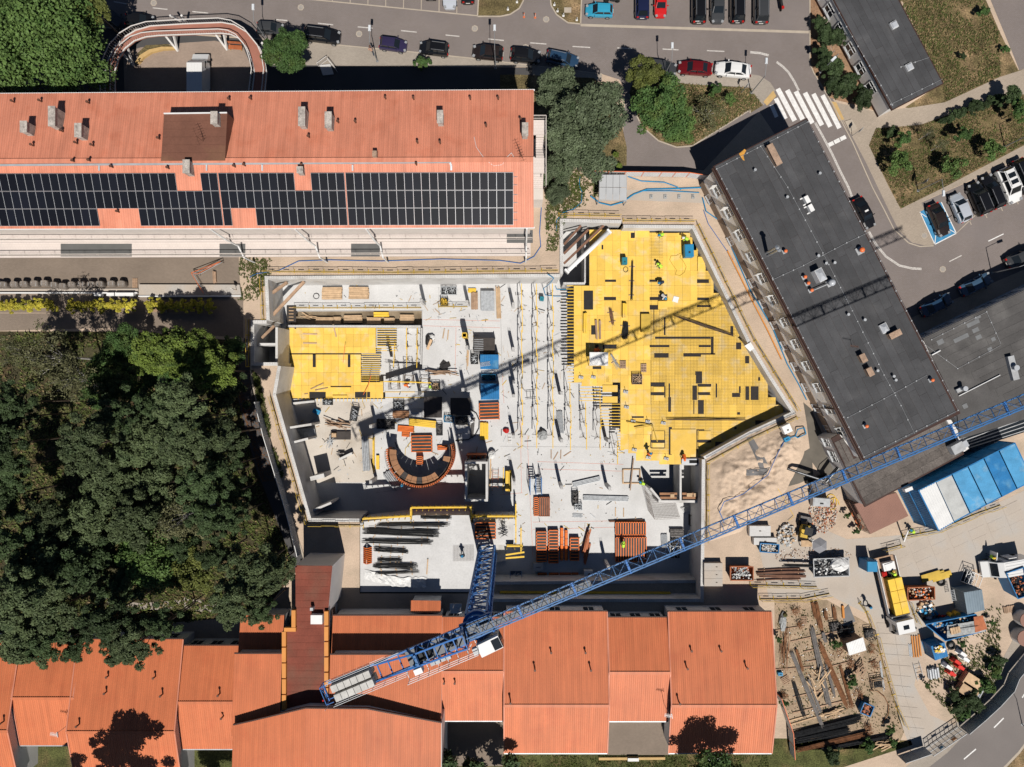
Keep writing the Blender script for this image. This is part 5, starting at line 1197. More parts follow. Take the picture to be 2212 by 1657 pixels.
CARS=[(10,650,335,-7,'wagon','black','black estate car parked half on the kerb beside the leafy small tree',1.0),(10,1272,415,-8,'hatch','purple','small dark purple car parked on the kerb',.92),(10,1630,450,173,'suv','black','short black box-shaped car with silver roof rails by the round shrub',.88),
 (10,2103,487,174,'hatch','brown','brown black hatchback parked beside the tall street lamp',1.03),(20,226,512,-5,'hatch','black','black hatchback in the row just left of the big grey-green tree',1.0),(20,550,540,-12,'wagon','blue','dark blue car half hidden under the big grey-green tree',.9),(20,1420,620,-8,'hatch','grey','dark grey car nose showing from under the twin trees',1.0),
 (20,1712,622,176,'sedan','darkred','dark red saloon parked on the kerb',.95),(20,2045,637,174,'sedan','white','white saloon parked behind the dark red one',1.0),
 (0,1040,195,-33,'hatch','grey','dark grey car angled beside the lamp at the loop ramp',.95),(0,1260,205,-4,'hatch','black','black car mostly hidden under the loop ramp',.95),(10,195,272,-4,'hatch','grey','grey car hidden behind the small leafy tree at the ramp end',.9),
 (10,1465,-128,90,'hatch','grey','leftmost car cut by the top picture edge',1),(10,1602,-112,90,'hatch','black','dark car cut by the top edge left of the silver one',1),(10,1768,-58,-90,'sedan','silver','silver car at the top edge showing its bonnet',1),(10,1928,-78,90,'hatch','black','black car with red tail lights at the top edge by the verge',1),
 (20,872,115,178,'hatch','cyan','bright turquoise hatchback parked crosswise at the bays',.93),(20,1248,48,90,'hatch','navy','navy blue hatchback parked left of the red coupe',1.05),(20,1410,35,-90,'sedan','red','bright red coupe in the upper bays',.88),
 (20,1745,78,90,'suv','black','black off-roader with bright silver roof rails in the upper bays',1.0),(20,1910,72,-90,'sedan','grey','dark grey car with sun glint on its windscreen',.98),(20,2085,75,90,'suv','black','black car between the glinting grey one and the last off-roader',1.0),(30,82,78,90,'suv','grey','dark off-roader at the right end of the upper bays',1.03),
 (31,1642,295,-67,'sedan','brown','dark brown saloon with an open door in the blue bay',.95),(31,1828,190,113,'hatch','silver','silver hatchback parked beside the blue bay',1.0),
 (31,985,235,-63,'sedan','black','black taxi with white roof sign half hidden by the office block',.92),(31,1968,862,27,'sedan','steelblue','blue grey car in the shade beside the wing',.95),(31,1622,1042,27,'sedan','blue','dark blue car in the shade nearest the office block',.95)]
for cr,u,v,a,k,c,lab,sc in CARS:
    d=dup(PR[k],P(cr,u,v,Z4),R_(a),lab,'cars parked along the streets',{'paint_base':PAINT[c]},sc)
for x,y,a,k,c,lab,sc in ((2108,432,113,'suv','black','black car right of the silver hatchback',1.0),(2137,417,113,'wagon','black','black car left of the white off-roader',.98),(2172,404,-66,'suv','white','white off-roader with dark sunroofs among black cars',1.08),(2203,384,-66,'wagon','black','black car at the right picture edge beside the white off-roader',1.0),(2200,556,27,'sedan','grey','dark car in the shade at the right picture edge',.95)):
    dup(PR[k],Q(x,y,Z4),R_(a),lab,'cars parked along the streets',{'paint_base':PAINT[c]},sc)
def rm(o):
    for c in list(o.children):rm(c)
    bpy.data.objects.remove(o)
for o in PR.values():rm(o)
# open door, taxi sign as parts of their cars
def find(lab):return next(o for o in bpy.data.objects if o.get('label') == lab)
o=find('dark brown saloon with an open door in the blue bay');obj('open_door',MB().box((.2,1.2,.35),(.08,.75,.75),R_(12)),PAINT['brown'],o,local=True)
o=find('black taxi with white roof sign half hidden by the office block');obj('roof_sign',MB().box((-.1,0,1.44),(.22,.5,.12)),M['white_metal'],o,local=True)
o=find('white off-roader with dark sunroofs among black cars');obj('sunroof',MB().box((-.2,0,1.70),(.5,.85,.02)).box((-1.0,0,1.70),(.55,.85,.02)),M['car_glass'],o,local=True)
# motorcycles
def moto(label,p,rz,col):
    r=thing('motorcycle',label,'motorcycle',p,rz)
    for x in (.7,-.7):obj('wheel',MB().tube((x,-.06,.3),(x,.06,.3),.3,12),M['tyre'],r,local=True)
    obj('frame',MB().beam((.55,0,.75),(-.3,0,.45),.2,.3).beam((-.3,0,.45),(-.7,0,.35),.12,.12).tube((.7,0,.3),(.45,0,1.0),.04,6),M['rebar_dark'],r,local=True)
    obj('fuel_tank',MB().ball((.15,0,.85),.24,8,5,sq=(1.3,.7,.7)),M[col],r,local=True);obj('seat',MB().box((-.4,0,.75),(.75,.28,.12)),M['tyre'],r,local=True)
    obj('handlebar',MB().tube((.42,-.38,1.0),(.42,.38,1.0),.025,6),M['rim'],r,local=True);obj('tail_box',MB().box((-.85,0,.8),(.3,.3,.25)),M['tail_red' if col == 'tyre' else 'rebar_dark'],r,local=True)
moto('black motorcycle parked behind the turquoise car',P(20,985,22,Z4),R_(180),'rebar_dark');moto('black motorcycle with red tail at the end of the upper bays',P(30,255,42,Z4),R_(100),'tyre')
# vans and lorries
def van(label,p,rz,L=5.4,W=2.0,H=2.4,box=False):
    r=thing('van',label,'van',p,rz);h=L/2
    pr=[(h,.45),(h,.8),(h-.75,1.15),(h-1.35,2.05),(h-1.9,H),(-h+.05,H),(-h,.4)]
    vs=[(x,W/2*(.94 if z > 1.2 else 1),z) for x,z in pr]+[(x,-W/2*(.94 if z > 1.2 else 1),z) for x,z in pr];n=len(pr)
    obj('body',MB().add(vs,[tuple(range(n)),tuple(range(2*n-1,n-1,-1))]+[(i,n+i,n+(i+1)%n,(i+1)%n) for i in range(n)]),PAINT['white'],r,local=True)
    obj('windscreen',MB().add([(h-.78,-W*.41,1.19),(h-.78,W*.41,1.19),(h-1.33,W*.40,2.07),(h-1.33,-W*.40,2.07)],[(0,1,2,3)]),M['car_glass'],r,local=True)
    for s_ in (-1,1):obj('side_window',MB().box((h-1.75,s_*W*.475,1.25),(.9,.06,.65)),M['car_glass'],r,local=True);obj('mirror',MB().box((h-1.2,s_*(W/2+.15),1.2),(.15,.25,.3)),M['tyre'],r,local=True)
    for x in (h-1.0,-h+1.0):
        for s_ in (-1,1):obj('wheel',MB().tube((x,s_*(W/2-.2),.34),(x,s_*(W/2+.01),.34),.34,14),M['tyre'],r,local=True)
    for k in range(5):obj('roof_rib',MB().beam((h-2.1,-W*.36+k*W*.18,H+.015),(-h+.2,-W*.36+k*W*.18,H+.015),.1,.03),PAINT['white'],r,local=True)
    return r
v_=van('white panel van with open doors on the concrete yard',Q(2156,1219,.02),R_(-170));obj('open_door',MB().box((1.1,-1.55,.5),(.1,1.1,1.3),R_(-15)),PAINT['white'],v_,local=True);obj('open_door',MB().box((-.6,-1.2,.5),(1.0,.08,1.6)),PAINT['white'],v_,local=True)
van('white van parked in the shade below the loop ramp',P(0,1800,700,Z3),R_(90),5.6,2.0,2.7)
def lorry(label,p,rz,L,cabp,bed,load=None):
    r=thing('lorry',label,'lorry',p,rz);h=L/2;W=2.45
    obj('chassis',MB().box((0,0,.55),(L-.4,.9,.3)),M['tyre'],r,local=True)
    c=obj('cab',MB().add([(h,-1.15,.5),(h,1.15,.5),(h-2.0,1.15,.5),(h-2.0,-1.15,.5),(h-.05,-1.12,1.5),(h-.05,1.12,1.5),(h-2.0,1.15,1.5),(h-2.0,-1.15,1.5),(h-.35,-1.05,2.75),(h-.35,1.05,2.75),(h-1.95,1.08,2.85),(h-1.95,-1.08,2.85)],[(3,2,1,0),(0,1,5,4),(1,2,6,5),(2,3,7,6),(3,0,4,7),(4,5,9,8),(5,6,10,9),(6,7,11,10),(7,4,8,11),(8,9,10,11)]),cabp,r,local=True)
    obj('windscreen',MB().add([(h-.02,-1.0,1.6),(h-.02,1.0,1.6),(h-.3,.95,2.6),(h-.3,-.95,2.6)],[(0,1,2,3)]),M['car_glass'],c,local=True)
    obj('roof_hatch',MB().box((h-1.1,0,2.81),(.5,.7,.05)),M['car_glass'],c,local=True)
    for s_ in (-1,1):obj('mirror',MB().box((h-.5,s_*1.35,1.7),(.15,.25,.6)),M['tyre'],c,local=True);obj('side_window',MB().box((h-.95,s_*1.12,1.6),(.8,.06,.75)),M['car_glass'],c,local=True)
    for x in (h-1.1,-h+2.6,-h+1.3):
        for s_ in (-1,1):obj('wheel',MB().tube((x,s_*.9,.48),(x,s_*1.2,.48),.48,16),M['tyre'],r,local=True)
    x0,x1=-h,h-2.3
    obj('bed',MB().box(((x0+x1)/2,0,.95),(x1-x0,W,.15)),M[bed],r,local=True)
    for s_ in (-1,1):obj('side_board',MB().box(((x0+x1)/2,s_*(W/2-.04),1.1),(x1-x0,.07,.6)),M['white_metal'],r,local=True)
    obj('headboard',MB().box((x1-.05,0,1.1),(.1,W,1.1)),M['steel_dull'],r,local=True)
    return r,x0,x1
lr,lx0,lx1=lorry('white cab flatbed lorry carrying yellow formwork stacks',P(33,1215,255,.02),R_(-77),9.6,PAINT['white'],'timber_old')
def on(root,lp):return root.matrix_basis @ Vector(lp)
lm=Matrix.LocRotScale(lr.location,lr.rotation_euler,None)
for k in range(3):
    r=thing('board_stack',f'stack of yellow formwork panels on the lorry, {["rear","middle","front"][k]} one','stack',lm @ Vector((-1.5+k*1.52,.2,1.1)),R_(-77))
    for j in range(9):obj('panel',MB().box((0,-.45,j*.13),(1.46,.86,.11)).box((0,.45,j*.13),(1.46,.86,.11)),M['yellow'],r,local=True)
for k,(x,y,m_,s_,lab) in enumerate(((-3.7,.1,'white_metal',(1.0,1.5,.7),'white boxes at the rear of the lorry bed'),(-2.8,-.6,'tail_red',(.6,.6,.5),'red jerrycan crate on the lorry bed'),(-2.7,.4,'rebar_dark',(.9,.9,.45),'black gear heap on the lorry bed'))):
    o=thing('cargo',lab,'cargo',lm @ Vector((x,y,1.1)),R_(-77));obj('crate',MB().box((0,0,0),s_),M[m_],o,local=True);obj('lid',MB().box((.03,0,s_[2]+.002),(s_[0]*.8,s_[1]*.7,.08),.1),M[m_],o,local=True)
mat('tarp_grey',(.32,.33,.33),.7,.15,2,.2,5,bump=.8,bscale=2);mat('tarp_white',(.66,.66,.65),.6,.12,2,.12,5,bump=.8,bscale=2)
t_=thing('tarp_pile','crumpled white tarpaulin heaped in the dark skip beside the blue cabin','pile',Q(1812,1219,.9),0);random.seed(5);obj('tarp',MB().ball((0,0,.2),1.0,12,6,sq=(1.2,.9,.5),jit=.12),M['tarp_white'],t_,local=True)
# ---------------------------------------------------------------- street lamps, signs, bollards, ramp
mat('pole_grey',(.30,.31,.32),.5,.1,2,metal=.4);mat('lamp_head',(.62,.65,.68),.4,.05,2)
lampn=0
def lamp(label,base,ang,h=5.0,arm=1.6):
    b=Vector(base);r=thing('street_lamp',label,'lamp',b,R_(ang),group='street lamps')
    obj('pole',MB().tube((0,0,0),(0,0,h),.07,8,.045).box((0,0,0),(.3,.3,.04)),M['pole_grey'],r,local=True)
    obj('arm',MB().tube((0,0,h),(arm,0,h+.25),.035,6),M['pole_grey'],r,local=True)
    obj('lamp_head',MB().box((arm+.3,0,h+.18),(.75,.32,.14),0,0,.8),M['lamp_head'],r,local=True)
for lab,cr,u,v,a,ar in (('street lamp beside the loop ramp and angled car',0,1058,297,88,1.3),('street lamp at the right end of the loop ramp',10,160,365,90,1.3),('street lamp with a person at its foot',10,1125,540,88,1.3),('street lamp over the brown black hatchback',10,2170,600,90,2.2),('street lamp beside the twin trees',20,1440,692,90,1.4),('street lamp on the corner pavement before the crossing',30,10,820,88,1.4)):
    lamp(lab,P(cr,u,v,Z3),a,5.0,ar)
lamp('street lamp among the dark shrubs near the crossing',P(30,620,640,Z3),45,5,-1.2)
lamp('street lamp on the lawn edge above the blue bay',Q(1983,412,Z3),-88,5,1.4);lamp('street lamp at the right lawn edge',Q(2169,317,Z3),18,4.4,1.0);lamp('street lamp in the shade by the wing',Q(2142,590,Z3),20,5,1.6)
lamp('street lamp on the far verge of the bottom right street',Q(2208,1565,Z3),120,5,1.6)
def bollard(label,p,cols,h=.9,r=.06):
    o=thing('bollard',label,'bollard',p,group='small bollards')
    obj('post',MB().tube((0,0,0),(0,0,h),r,8).box((0,0,0),(.25,.25,.04)),M[cols[0]],o,local=True)
    for k in range(2):obj('band',MB().tube((0,0,h*(.35+.35*k)),(0,0,h*(.5+.35*k)),r*1.08,8),M[cols[1]],o,local=True)
bollard('left of the two red and white flexible bollards',P(20,212,150,Z3),('orange_cap','white_metal'));bollard('right of the two red and white flexible bollards',P(20,310,155,Z3),('orange_cap','white_metal'))
for k,(u,v) in enumerate(((150,20),(70,85),(480,45),(508,100),(560,140),(678,178))):bollard(f'short pale chain post on the upper verges, {["first","second","third","fourth","fifth","sixth"][k]} from left' if k else 'short pale chain post on the left verge at the top edge',P(20,u,v,Z4),('white_metal','zinc'),.6,.045)
def sign(label,p,rz,w,h,zb,col,post='pole_grey',txt=None):
    r=thing('sign',label,'sign',p,rz);obj('post',MB().tube((0,0,0),(0,0,zb+h),.035,6),M[post],r,local=True)
    b=obj('board',MB().box((0,-.05,zb),(w,.04,h)),M[col],r,local=True)
    if txt:
        cu=bpy.data.curves.new('lettering','FONT');cu.body=txt;cu.size=.2;cu.align_x='CENTER';cu.align_y='CENTER';cu.extrude=.004
        t=bpy.data.objects.new('lettering',cu);COL.objects.link(t);t.parent=b;t.location=(0,-.075,zb+h/2);t.rotation_euler=(R_(90),0,0);cu.materials.append(M['crane_blue'])
    return r
# tilted banner and orange tag at the bed
bn=thing('banner','white banner with blue logo and dark lettering tied among the shrubs','banner',P(30,665,445,Z3),R_(-72))
for x in (-1.0,1.0):obj('post',MB().tube((x,0,0),(x,0,1.9),.04,6),M['pole_grey'],bn,local=True)
q=MB();nn_=8
for i in range(nn_):q.add([(-1+i*2/nn_,.25+.05*(i%2),.9),(-1+(i+1)*2/nn_,.25+.05*((i+1)%2),.9),(-1+(i+1)*2/nn_,-.25,1.75),(-1+i*2/nn_,-.25,1.75)],[(0,1,2,3)])
obj('cloth',q,M['white_metal'],bn,local=True)
obj('logo',MB().add([(-.95,.12,1.16),(-.6,.12,1.16),(-.6,-.1,1.5),(-.95,-.1,1.5)],[(0,1,2,3)]),M['crane_blue'],bn,local=True).location=(0,.01,.04)
for k in range(4):obj('print_line',MB().add([(-.45+.02*k,.12-.08*k,1.18+.13*k),(.75-.1*k,.12-.08*k,1.18+.13*k),(.75-.1*k,.09-.08*k,1.23+.13*k),(-.45,.09-.08*k,1.23+.13*k)],[(0,1,2,3)]),M['pipe_brown'],bn,local=True).location=(0,.01,.05)
sign('small orange plate on a stake beside the white banner',P(30,652,545,Z3),R_(-60),.35,.5,1.0,'orange_cap')
sign('square traffic sign board on a pole by the paved slab',P(30,903,1200,Z3),R_(50),.6,.6,1.9,'steel_dull');sign('traffic sign on a pole near the white saloon',P(20,2130,820,Z3),R_(60),.6,.6,2.0,'steel_dull');sign('notice board on a pole on the right lawn',P(30,1465,1640,Z3),R_(55),.55,.9,1.6,'steel_dull')
struct('concrete_cover',MB().prism([P(30,835,1075),P(30,895,1055),P(30,945,1140),P(30,880,1172)],Z3,.12),M['kerb'])
struct('concrete_cover',MB().box(P(30,672,185),(.85,1.0,.35),R_(30)),M['kerb']);struct('concrete_cover',MB().box(P(20,598,90,Z4),(.9,.65,.06)),M['kerb'])
# loop ramp
ramp=thing('loop_ramp','raised red-brown footway bending in a loop with white railings','ramp',Q(400,110))
mat('ramp_red',(.33,.14,.10),.9,.12,.5,.08,9);mat('rail_white',(.66,.63,.60),.5,.05,2)
ZR=3.2
ou=[P(c,u,v,ZR) for c,u,v in ((0,930,900),(0,930,640),(0,960,530),(0,1010,430),(0,1100,330),(0,1200,270),(0,1330,232),(0,1650,212),(0,1960,200),(0,2070,220),(0,2180,285),(10,25,350),(10,90,430),(10,128,520),(10,148,640),(10,135,780),(10,120,900))]
inn=[P(c,u,v,ZR) for c,u,v in ((0,1020,900),(0,1015,640),(0,1045,530),(0,1105,430),(0,1190,362),(0,1290,328),(0,1400,316),(0,1650,306),(0,1960,296),(0,2040,306),(0,2110,340),(0,2180,420),(0,2209,480),(10,25,560),(10,42,640),(10,25,780),(10,10,900))]
for i in range(len(ou)-1):
    obj('deck_slab',MB().prism([ou[i],ou[i+1],inn[i+1],inn[i]],ZR-.25,ZR+.001*(i%2),bottom=True),M['ramp_red'],ramp)
for side in (ou,inn):
    for i in range(len(side)-1):
        a,b=side[i]+Vector((0,0,ZR*0)),side[i+1];mb=MB();L=(b-a).length
        mb.beam(a+Vector((0,0,1.1)),b+Vector((0,0,1.1)),.09,.07);mb.beam(a+Vector((0,0,.05)),b+Vector((0,0,.05)),.12,.12)
        n=max(1,int(L/.28))
        for k in range(n):p=a.lerp(b,k/n);mb.beam(p+Vector((0,0,.1)),p+Vector((0,0,1.1)),.02,.02)
        obj('railing',mb,M['rail_white'],ramp)
for cr,u,v in ((0,1570,450),(0,2005,440),(0,1180,580),(0,1650,215),(10,130,450)):
    p=P(cr,u,v,0);top=Vector((p.x,p.y+(1.2 if v > 400 and cr == 0 else -.4),ZR-.25));mb=MB().beam(p,top+Vector((-.7,0,0)),.22,.22).beam(p,top+Vector((.7,0,0)),.22,.22);obj('support',mb,M['wall_white'],ramp)
struct('planter_wall',MB().prism([P(0,1210,560),P(0,1250,500),P(0,1330,450),P(0,1440,425),P(0,1570,425),P(0,1570,445),P(0,1450,450),P(0,1350,475),P(0,1280,520),P(0,1235,575)],Z2,.4),M['ochre_tile'])
sheet('planter_soil',[F(0,1215,560),F(0,1215,470),F(0,1290,400),F(0,1480,390),F(0,1560,425),F(0,1440,425),F(0,1330,450),F(0,1250,500)],M['dry_lawn'],Z3)
bn2=thing('park_bench','red-brown slatted bench under the loop ramp','bench',P(0,2090,430,Z3),R_(-4))
for k in range(4):obj('seat_slat',MB().box((0,-.25+k*.14,.42),(1.7,.11,.04)),M['form_rust'],bn2,local=True)
for k in range(3):obj('back_slat',MB().box((0,.36+.04*k,.55+.14*k),(1.7,.04,.11)),M['form_rust'],bn2,local=True)
for x in (-.7,.7):obj('leg',MB().box((x,0,0),(.08,.55,.42)),M['ochre_tile'],bn2,local=True)
# stair with rails down to the entrance
st=thing('entrance_stair','sunken entrance stair with white railings beside the small leafy tree','stair',P(10,690,640))
for k in range(7):a,b=P(10,620+k*4,590+k*12,0),P(10,715+k*4,580+k*12,0);obj('step',MB().beam(a+Vector((0,0,.2-.02*k)),b+Vector((0,0,.2-.02*k)),.2,.1),M['concrete_wall'],st)
rail(st,P(10,608,590,0),P(10,690,530,0),1.0,'rail_white');rail(st,P(10,700,545,0),P(10,775,640,0),1.0,'rail_white')
# ---------------------------------------------------------------- loose material in the pit
ORD=['first','second','third','fourth','fifth','sixth','seventh','eighth','ninth','tenth']+'eleventh twelfth thirteenth fourteenth fifteenth sixteenth seventeenth eighteenth nineteenth twentieth twenty-first twenty-second'.split()
mat('ply_dark',(.05,.042,.038),.6,.25,1.5,rnd=.2);mat('galv',(.44,.46,.48),.5,.15,3,.12,12,metal=.3)
mat('scrap',(.16,.15,.145),.7,.4,4,.4,11,metal=.3);mat('site_blue',(.02,.22,.42),.5,.1,1.5);mat('site_teal',(.02,.20,.26),.5,.1,1.5);mat('cont_blue',(.02,.17,.40),.5,.15,1,.08,8,stain=(.10,.28,.46),stamt=.35,stscale=.8)
mat('vis_green',(.50,.80,.06),.7,.05,3);mat('vis_orange',(.90,.18,.03),.7,.05,3);mat('skin',(.50,.30,.21),.6,0);mat('trouser',(.03,.04,.07),.8,.2,4)
mat('paper',(.80,.80,.79),.7,.03,3)
def tp(cr,u,v,z):return P(cr,u,v,z)
def wh(w,h,z):k=.01433*(HC-z)/HC;return w*k,h*k
def formstack(label,cr,u,v,w,h,rz=0,n=3,z=PZ,ribs=5,face='ply_dark',across=True,m='form_orange',th=.14):
    W_,H_=wh(w,h,z);r=thing('formwork_stack',label,'formwork',tp(cr,u,v,z),R_(rz),group='stacks of orange framed formwork panels')
    for j in range(n):
        zz=j*th;p=obj('panel',MB().box((0,0,zz),(W_*(1-.03*(j%2)),H_,th*.35)),M[face],r,local=True);mb=MB()
        for s_ in (-1,1):mb.box((s_*(W_/2-.04),0,zz+th*.35),(.08,H_,th*.6));mb.box((0,s_*(H_/2-.04),zz+th*.35),(W_,.08,th*.6))
        for k in range(1,ribs):
            if across:mb.box((0,-H_/2+H_*k/ribs,zz+th*.35),(W_,.10,th*.6))
            else:mb.box((-W_/2+W_*k/ribs,0,zz+th*.35),(.10,H_,th*.6))
        obj('steel_frame',mb,M[m],p,local=True)
    return r
def planks(label,cr,u,v,w,h,rz=0,z=PZ,n=6,layers=3,along='x',m='timber',name='timber_stack',jit=.06):
    W_,H_=wh(w,h,z);r=thing(name,label,'timber',tp(cr,u,v,z),R_(rz));rnd=random.Random(int(u*7+v))
    for l in range(layers):
        for k in range(n):
            if along == 'x':c,s_=(rnd.uniform(-jit,jit),-H_/2+H_*(k+.5)/n,.08+l*.1),(W_*rnd.uniform(.92,1),H_/n*.9,.085)
            else:c,s_=(-W_/2+W_*(k+.5)/n,rnd.uniform(-jit,jit),.08+l*.1),(W_/n*.9,H_*rnd.uniform(.92,1),.085)
            obj('plank',MB().box(c,s_,rnd.uniform(-jit,jit)*.25),M[m],r,local=True)
    for k in (-.33,.33):
        c,s_=((W_*k,0,0),(.09,H_,.08)) if along == 'x' else ((0,H_*k,0),(W_,.09,.08));obj('bearer',MB().box(c,s_),M['timber_old'],r,local=True)
    return r
def heap(label,cr,u,v,w,h,z=PZ,n=8,m='timber',ln=(1.5,3),base=0,spread=60,name='plank_heap',t=(.12,.05)):
    W_,H_=wh(w,h,z);r=thing(name,label,'timber',tp(cr,u,v,z));rnd=random.Random(int(u+v*3))
    for k in range(n):
        a=R_(base+rnd.uniform(-spread,spread));obj('plank',MB().box((rnd.uniform(-W_/3,W_/3),rnd.uniform(-H_/3,H_/3),.02+k*t[1]*1.05),(rnd.uniform(*ln),t[0]*rnd.uniform(.6,1.4),t[1]),a),M[m],r,local=True)
    return r
def basket(label,cr,u,v,w,h,rz=0,z=PZ,hh=.8,m='scrap',frame='rebar_dark',cat='basket',fill=.55):
    W_,H_=wh(w,h,z);r=thing('mesh_basket',label,cat,tp(cr,u,v,z),R_(rz),group='wire baskets of small steel parts');mb=MB()
    for sx in (-1,1):
        for sy in (-1,1):mb.box((sx*W_/2,sy*H_/2,0),(.06,.06,hh))
    for zz in (.1,hh*.5,hh):
        for s_ in (-1,1):mb.beam((-W_/2,s_*H_/2,zz),(W_/2,s_*H_/2,zz),.05,.05);mb.beam((s_*W_/2,-H_/2,zz),(s_*W_/2,H_/2,zz),.05,.05)
    obj('frame',mb,M[frame],r,local=True);obj('floor',MB().box((0,0,.08),(W_,H_,.03)),M['rebar_dark'],r,local=True)
    mb=MB();rnd=random.Random(int(u*3+v))
    for k in range(26):
        c=Vector((rnd.uniform(-W_/2.6,W_/2.6),rnd.uniform(-H_/2.6,H_/2.6),.15+rnd.random()*hh*fill));d=Vector((rnd.uniform(-1,1),rnd.uniform(-1,1),rnd.uniform(-.3,.3))).normalized()*rnd.uniform(.12,min(W_,H_)*.42);mb.beam(c-d,c+d,.05,.05)
    o=obj('contents',mb,M[m],r,local=True);o['kind'] ='stuff'
    return r
def bundle(label,a,b,w,n=14,m='rebar_dark',r0=.025,chocks=3,z=None,name='rebar_bundle',fan=0,cat='steel bars'):
    a,b=Vector(a),Vector(b);d=(b-a).normalized();s_=Vector((-d.y,d.x,0));r=thing(name,label,cat,(a+b)/2);rnd=random.Random(int(a.x*91+b.y*17));mb=MB()
    for k in range(n):
        o1=s_*rnd.uniform(-w/2,w/2);o2=o1+s_*rnd.uniform(-w*.18-fan,w*.18+fan);zz=.1+rnd.random()*.16;e1,e2=rnd.uniform(0,.12),rnd.uniform(0,.14)
        p,q=a.lerp(b,e1)+o1+Vector((0,0,zz)),b.lerp(a,e2)+o2+Vector((0,0,zz+rnd.uniform(-.05,.05)));mid=p.lerp(q,.5)+s_*rnd.uniform(-.08,.08);mb.tube(p,mid,r0,4,cap=False);mb.tube(mid,q,r0,4,cap=False)
    o=obj('bars',mb,M[m],r);o['kind'] ='stuff'
    for k in range(chocks):c=a.lerp(b,(k+.5)/chocks);obj('bearer',MB().beam(c-s_*(w*.5+.25)+Vector((0,0,.05)),c+s_*(w*.5+.25)+Vector((0,0,.05)),.1,.1),M['timber'],r)
    return r
def pipes(label,cr,u,v,w,h,rz=0,z=PZ,n=6,layers=2,m='galv',r0=None,along='y',name='pipe_bundle',cat='pipes'):
    W_,H_=wh(w,h,z);r=thing(name,label,cat,tp(cr,u,v,z),R_(rz));d=W_/n if along == 'y' else H_/n;rr=r0 or d*.46
    for l in range(layers):
        for k in range(n):
            o=-((n-1)/2)*d+k*d+(l%2)*d*.3;zz=rr+l*rr*1.8;e=random.uniform(-.08,.08)
            if along == 'y':p,q=(o,-H_/2+e,zz),(o,H_/2+e,zz)
            else:p,q=(-W_/2+e,o,zz),(W_/2+e,o,zz)
            obj('pipe',MB().tube(p,q,rr,8),M[m],r,local=True)
    return r
def person(label,p,rz=0,top='vis_green',hat='paper',pose='stand'):
    """one continuous skinned body; vest and helmet as parts"""
    r=thing('person',label,'person',p,R_(rz),group=None);J={}
    if pose == 'stand':J=dict(pel=(0,0,.95),che=(.03,0,1.3),nec=(.04,0,1.5),hea=(.07,0,1.66),shl=(.03,.2,1.42),ell=(.08,.3,1.15),hal=(.25,.3,.98),shr=(.03,-.2,1.42),elr=(.1,-.28,1.15),har=(.32,-.2,1.05),kl=(.05,.12,.5),fl=(0,.14,.05),tl=(.16,.15,.03),kr=(-.02,-.12,.5),fr=(-.08,-.14,.05),tr=(.08,-.15,.03))
    elif pose == 'walk':J=dict(pel=(0,0,.95),che=(.05,0,1.3),nec=(.08,0,1.5),hea=(.12,0,1.66),shl=(.05,.2,1.42),ell=(-.08,.3,1.18),hal=(.1,.32,.98),shr=(.05,-.2,1.42),elr=(.22,-.27,1.2),har=(.42,-.22,1.15),kl=(.25,.11,.52),fl=(.3,.12,.06),tl=(.46,.13,.04),kr=(-.05,-.11,.5),fr=(-.3,-.12,.1),tr=(-.16,-.13,.03))
    else:J=dict(pel=(-.15,0,.62),che=(.18,0,.88),nec=(.36,0,.98),hea=(.5,0,1.02),shl=(.28,.2,.92),ell=(.38,.26,.62),hal=(.5,.2,.36),shr=(.28,-.2,.92),elr=(.4,-.26,.62),har=(.52,-.18,.32),kl=(.2,.16,.5),fl=(-.08,.16,.06),tl=(.1,.17,.03),kr=(.22,-.16,.46),fr=(-.1,-.16,.06),tr=(.1,-.17,.03))
    ks=list(J);ed=[('pel','che'),('che','nec'),('nec','hea'),('che','shl'),('shl','ell'),('ell','hal'),('che','shr'),('shr','elr'),('elr','har'),('pel','kl'),('kl','fl'),('fl','tl'),('pel','kr'),('kr','fr'),('fr','tr')]
    rad=dict(pel=.15,che=.16,nec=.06,hea=.11,shl=.08,shr=.08,ell=.05,elr=.05,hal=.045,har=.045,kl=.075,kr=.075,fl=.05,fr=.05,tl=.045,tr=.045)
    me=bpy.data.meshes.new('body');me.from_pydata([J[k] for k in ks],[(ks.index(a),ks.index(b)) for a,b in ed],[]);me.materials.append(M['trouser'])
    o=link('body',me,r);md=o.modifiers.new('skin','SKIN');o.modifiers.new('sub','SUBSURF').levels=1
    for i,k in enumerate(ks):me.skin_vertices[0].data[i].radius=(rad[k],rad[k]);me.skin_vertices[0].data[i].use_root=(k == 'pel')
    a,b=Vector(J['pel']),Vector(J['nec']);d=(b-a);v=obj('vest',MB().tube(a+d*.12,b-d*.02,.215,10,.2),M[top],r,local=True)
    for s_ in ('l','r'):obj('sleeve',MB().tube(J['sh'+s_],J['el'+s_],.085,8,.07),M[top],r,local=True)
    h=Vector(J['hea']);obj('helmet',MB().ball(h+Vector((0,0,.05)),.145,10,6,sq=(1.05,.95,.8)).tube(h+Vector((.04,0,.02)),h+Vector((.04,0,.045)),.16,10),M[hat],r,local=True)
    obj('face',MB().ball(h+Vector((.05,0,-.02)),.1,8,5),M['skin'],r,local=True)
    return r
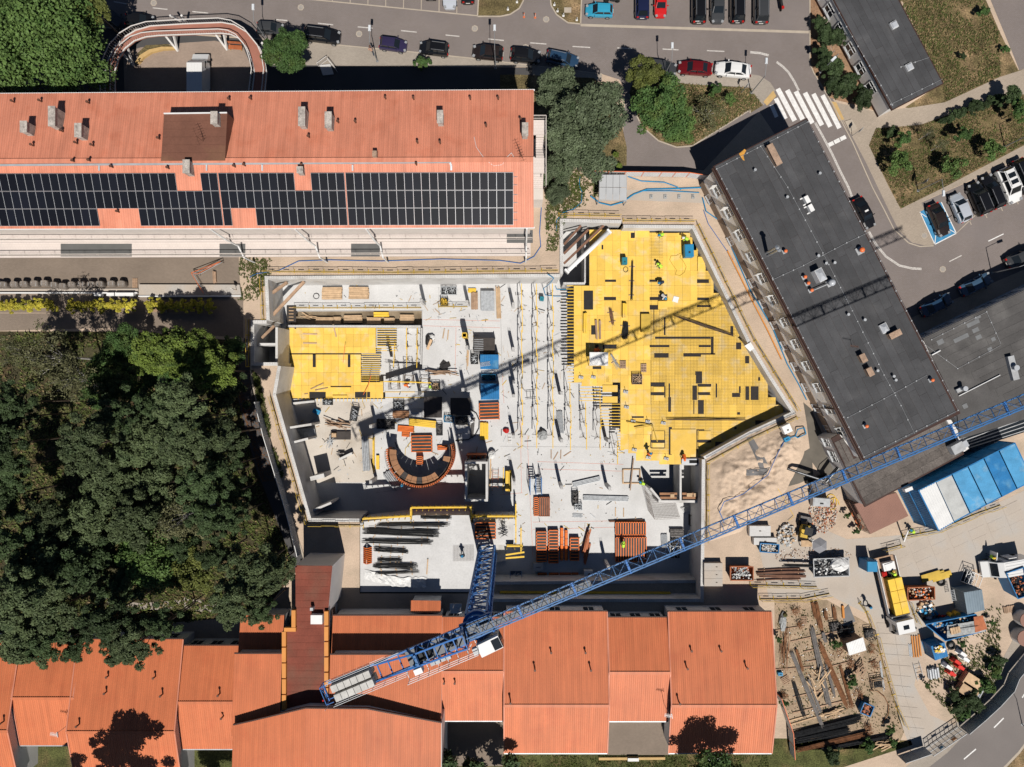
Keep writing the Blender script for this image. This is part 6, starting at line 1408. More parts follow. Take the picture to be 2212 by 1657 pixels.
def container(label,c4,z0,h,m,corr_=True,roofm=None,name='container',group=None,cat='container'):
    """c4: four ground corners in order; long side first"""
    c=sum((Vector(p) for p in c4),Vector())/4;r=thing(name,label,cat,(c.x,c.y,z0),group=group)
    obj('shell',MB().prism(c4,z0+.12,z0+h-.05),M[m],r)
    for a,b in zip(c4,list(c4[1:])+[c4[0]]):
        A,B=Vector((a[0],a[1],z0+.12)),Vector((b[0],b[1],z0+.12));d=(B-A).normalized();nrm=Vector((d.y,-d.x,0));nrm=nrm if nrm.dot(A-Vector((c.x,c.y,0))) > 0 else -nrm
        mb=MB();corr(mb,A+nrm*.004,B+nrm*.004,B+nrm*.004+Vector((0,0,h-.2)),A+nrm*.004+Vector((0,0,h-.2)),.28,.03);o=obj('side_sheet',mb,M[m],r)
        mb=MB()
        for z in (z0+.06,z0+h-.06):mb.beam(Vector((A.x,A.y,z)),Vector((B.x,B.y,z)),.14,.13)
        mb.beam(Vector((A.x,A.y,z0)),Vector((A.x,A.y,z0+h)),.15,.15);obj('edge_frame',mb,M[m],r)
    P0,P1,P2,P3=[Vector((p[0],p[1],z0+h)) for p in c4];mb=MB()
    if corr_:corr(mb,P0,P1,P2,P3,.28,.03)
    else:mb.add([P0,P1,P2,P3+Vector((0,0,0))],[(0,1,2,3)])
    obj('roof_sheet',mb,M[roofm or m],r)
    return r
# upper strip and centre of the floor (tile 1,1)
planks('left of the two pale timber stacks on the upper strip',11,730,938,178,108,m='timber',layers=4);planks('right of the two pale timber stacks on the upper strip',11,965,935,178,105,m='timber',layers=4)
mb=MB()
for k in range(4):mb.path([P(11,585,960,PZ+.04+.03*k)+Vector((math.cos(a/8*6.283)*(.36+.02*k),math.sin(a/8*6.283)*(.36+.01*k),0)) for a in range(9)],.02,4)
obj('cable_coil',mb,M['rebar_dark'],label='small dark cable coil left of the pale timber stacks',cat='coil')
basket('long wire cage of steel parts on the upper strip by the plank bundle',11,1758,915,135,68,hh=.5,m='galv',frame='galv');basket('black bin with yellow fittings on the upper strip',11,1718,1012,64,64,m='yellow',hh=.7)
planks('small bundle of yellow boards above the brown plank bundle',11,1962,912,68,38,n=4,layers=2,m='yellow');planks('brown plank bundle beside the grey corrugated sheets',11,1985,1005,58,150,n=5,layers=4,along='y',m='timber_old')
cs=thing('sheet_stack','stack of grey corrugated metal sheets on the upper strip','sheets',tp(11,2100,1005,PZ));W_,H_=wh(118,172,PZ)
for k in range(6):obj('sheet',corr(MB(),(-W_/2+.01*k,-H_/2,.2+k*.1),(W_/2,-H_/2,.2+k*.1),(W_/2,H_/2,.2+k*.1),(-W_/2,H_/2,.2+k*.1),.2,.06),M['galv'],cs,local=True)
for k in (-.3,.3):obj('bearer',MB().box((0,H_*k,0),(W_,.1,.18)),M['timber'],cs,local=True)
planks('long thin timbers right of the corrugated sheets',11,2195,1020,40,285,2,n=4,layers=2,along='y')
heap('two thin planks lying apart on the white floor',11,1732,1310,70,60,n=2,ln=(1.3,1.4),base=82,spread=4)
t_=thing('tarp_pile','black and white plastic wrapped pile beside the left deck','pile',tp(11,1590,1360,PZ));random.seed(2)
obj('black_wrap',MB().ball((-.1,.1,.35),.7,12,6,sq=(.7,1.1,.6),jit=.15),M['dark_film'],t_,local=True);obj('white_wrap',MB().ball((.2,.55,.35),.5,12,6,sq=(1,.8,.6),jit=.12),M['tarp_white'],t_,local=True);obj('board',MB().beam((-.3,-1.1,.4),(.3,.2,.9),.35,.06),M['timber'],t_,local=True)
rk=thing('storage_rack','dark rack of boards above the blue sheeted container','rack',tp(11,2075,1405,PZ));W_,H_=wh(180,140,PZ)
for k in range(3):obj('shelf',MB().box((0,0,.3+k*.5),(W_,H_,.06)),M['ply_dark'],rk,local=True)
for sx in (-1,1):
    for sy in (-1,1):obj('upright',MB().box((sx*W_/2,sy*H_/2,0),(.1,.1,1.5)),M['rebar_dark'],rk,local=True)
for k in range(9):obj('pole',MB().tube((-W_/2,-H_/2+H_*k/9,1.4),(-W_*.05,-H_/2+H_*k/9+.05,1.42),.04,6),M['galv'],rk,local=True)
def crect(cr,u,v,w,h,z,rz=0):
    W_,H_=wh(w,h,z);p=P(cr,u,v,z);c,s_=math.cos(R_(rz)),math.sin(R_(rz));return [Vector((p.x+a*W_/2*c-b*H_/2*s_,p.y+a*W_/2*s_+b*H_/2*c,0)) for a,b in ((-1,-1),(1,-1),(1,1),(-1,1))]
container('bright blue ribbed site container in the middle of the pit',crect(11,2115,1540,150,115,PZ+2),PZ,2.3,'cont_blue')
pipes('thin steel rods lying on the bright blue container',11,2080,1560,90,40,8,PZ+2.36,5,1,'galv',.02,'x','rod_bundle','rods')
container('faded blue site container below the bright blue one',crect(12,2120,147,152,132,PZ+2),PZ,2.3,'cont_blue');basket('blue tool crate between the two blue containers',12,2110,22,120,50,m='site_teal',frame='site_blue')
heap('black sheet scraps on the white floor left of the blue container',11,1720,1575,90,80,m='dark_film',n=6,ln=(.6,1.0),t=(.5,.03),name='sheet_scraps');heap('pile of brown planks left of the blue container',11,1700,1635,190,40,n=12,ln=(1.8,3.0),spread=14,m='timber_old')
basket('grey basket of clamps left of the blue container',11,1985,1515,60,90,m='galv')
cfm=thing('column_form','yellow column shutter standing near the rack','formwork',tp(11,1900,1310,PZ+2));cfm.location.z=PZ
for a in range(4):obj('shutter',MB().box((math.cos(a*1.571)*.28,math.sin(a*1.571)*.28,0),(.1 if a%2==0 else .56,.56 if a%2==0 else .1,3.3)),M['yellow'],cfm,local=True)
heap('long wooden frame lying beside the rack',11,1925,1520,20,120,n=4,ln=(1.8,2.2),base=88,spread=3)
for k,(u,v,w,h) in enumerate(((665,1180,155,62),(775,1176,68,62),(915,1165,165,68),(1100,1180,125,58),(1235,1178,95,48),(1390,1165,125,78))):planks(f'{ORD[k]} plank stack from the left in the muddy trench',11,u,v,w,h,z=BZ,n=5,layers=4,m='timber')
planks('yellow boxed boards standing in the muddy trench',11,1165,1125,128,42,z=BZ,n=2,layers=6,m='yellow');heap('crossed planks at the left end of the trench',11,510,1135,150,60,z=BZ,n=7,ln=(1.2,2.4),spread=35)
lp=thing('rung_board','black panel with pale rungs at the left end of the trench','panel',tp(11,368,1118,PZ));W_,H_=wh(82,145,PZ);obj('board',MB().box((0,0,0),(W_,H_,.15)),M['ply_dark'],lp,local=True)
for k in range(5):obj('rung',MB().box((0,-H_*.38+H_*.19*k,.152),(W_*.5,.1,.05)),M['timber'],lp,local=True)
# tile 1,2
for k,(u,v,w,h,rz,hh,m,lab) in enumerate(((693,240,80,45,0,.6,'galv','basket of steel clips under the left deck edge'),(930,340,55,120,-12,.9,'galv','tilted cage basket beside the jib shadow'),(1318,265,92,72,0,.6,'galv','crate of pale steel tubes near the scaffold'),(1645,100,70,62,0,.7,'timber','grey crate with timber offcuts by the green vested worker'),(1160,430,60,82,0,.8,'scrap','dark basket of couplers, left of a pair'),(1240,435,80,82,0,.8,'scrap','dark basket of couplers, right of a pair'),(1760,388,82,56,-4,.7,'galv','blue rimmed crate of bright fittings'),(1870,402,102,70,0,.7,'scrap','dark crate below the right black board'),(1677,482,50,95,0,.8,'scrap','narrow basket right of the yellow board pile'))):
    basket(lab,12,u,v,w,h,rz,hh=hh,m=m,frame='site_blue' if 'blue' in lab else 'rebar_dark')
def table(label,cr,u,v,w,h,z=PZ,hh=1.2,m='ply_black'):
    W_,H_=wh(w,h,z+hh);p=P(cr,u,v,z+hh);r=thing('form_table',label,'formwork',(p.x,p.y,z));obj('board',MB().box((0,0,hh-.06),(W_,H_,.06)),M[m],r,local=True)
    for k in range(4):obj('joist',MB().box((-W_*.4+W_*.27*k,0,hh-.24),(.08,H_,.175)),M['yellow_dull'],r,local=True)
    for sx in (-1,1):
        for sy in (-1,1):obj('leg',MB().box((sx*W_*.42,sy*H_*.42,0),(.09,.09,hh-.25)),M['rebar_dark'],r,local=True)
    return r
table('left of the two large black formwork boards',12,1617,285,160,185);table('right of the two large black formwork boards',12,1860,280,178,155)
planks('rusty boards lying left of the black boards',12,1335,348,148,66,n=4,layers=2,m='ply_brown');pipes('grey railing bundle above the yellow board pile',12,1480,315,88,38,along='x',n=5,layers=2)
planks('long pile of yellow boards below the black boards',12,1527,425,242,62,-6,n=4,layers=4,m='yellow')
formstack('orange formwork pair above the half-round formwork, wide piece',12,1378,476,145,52,-4,2);formstack('small orange formwork piece below the wide one',12,1378,525,70,38,-5,2,ribs=3)
formstack('large orange formwork stack above the half-round formwork',12,1520,605,185,145,1,4);formstack('low orange formwork piece at the upper right of the half-round formwork',12,1700,640,88,42,2,2,ribs=3);formstack('upright dark orange form inside the half-round formwork',12,1505,748,58,70,0,6,ribs=4)
formstack('orange formwork stack below the faded blue container',12,2115,318,178,145,2,4);planks('yellow slatted pallet right of the hoop',12,2070,496,74,155,n=5,layers=3,along='y',m='yellow')
heap('crossed dark planks on the beige floor',12,785,430,190,90,n=12,ln=(1.6,3.2),spread=22,base=-15,m='timber_old')
table('dark board on the beige floor with a wooden box',12,800,535,178,72,hh=.35,m='ply_dark');obj('wooden_box',MB().box(tp(12,747,530,PZ+.36),(.6,.55,.4)).box(tp(12,747,530,PZ+.76),(.4,.35,.05)),M['timber'],label='pale wooden box standing on the dark board',cat='box')
heap('bundle of grey steel tubes lying loose on the beige floor',12,708,592,85,85,n=12,ln=(.9,1.4),base=70,spread=40,m='galv',name='tube_heap',t=(.06,.05));heap('stack of dark frames on the beige floor by the leaning plank',12,816,705,60,100,n=10,ln=(.7,1.0),spread=8,m='scrap',name='frame_heap',t=(.12,.06))
cwall('low concrete block wall behind the dark frames',P(12,790,745,PZ+.6),P(12,905,690,PZ+.6),.3,PZ,PZ+.9,False)
pipes('long bundle of pale grey steel planks by the yellow edge',12,1025,690,58,305,3,n=4,layers=3)
planks('short yellow boards right of the pale steel planks',12,1132,770,30,128,n=1,layers=3,along='y',m='yellow');yboards('low yellow edge guard along the beige floor',[((12,1098,545),(12,1098,840))],PZ,.8)
pipes('grey scaffold decks leaning at the half-round formwork',12,1255,925,80,165,36,n=5,layers=2)
bg_=thing('bulk_bag','white rubble bag beside the lift core','bag',tp(12,2140,700,PZ));obj('sack',MB().ball((0,0,.45),.62,12,7,sq=(.8,1,.75),jit=.1),M['tarp_white'],bg_,local=True);obj('strap',MB().tube((-.3,0,.8),(.3,.1,.95),.04,5),M['tarp_grey'],bg_,local=True)
def ladder(label,a,b,w,m='galv',n=7,name='site_ladder'):
    a,b=Vector(a),Vector(b);d=(b-a).normalized();s_=Vector((-d.y,d.x,0))*w/2;r=thing(name,label,'ladder',a)
    for k in (-1,1):obj('stile',MB().beam(a+s_*k,b+s_*k,.05,.05),M[m],r)
    for k in range(n):p=a.lerp(b,(k+.5)/n);obj('rung',MB().beam(p-s_,p+s_,.04,.04),M[m],r)
ladder('brown scaffold frame right of the lift core',P(12,2165,1000,PZ+.3),P(12,2172,830,PZ+.3),.75,'form_rust',5);ladder('grey frame lying between the beam rows',P(22,222,180,PZ+.3),P(22,318,172,PZ+.3),1.0,'rebar_dark',3)
heap('long planks leaning along the lift core',12,2120,895,14,220,n=3,ln=(3.2,3.9),base=86,spread=2)
ms=thing('metal_sheets','bent grey metal sheets leaning at the left slanting wall','sheets',tp(12,495,512,PZ))
for k in range(5):obj('sheet',corr(MB(),(-1.6+k*.55,-.7,.6+.1*k),(-.7+k*.55,-.75,.3+.2*(k%2)),(-.7+k*.5,.6,1.5-.2*k),(-1.6+k*.5,.7,1.7-.25*k),.15,.04),M['galv'],ms,local=True)
def toolbox(label,cr,u,v,z,s_,rz,m):
    r=thing('tool_box',label,'box',tp(cr,u,v,z),R_(rz));obj('case',MB().box((0,0,0),s_),M[m],r,local=True);obj('lid',MB().box((0,0,s_[2]+.002),(s_[0]*1.04,s_[1]*1.04,.08)),M[m],r,local=True);obj('handle',MB().beam((-s_[0]*.25,0,s_[2]+.12),(s_[0]*.25,0,s_[2]+.12),.05,.05),M['rebar_dark'],r,local=True)
toolbox('blue tool box by the left slanting wall',12,595,322,PZ,(.9,.55,.5),-22,'site_blue')
hp=[P(12,1945,300,PZ+.1),P(12,2000,340,PZ+.1),P(12,2025,400,PZ+.1),P(12,2022,470,PZ+.1),P(12,1990,530,PZ+.1),P(12,1930,570,PZ+.1),P(12,1815,582,PZ+.1)]
obj('bent_tube',MB().path(hp,.07,6),M['rebar_dark'],label='dark tube bent in a wide hoop on the floor',cat='tube');pipes('leaning dark pole bundle inside the hoop',12,1965,470,28,170,-5,n=3,layers=2,m='scrap')
# shoring towers beside the left deck
def shore(label,cr,u,v,z=PZ,hh=2.6,w=1.2):
    p=P(cr,u,v,z+hh);r=thing('shoring_tower',label,'scaffold',(p.x,p.y,z));
    for sx in (-1,1):
        for sy in (-1,1):obj('leg',MB().tube((sx*w/2,sy*w/2,0),(sx*w/2,sy*w/2,hh),.035,6),M['prop_steel'],r,local=True)
    for k in range(3):
        z0,z1=hh*k/3+.1,hh*(k+1)/3;mb=MB()
        for a,b in (((-1,-1),(1,-1)),((1,-1),(1,1)),((1,1),(-1,1)),((-1,1),(-1,-1))):mb.tube((a[0]*w/2,a[1]*w/2,z0),(b[0]*w/2,b[1]*w/2,z1),.02,4);mb.tube((a[0]*w/2,a[1]*w/2,z1),(b[0]*w/2,b[1]*w/2,z1),.02,4)
        obj('brace',mb,M['prop_steel'],r,local=True)
    return r
for k,(u,v,lab) in enumerate(((1262,85,'nearest the left deck joists'),(1390,40,'in the middle, by the orange vested worker'),(1535,70,'farthest right, by the offcut crate'))):shore(f'shoring tower of steel frames {lab}',12,u,v)
obj('yellow_beam',MB().beam(P(12,1190,58,PZ+2.75),P(12,1600,70,PZ+2.75),.12,.2),M['yellow'],label='long yellow beam laid over the three shoring towers',cat='beam')
# upper slab: bars, A-form, mesh, plastic
SZ=-.25
for k,(a,b,w,n,lab) in enumerate((((12,1110,1325),(12,1780,1320),.5,26,'black bar bundle at the top of the small slab, long thin one'),((12,990,1370),(12,1685,1395),1.0,44,'broadest black bar bundle on the small slab'),((12,985,1460),(12,1625,1475),.55,28,'black bar bundle ending in a white tangle'),((12,1090,1530),(12,1405,1555),.6,20,'short tangled bar bundle on the small slab'),((12,1125,1632),(12,1355,1632),.5,22,'short tidy bar bundle under the tangled one'),((13,1085,25),(13,1490,30),.65,26,'bar bundle in two layers low on the small slab'),((13,1095,92),(13,1500,78),.3,12,'lowest thin bar bundle on the small slab'),((12,1500,1255),(12,1790,1258),.4,18,'bar bundle inside the upper guard corner'))):bundle(lab,P(*a,SZ),P(*b,SZ),w,n)
af=thing('a_frame_form','orange tent-shaped formwork at the left edge of the small slab','formwork',P(12,1040,1590,SZ))
for s_ in (-1,1):
    for k in range(9):obj('rung',MB().beam((s_*.05,-.95+k*.24,.75),(s_*.52,-.95+k*.24,.05),.1,.1),M['form_orange'],af,local=True)
    obj('face',MB().add([(s_*.03,-1.05,.72),(s_*.48,-1.05,.02),(s_*.48,1.05,.02),(s_*.03,1.05,.72)],[(0,1,2,3)]),M['ply_dark'],af,local=True)
def meshmat(label,q,n,m_,z=0,name='mesh_mat',t=.014,m='rebar'):
    a,b,c,d=[Vector(p) for p in q];r=thing(name,label,'steel mesh',(a+b+c+d)/4);mb=MB()
    for i in range(n+1):mb.beam(a.lerp(b,i/n),d.lerp(c,i/n),t,t)
    for i in range(m_+1):mb.beam(a.lerp(d,i/m_)+Vector((0,0,t)),b.lerp(c,i/m_)+Vector((0,0,t)),t,t)
    o=obj('wires',mb,M[m],r);o['kind'] ='stuff'
meshmat('steel mesh mat on the small slab beside the person',[P(12,1795,1510,SZ+.1),P(12,1975,1505,SZ+.1),P(12,1975,1640,SZ+.1),P(12,1795,1645,SZ+.1)],14,10)
random.seed(9)
pl=thing('plastic_sheet','crumpled white plastic sheet along the lower edge of the small slab','sheet',P(13,1290,200,SZ));W_=22;vs=[]
for i in range(W_+1):
    for j in range(5):p=P(13,1010+i*25+random.uniform(-6,6),60+i*6+j*22+random.uniform(-5,5) if i < 12 else 130+j*22+random.uniform(-8,8),SZ);vs.append(p+Vector((0,0,.03+random.random()*.16)))
obj('film',MB().add(vs,[(i*5+j,i*5+j+1,(i+1)*5+j+1,(i+1)*5+j) for i in range(W_) for j in range(4)]),M['tarp_white'],pl)
obj('plank',MB().beam(P(13,1572,-30,SZ+.15),P(13,1562,105,SZ+.15),.14,.06),M['timber'],label='single upright plank on the small slab near the crane',cat='plank')
# crane foot platform
formstack('orange formwork stack on the small platform left of the crane foot',12,2080,1370,185,145,0,3,z=SZ+.3);struct('platform_slab',MB().prism([P(12,1975,1270,SZ),P(22,120,1270,SZ),P(22,120,1500,SZ),P(12,1975,1500,SZ)],PZ,SZ+.02),M['concrete_wall'])
heap('black bar offcuts beside the orange stack at the crane foot',22,28,1400,60,80,z=SZ+.3,m='rebar_dark',n=14,ln=(.6,1.1),spread=30,name='bar_heap',t=(.05,.04));heap('tangle of black wire above the crane foot',22,25,1320,60,60,z=SZ+.3,m='rebar_dark',n=16,ln=(.4,.8),spread=90,name='bar_heap',t=(.04,.03))
# tile 2,2 floor
stw=thing('stair_tower','blue scaffold stair frame standing on the open floor','scaffold',tp(22,312,960,PZ));
for sx in (-.75,0,.75):
    for sy in (-1.05,1.05):obj('leg',MB().box((sx,sy,0),(.1,.1,2.6)),M['crane_blue2'],stw,local=True)
for sx in (-.75,0,.75):
    for z in (.2,1.3,2.55):obj('rail',MB().beam((sx,-1.05,z),(sx,1.05,z),.08,.08),M['crane_blue2'],stw,local=True)
for k in range(10):obj('tread',MB().box((-.37,-.95+k*.2,.25+k*.22),(.68,.18,.03)).box((.37,-.95+k*.2,2.3-k*.2),(.68,.18,.03)),M['galv'],stw,local=True)
planks('tall yellow board stack left of the stair frame',22,75,930,55,180,n=2,layers=9,along='y',m='yellow');heap('thin yellow plank beside the tall yellow board stack',22,27,920,8,120,n=2,ln=(2,2.4),base=88,spread=2,m='yellow')
sk=thing('sack','crumpled red sack beside a column','sack',tp(22,55,492,PZ));obj('cloth',MB().ball((0,0,.25),.42,10,6,sq=(1,.8,.6),jit=.15),M['tail_red'],sk,local=True);obj('knot',MB().ball((.3,.15,.3),.12,6,4),M['tail_red'],sk,local=True)
ladder('white crossed frame beside the red sack',P(22,85,605,PZ+.2),P(22,85,515,PZ+.2),.5,'paper',3)
bg_=thing('bulk_bag','grey crumpled plastic heap left of the pole bundle','bag',tp(22,378,530,PZ));obj('film',MB().ball((0,0,.3),.65,14,7,sq=(.95,1.1,.55),jit=.16),M['tarp_grey'],bg_,local=True);obj('fold',MB().ball((-.2,.6,.25),.3,8,5,jit=.2),M['dark_film'],bg_,local=True)
pipes('upright looking bundle of long steel props between beam rows',22,530,415,52,195,4,n=8,layers=3,m='galv')
pipes('steel girder bundle lying slanted on the open floor',22,762,942,245,44,13,along='x',n=4,layers=2);pipes('long steel girder bundle under the slanted one',22,935,1090,395,46,-1.5,along='x',n=5,layers=2)
basket('tall basket of clips left of the long girder bundle',22,662,1085,50,125,m='scrap',hh=.8);basket('small galvanised basket below the tall one',22,690,1160,62,52,m='galv',frame='galv');pipes('short fan of steel tubes below the baskets',22,685,1240,85,36,-5,along='x',n=6,layers=1)
fr=thing('timber_square','square timber frame lying by the twin shaft','frame',tp(22,1160,895,PZ));W_,H_=wh(150,122,PZ)
for s_ in (-1,1):obj('rail',MB().box((0,s_*H_/2,.02),(W_+.15,.16,.12)).box((s_*W_/2,0,.142),(.16,H_-.1,.1)),M['timber'],fr,local=True)
obj('plank',MB().beam(P(22,1180,735,PZ+.4),P(22,1150,1020,PZ+.4),.14,.06),M['timber_old'],label='long brown plank laid over the square timber frame',cat='plank')
meshmat('rusty mesh mat bent up below the twin shaft',[P(22,1320,1060,PZ+.9),P(22,1540,1090,PZ+.5),P(22,1590,1265,PZ+.25),P(22,1370,1280,PZ+.25)],18,14,t=.02)
meshmat('rusty mesh mat standing at the twin shaft corner',[P(22,1275,1010,PZ+1.8),P(22,1320,1060,PZ+1.8),P(22,1370,1280,PZ+.2),P(22,1310,1200,PZ+.2)],6,16,t=.02)
formstack('dark ribbed formwork stack below the blue stair frame, narrow part',22,318,1158,42,165,0,3,ribs=9);formstack('dark ribbed formwork stack below the blue stair frame, wide part',22,390,1158,98,170,0,4,ribs=6,across=False,m='form_rust')
formstack('leftmost of the tall orange formwork stacks on the lower floor',22,365,1508,92,265,0,5,ribs=10);formstack('tall orange formwork stack left of the two orange tubes',22,470,1508,88,290,0,5,ribs=11)
for k,(u,h) in enumerate(((545,285),(583,265))):
    r=thing('column_tube',f'{["left","right"][k]} of the two bright orange column tubes','formwork',tp(22,u,1490+10*k,PZ));W_,H_=wh(30,h,PZ);obj('shell',MB().tube((0,-H_/2,.24),(0,H_/2,.24),.22,14),M['form_orange'],r,local=True)
    for j in range(5):obj('ring',MB().tube((0,-H_*.45+j*H_*.22,.24),(0,-H_*.45+j*H_*.22+.06,.24),.25,14),M['form_rust'],r,local=True)
formstack('brown orange formwork stack right of the two orange tubes',22,655,1530,82,200,0,5,ribs=7);heap('leaning orange and timber pieces at the right of the tall stacks',22,765,1510,50,230,n=9,ln=(2.4,3.6),base=80,spread=7,m='form_rust',t=(.2,.1))
formstack('dark ribbed formwork stack, upper of the right pair',22,1150,1350,268,115,0,4,ribs=12,across=False);formstack('dark ribbed formwork stack, lower of the right pair',22,1153,1535,272,218,0,4,ribs=12,across=False)
bundle('rusty girder above the right formwork pair',P(22,955,1290,PZ),P(22,1280,1280,PZ),.3,4,'rust_steel',.07,2)
pipes('grey prop bundle near the right pit wall, left one',22,1448,1470,55,135,3,n=6,layers=2);pipes('short tube stack near the right pit wall, upper one',22,1558,1390,115,70,along='x',n=5,layers=3,m='scrap');basket('dark basket under the short tube stack',22,1555,1470,90,60,m='scrap');basket('pale basket beside the crane jib near the right pit wall',22,1540,1560,90,110,m='galv',frame='galv')
bg_=thing('bulk_bag','white plastic heap against the right pit wall','bag',tp(22,1685,1415,PZ));obj('film',MB().ball((0,0,.3),.8,14,7,sq=(.7,1.1,.5),jit=.18),M['tarp_white'],bg_,local=True);obj('fold',MB().ball((.1,-.8,.2),.4,8,5,jit=.2),M['tarp_white'],bg_,local=True)
basket('dark bin with red handle by the right pit wall',22,1690,1275,50,90,m='scrap',hh=1.0);meshmat('white grid mat below the twin shaft',[P(22,1600,1180,PZ+.2),P(22,1690,1150,PZ+.2),P(22,1700,1190,PZ+.2),P(22,1620,1215,PZ+.2)],8,4,t=.05,m='paper')
for k,(u,v,a) in enumerate(((452,700,90),(537,702,88),(595,697,33),(493,715,60),(1020,1210,90),(1092,1215,90))):obj('plank',MB().box(tp(22,u,v,PZ+.02),(1.2,.12,.05),R_(a)),M['timber_old' if k < 4 else 'timber'],label=f'short loose plank on the open floor, {ORD[k]} counted from the beam rows',cat='plank',group='loose planks')
basket('blue cage in the shade beside the crane foot',23,140,150,100,150,m='galv',frame='crane_blue2',hh=2.0)
wt=thing('water_tank','white plastic tank in the shaded lower strip','tank',tp(23,775,100,PZ));obj('tank',MB().box((0,0,.1),(1.15,1.35,1.0)),M['paper'],wt,local=True);obj('lid',MB().tube((.1,.2,1.1),(.1,.2,1.15),.18,12),M['rebar_dark'],wt,local=True);obj('pallet',MB().box((0,0,0),(1.2,1.4,.1)),M['timber_old'],wt,local=True)
for k,(u,w) in enumerate(((372,80),(475,85),(575,100),(660,60))):formstack(f'dark orange formwork in the shaded lower strip, {ORD[k]} from left',23,u,118,w,62,0,4,ribs=4)
toolbox('grey open bin in the shaded lower strip',23,335,25,PZ,(1.3,1.0,.9),3,'steel_dull')
# on the big deck
def dpt(cr,u,v,k=.06):return P(cr,u,v,DZ+k)
def cabinet(label,cr,u,v,w,h,hh,m,rz=0,z=DZ+.05):
    W_,H_=wh(w,h,z);r=thing('site_cabinet',label,'cabinet',tp(cr,u,v,z),R_(rz));obj('housing',MB().box((0,0,.08),(W_,H_,hh)),M[m],r,local=True);obj('top_plate',MB().box((0,0,hh+.082),(W_*.9,H_*.92,.05)),M[m],r,local=True);obj('skid',MB().box((0,0,0),(W_*.95,H_*.95,.08)),M['rebar_dark'],r,local=True)
    obj('exhaust',MB().box((0,-H_*.15,hh+.134),(W_*.2,H_*.15,.04)),M['rebar_dark'],r,local=True)
cabinet('small teal tool cabinet on the upper left of the big deck',21,1092,658,46,62,.9,'site_teal');cabinet('large blue compressor on the upper right of the big deck',21,1652,572,78,110,1.15,'site_blue',2);cabinet('small teal cabinet standing on the floor among beam rows',21,368,988,36,36,.8,'site_teal',-8,PZ)
bundle('thin black bar bundle lying upright in the middle of the deck',dpt(21,1168,640),dpt(21,1160,1015),.2,12,'rebar_dark',.02,3);bundle('thick black bar bundle at the jib shadow on the deck',dpt(21,1110,1185),dpt(21,1098,1345),.75,30,'rebar_dark',.03,2)
bundle('bright steel rods lying left of the deck middle',dpt(21,970,1065),dpt(21,1000,1225),.35,12,'rust_steel',.02,2);bundle('fan of grey steel rods beside the white canopy',dpt(21,970,1470),dpt(21,1045,1610),.3,10,'galv',.018,1,fan=.3)
bundle('long sagging brown bar bundle across the mesh',dpt(21,1525,1128,.14),dpt(21,2082,1318,.14),.2,10,'rebar',.022,0);bundle('long brown bar bundle across the lower mesh',dpt(22,1450,392,.14),dpt(22,2180,396,.14),.16,9,'rebar',.022,0)
planks('thin brown boards left of the thick black bar bundle, inner',21,850,1258,18,175,3,DZ+.05,2,2,'y','timber_old');planks('thin brown boards left of the thick black bar bundle, outer',21,882,1258,16,165,1,DZ+.05,2,2,'y','timber_old')
planks('tall yellow board pile near the left deck edge',21,750,1200,32,182,0,DZ+.05,2,4,'y','yellow');planks('yellow board pile above the thick black bar bundle',21,1097,1088,38,132,0,DZ+.05,2,5,'y','yellow')
r=thing('mesh_stack','stack of yellow mesh sheets on the deck','sheets',dpt(21,1282,1200));W_,H_=wh(82,160,DZ)
for k in range(5):obj('sheet',MB().box((0,0,.02+k*.1),(W_,H_,.06)),M['yellow_dull'],r,local=True)
cn=thing('canopy','white corrugated canopy sheet over a work place on the deck','canopy',dpt(21,858,1520));W_,H_=wh(165,118,DZ+1.6)
obj('sheet',corr(MB(),(-W_/2,-H_/2,1.9),(W_/2,-H_/2,1.75),(W_/2,H_/2,1.9),(-W_/2,H_/2,2.05),.18,.04),M['white_metal'],cn,local=True)
for sx in (-1,1):
    for sy in (-1,1):obj('post',MB().box((sx*W_*.46,sy*H_*.45,0),(.07,.07,1.8)),M['timber'],cn,local=True)
obj('bench',MB().box((0,-.2,0),(1.2,.5,.8)),M['timber_old'],cn,local=True)
def pallet(label,cr,u,v,w,h,z,rz=0):
    W_,H_=wh(w,h,z);r=thing('pallet',label,'pallet',tp(cr,u,v,z),R_(rz))
    for k in range(5):obj('slat',MB().box((0,-H_/2+H_*(k+.5)/5,.1),(W_,H_/5*.7,.025)),M['timber_old'],r,local=True)
    for k in (-.45,0,.45):obj('bearer',MB().box((W_*k,0,0),(.1,H_,.1)),M['timber_old'],r,local=True)
pallet('wooden pallet with grey bits beside the rod fan',21,1085,1565,52,72,DZ+.06);pallet('wooden pallet alone on the deck right of the rod fan',21,1268,1595,48,76,DZ+.06)
basket('square wooden crate full of debris on the deck',22,1207,38,82,88,z=DZ+.05,m='timber',frame='timber_old',hh=.6)
obj('paper_sheet',MB().prism([dpt(21,1535,960),dpt(21,1582,970),dpt(21,1568,1020),dpt(21,1522,1005)],DZ+.07,DZ+.1),M['paper'],label='white paper sheet lying on the deck',cat='sheet');obj('paper_sheet',MB().prism([P(21,2160,1400,.3),P(21,2215,1365,.3),P(31,35,1420,.3),P(31,0,1450,.3)],.3,.34),M['paper'],label='white board lying on the right pit wall',cat='sheet')
def hose(label,pts,r0,m,name='hose',cat='hose'):return obj(name,MB().path([Vector(p) for p in pts],r0,6),M[m],label=label,cat=cat)
hose('black looped hose on the deck below the blue compressor',[dpt(21,u,v) for u,v in ((1600,580),(1560,600),(1510,605),(1500,640),(1530,690),(1560,730),(1550,770),(1590,780),(1630,750),(1645,700),(1620,650),(1590,620),(1610,570))],.035,'yellow_dull')
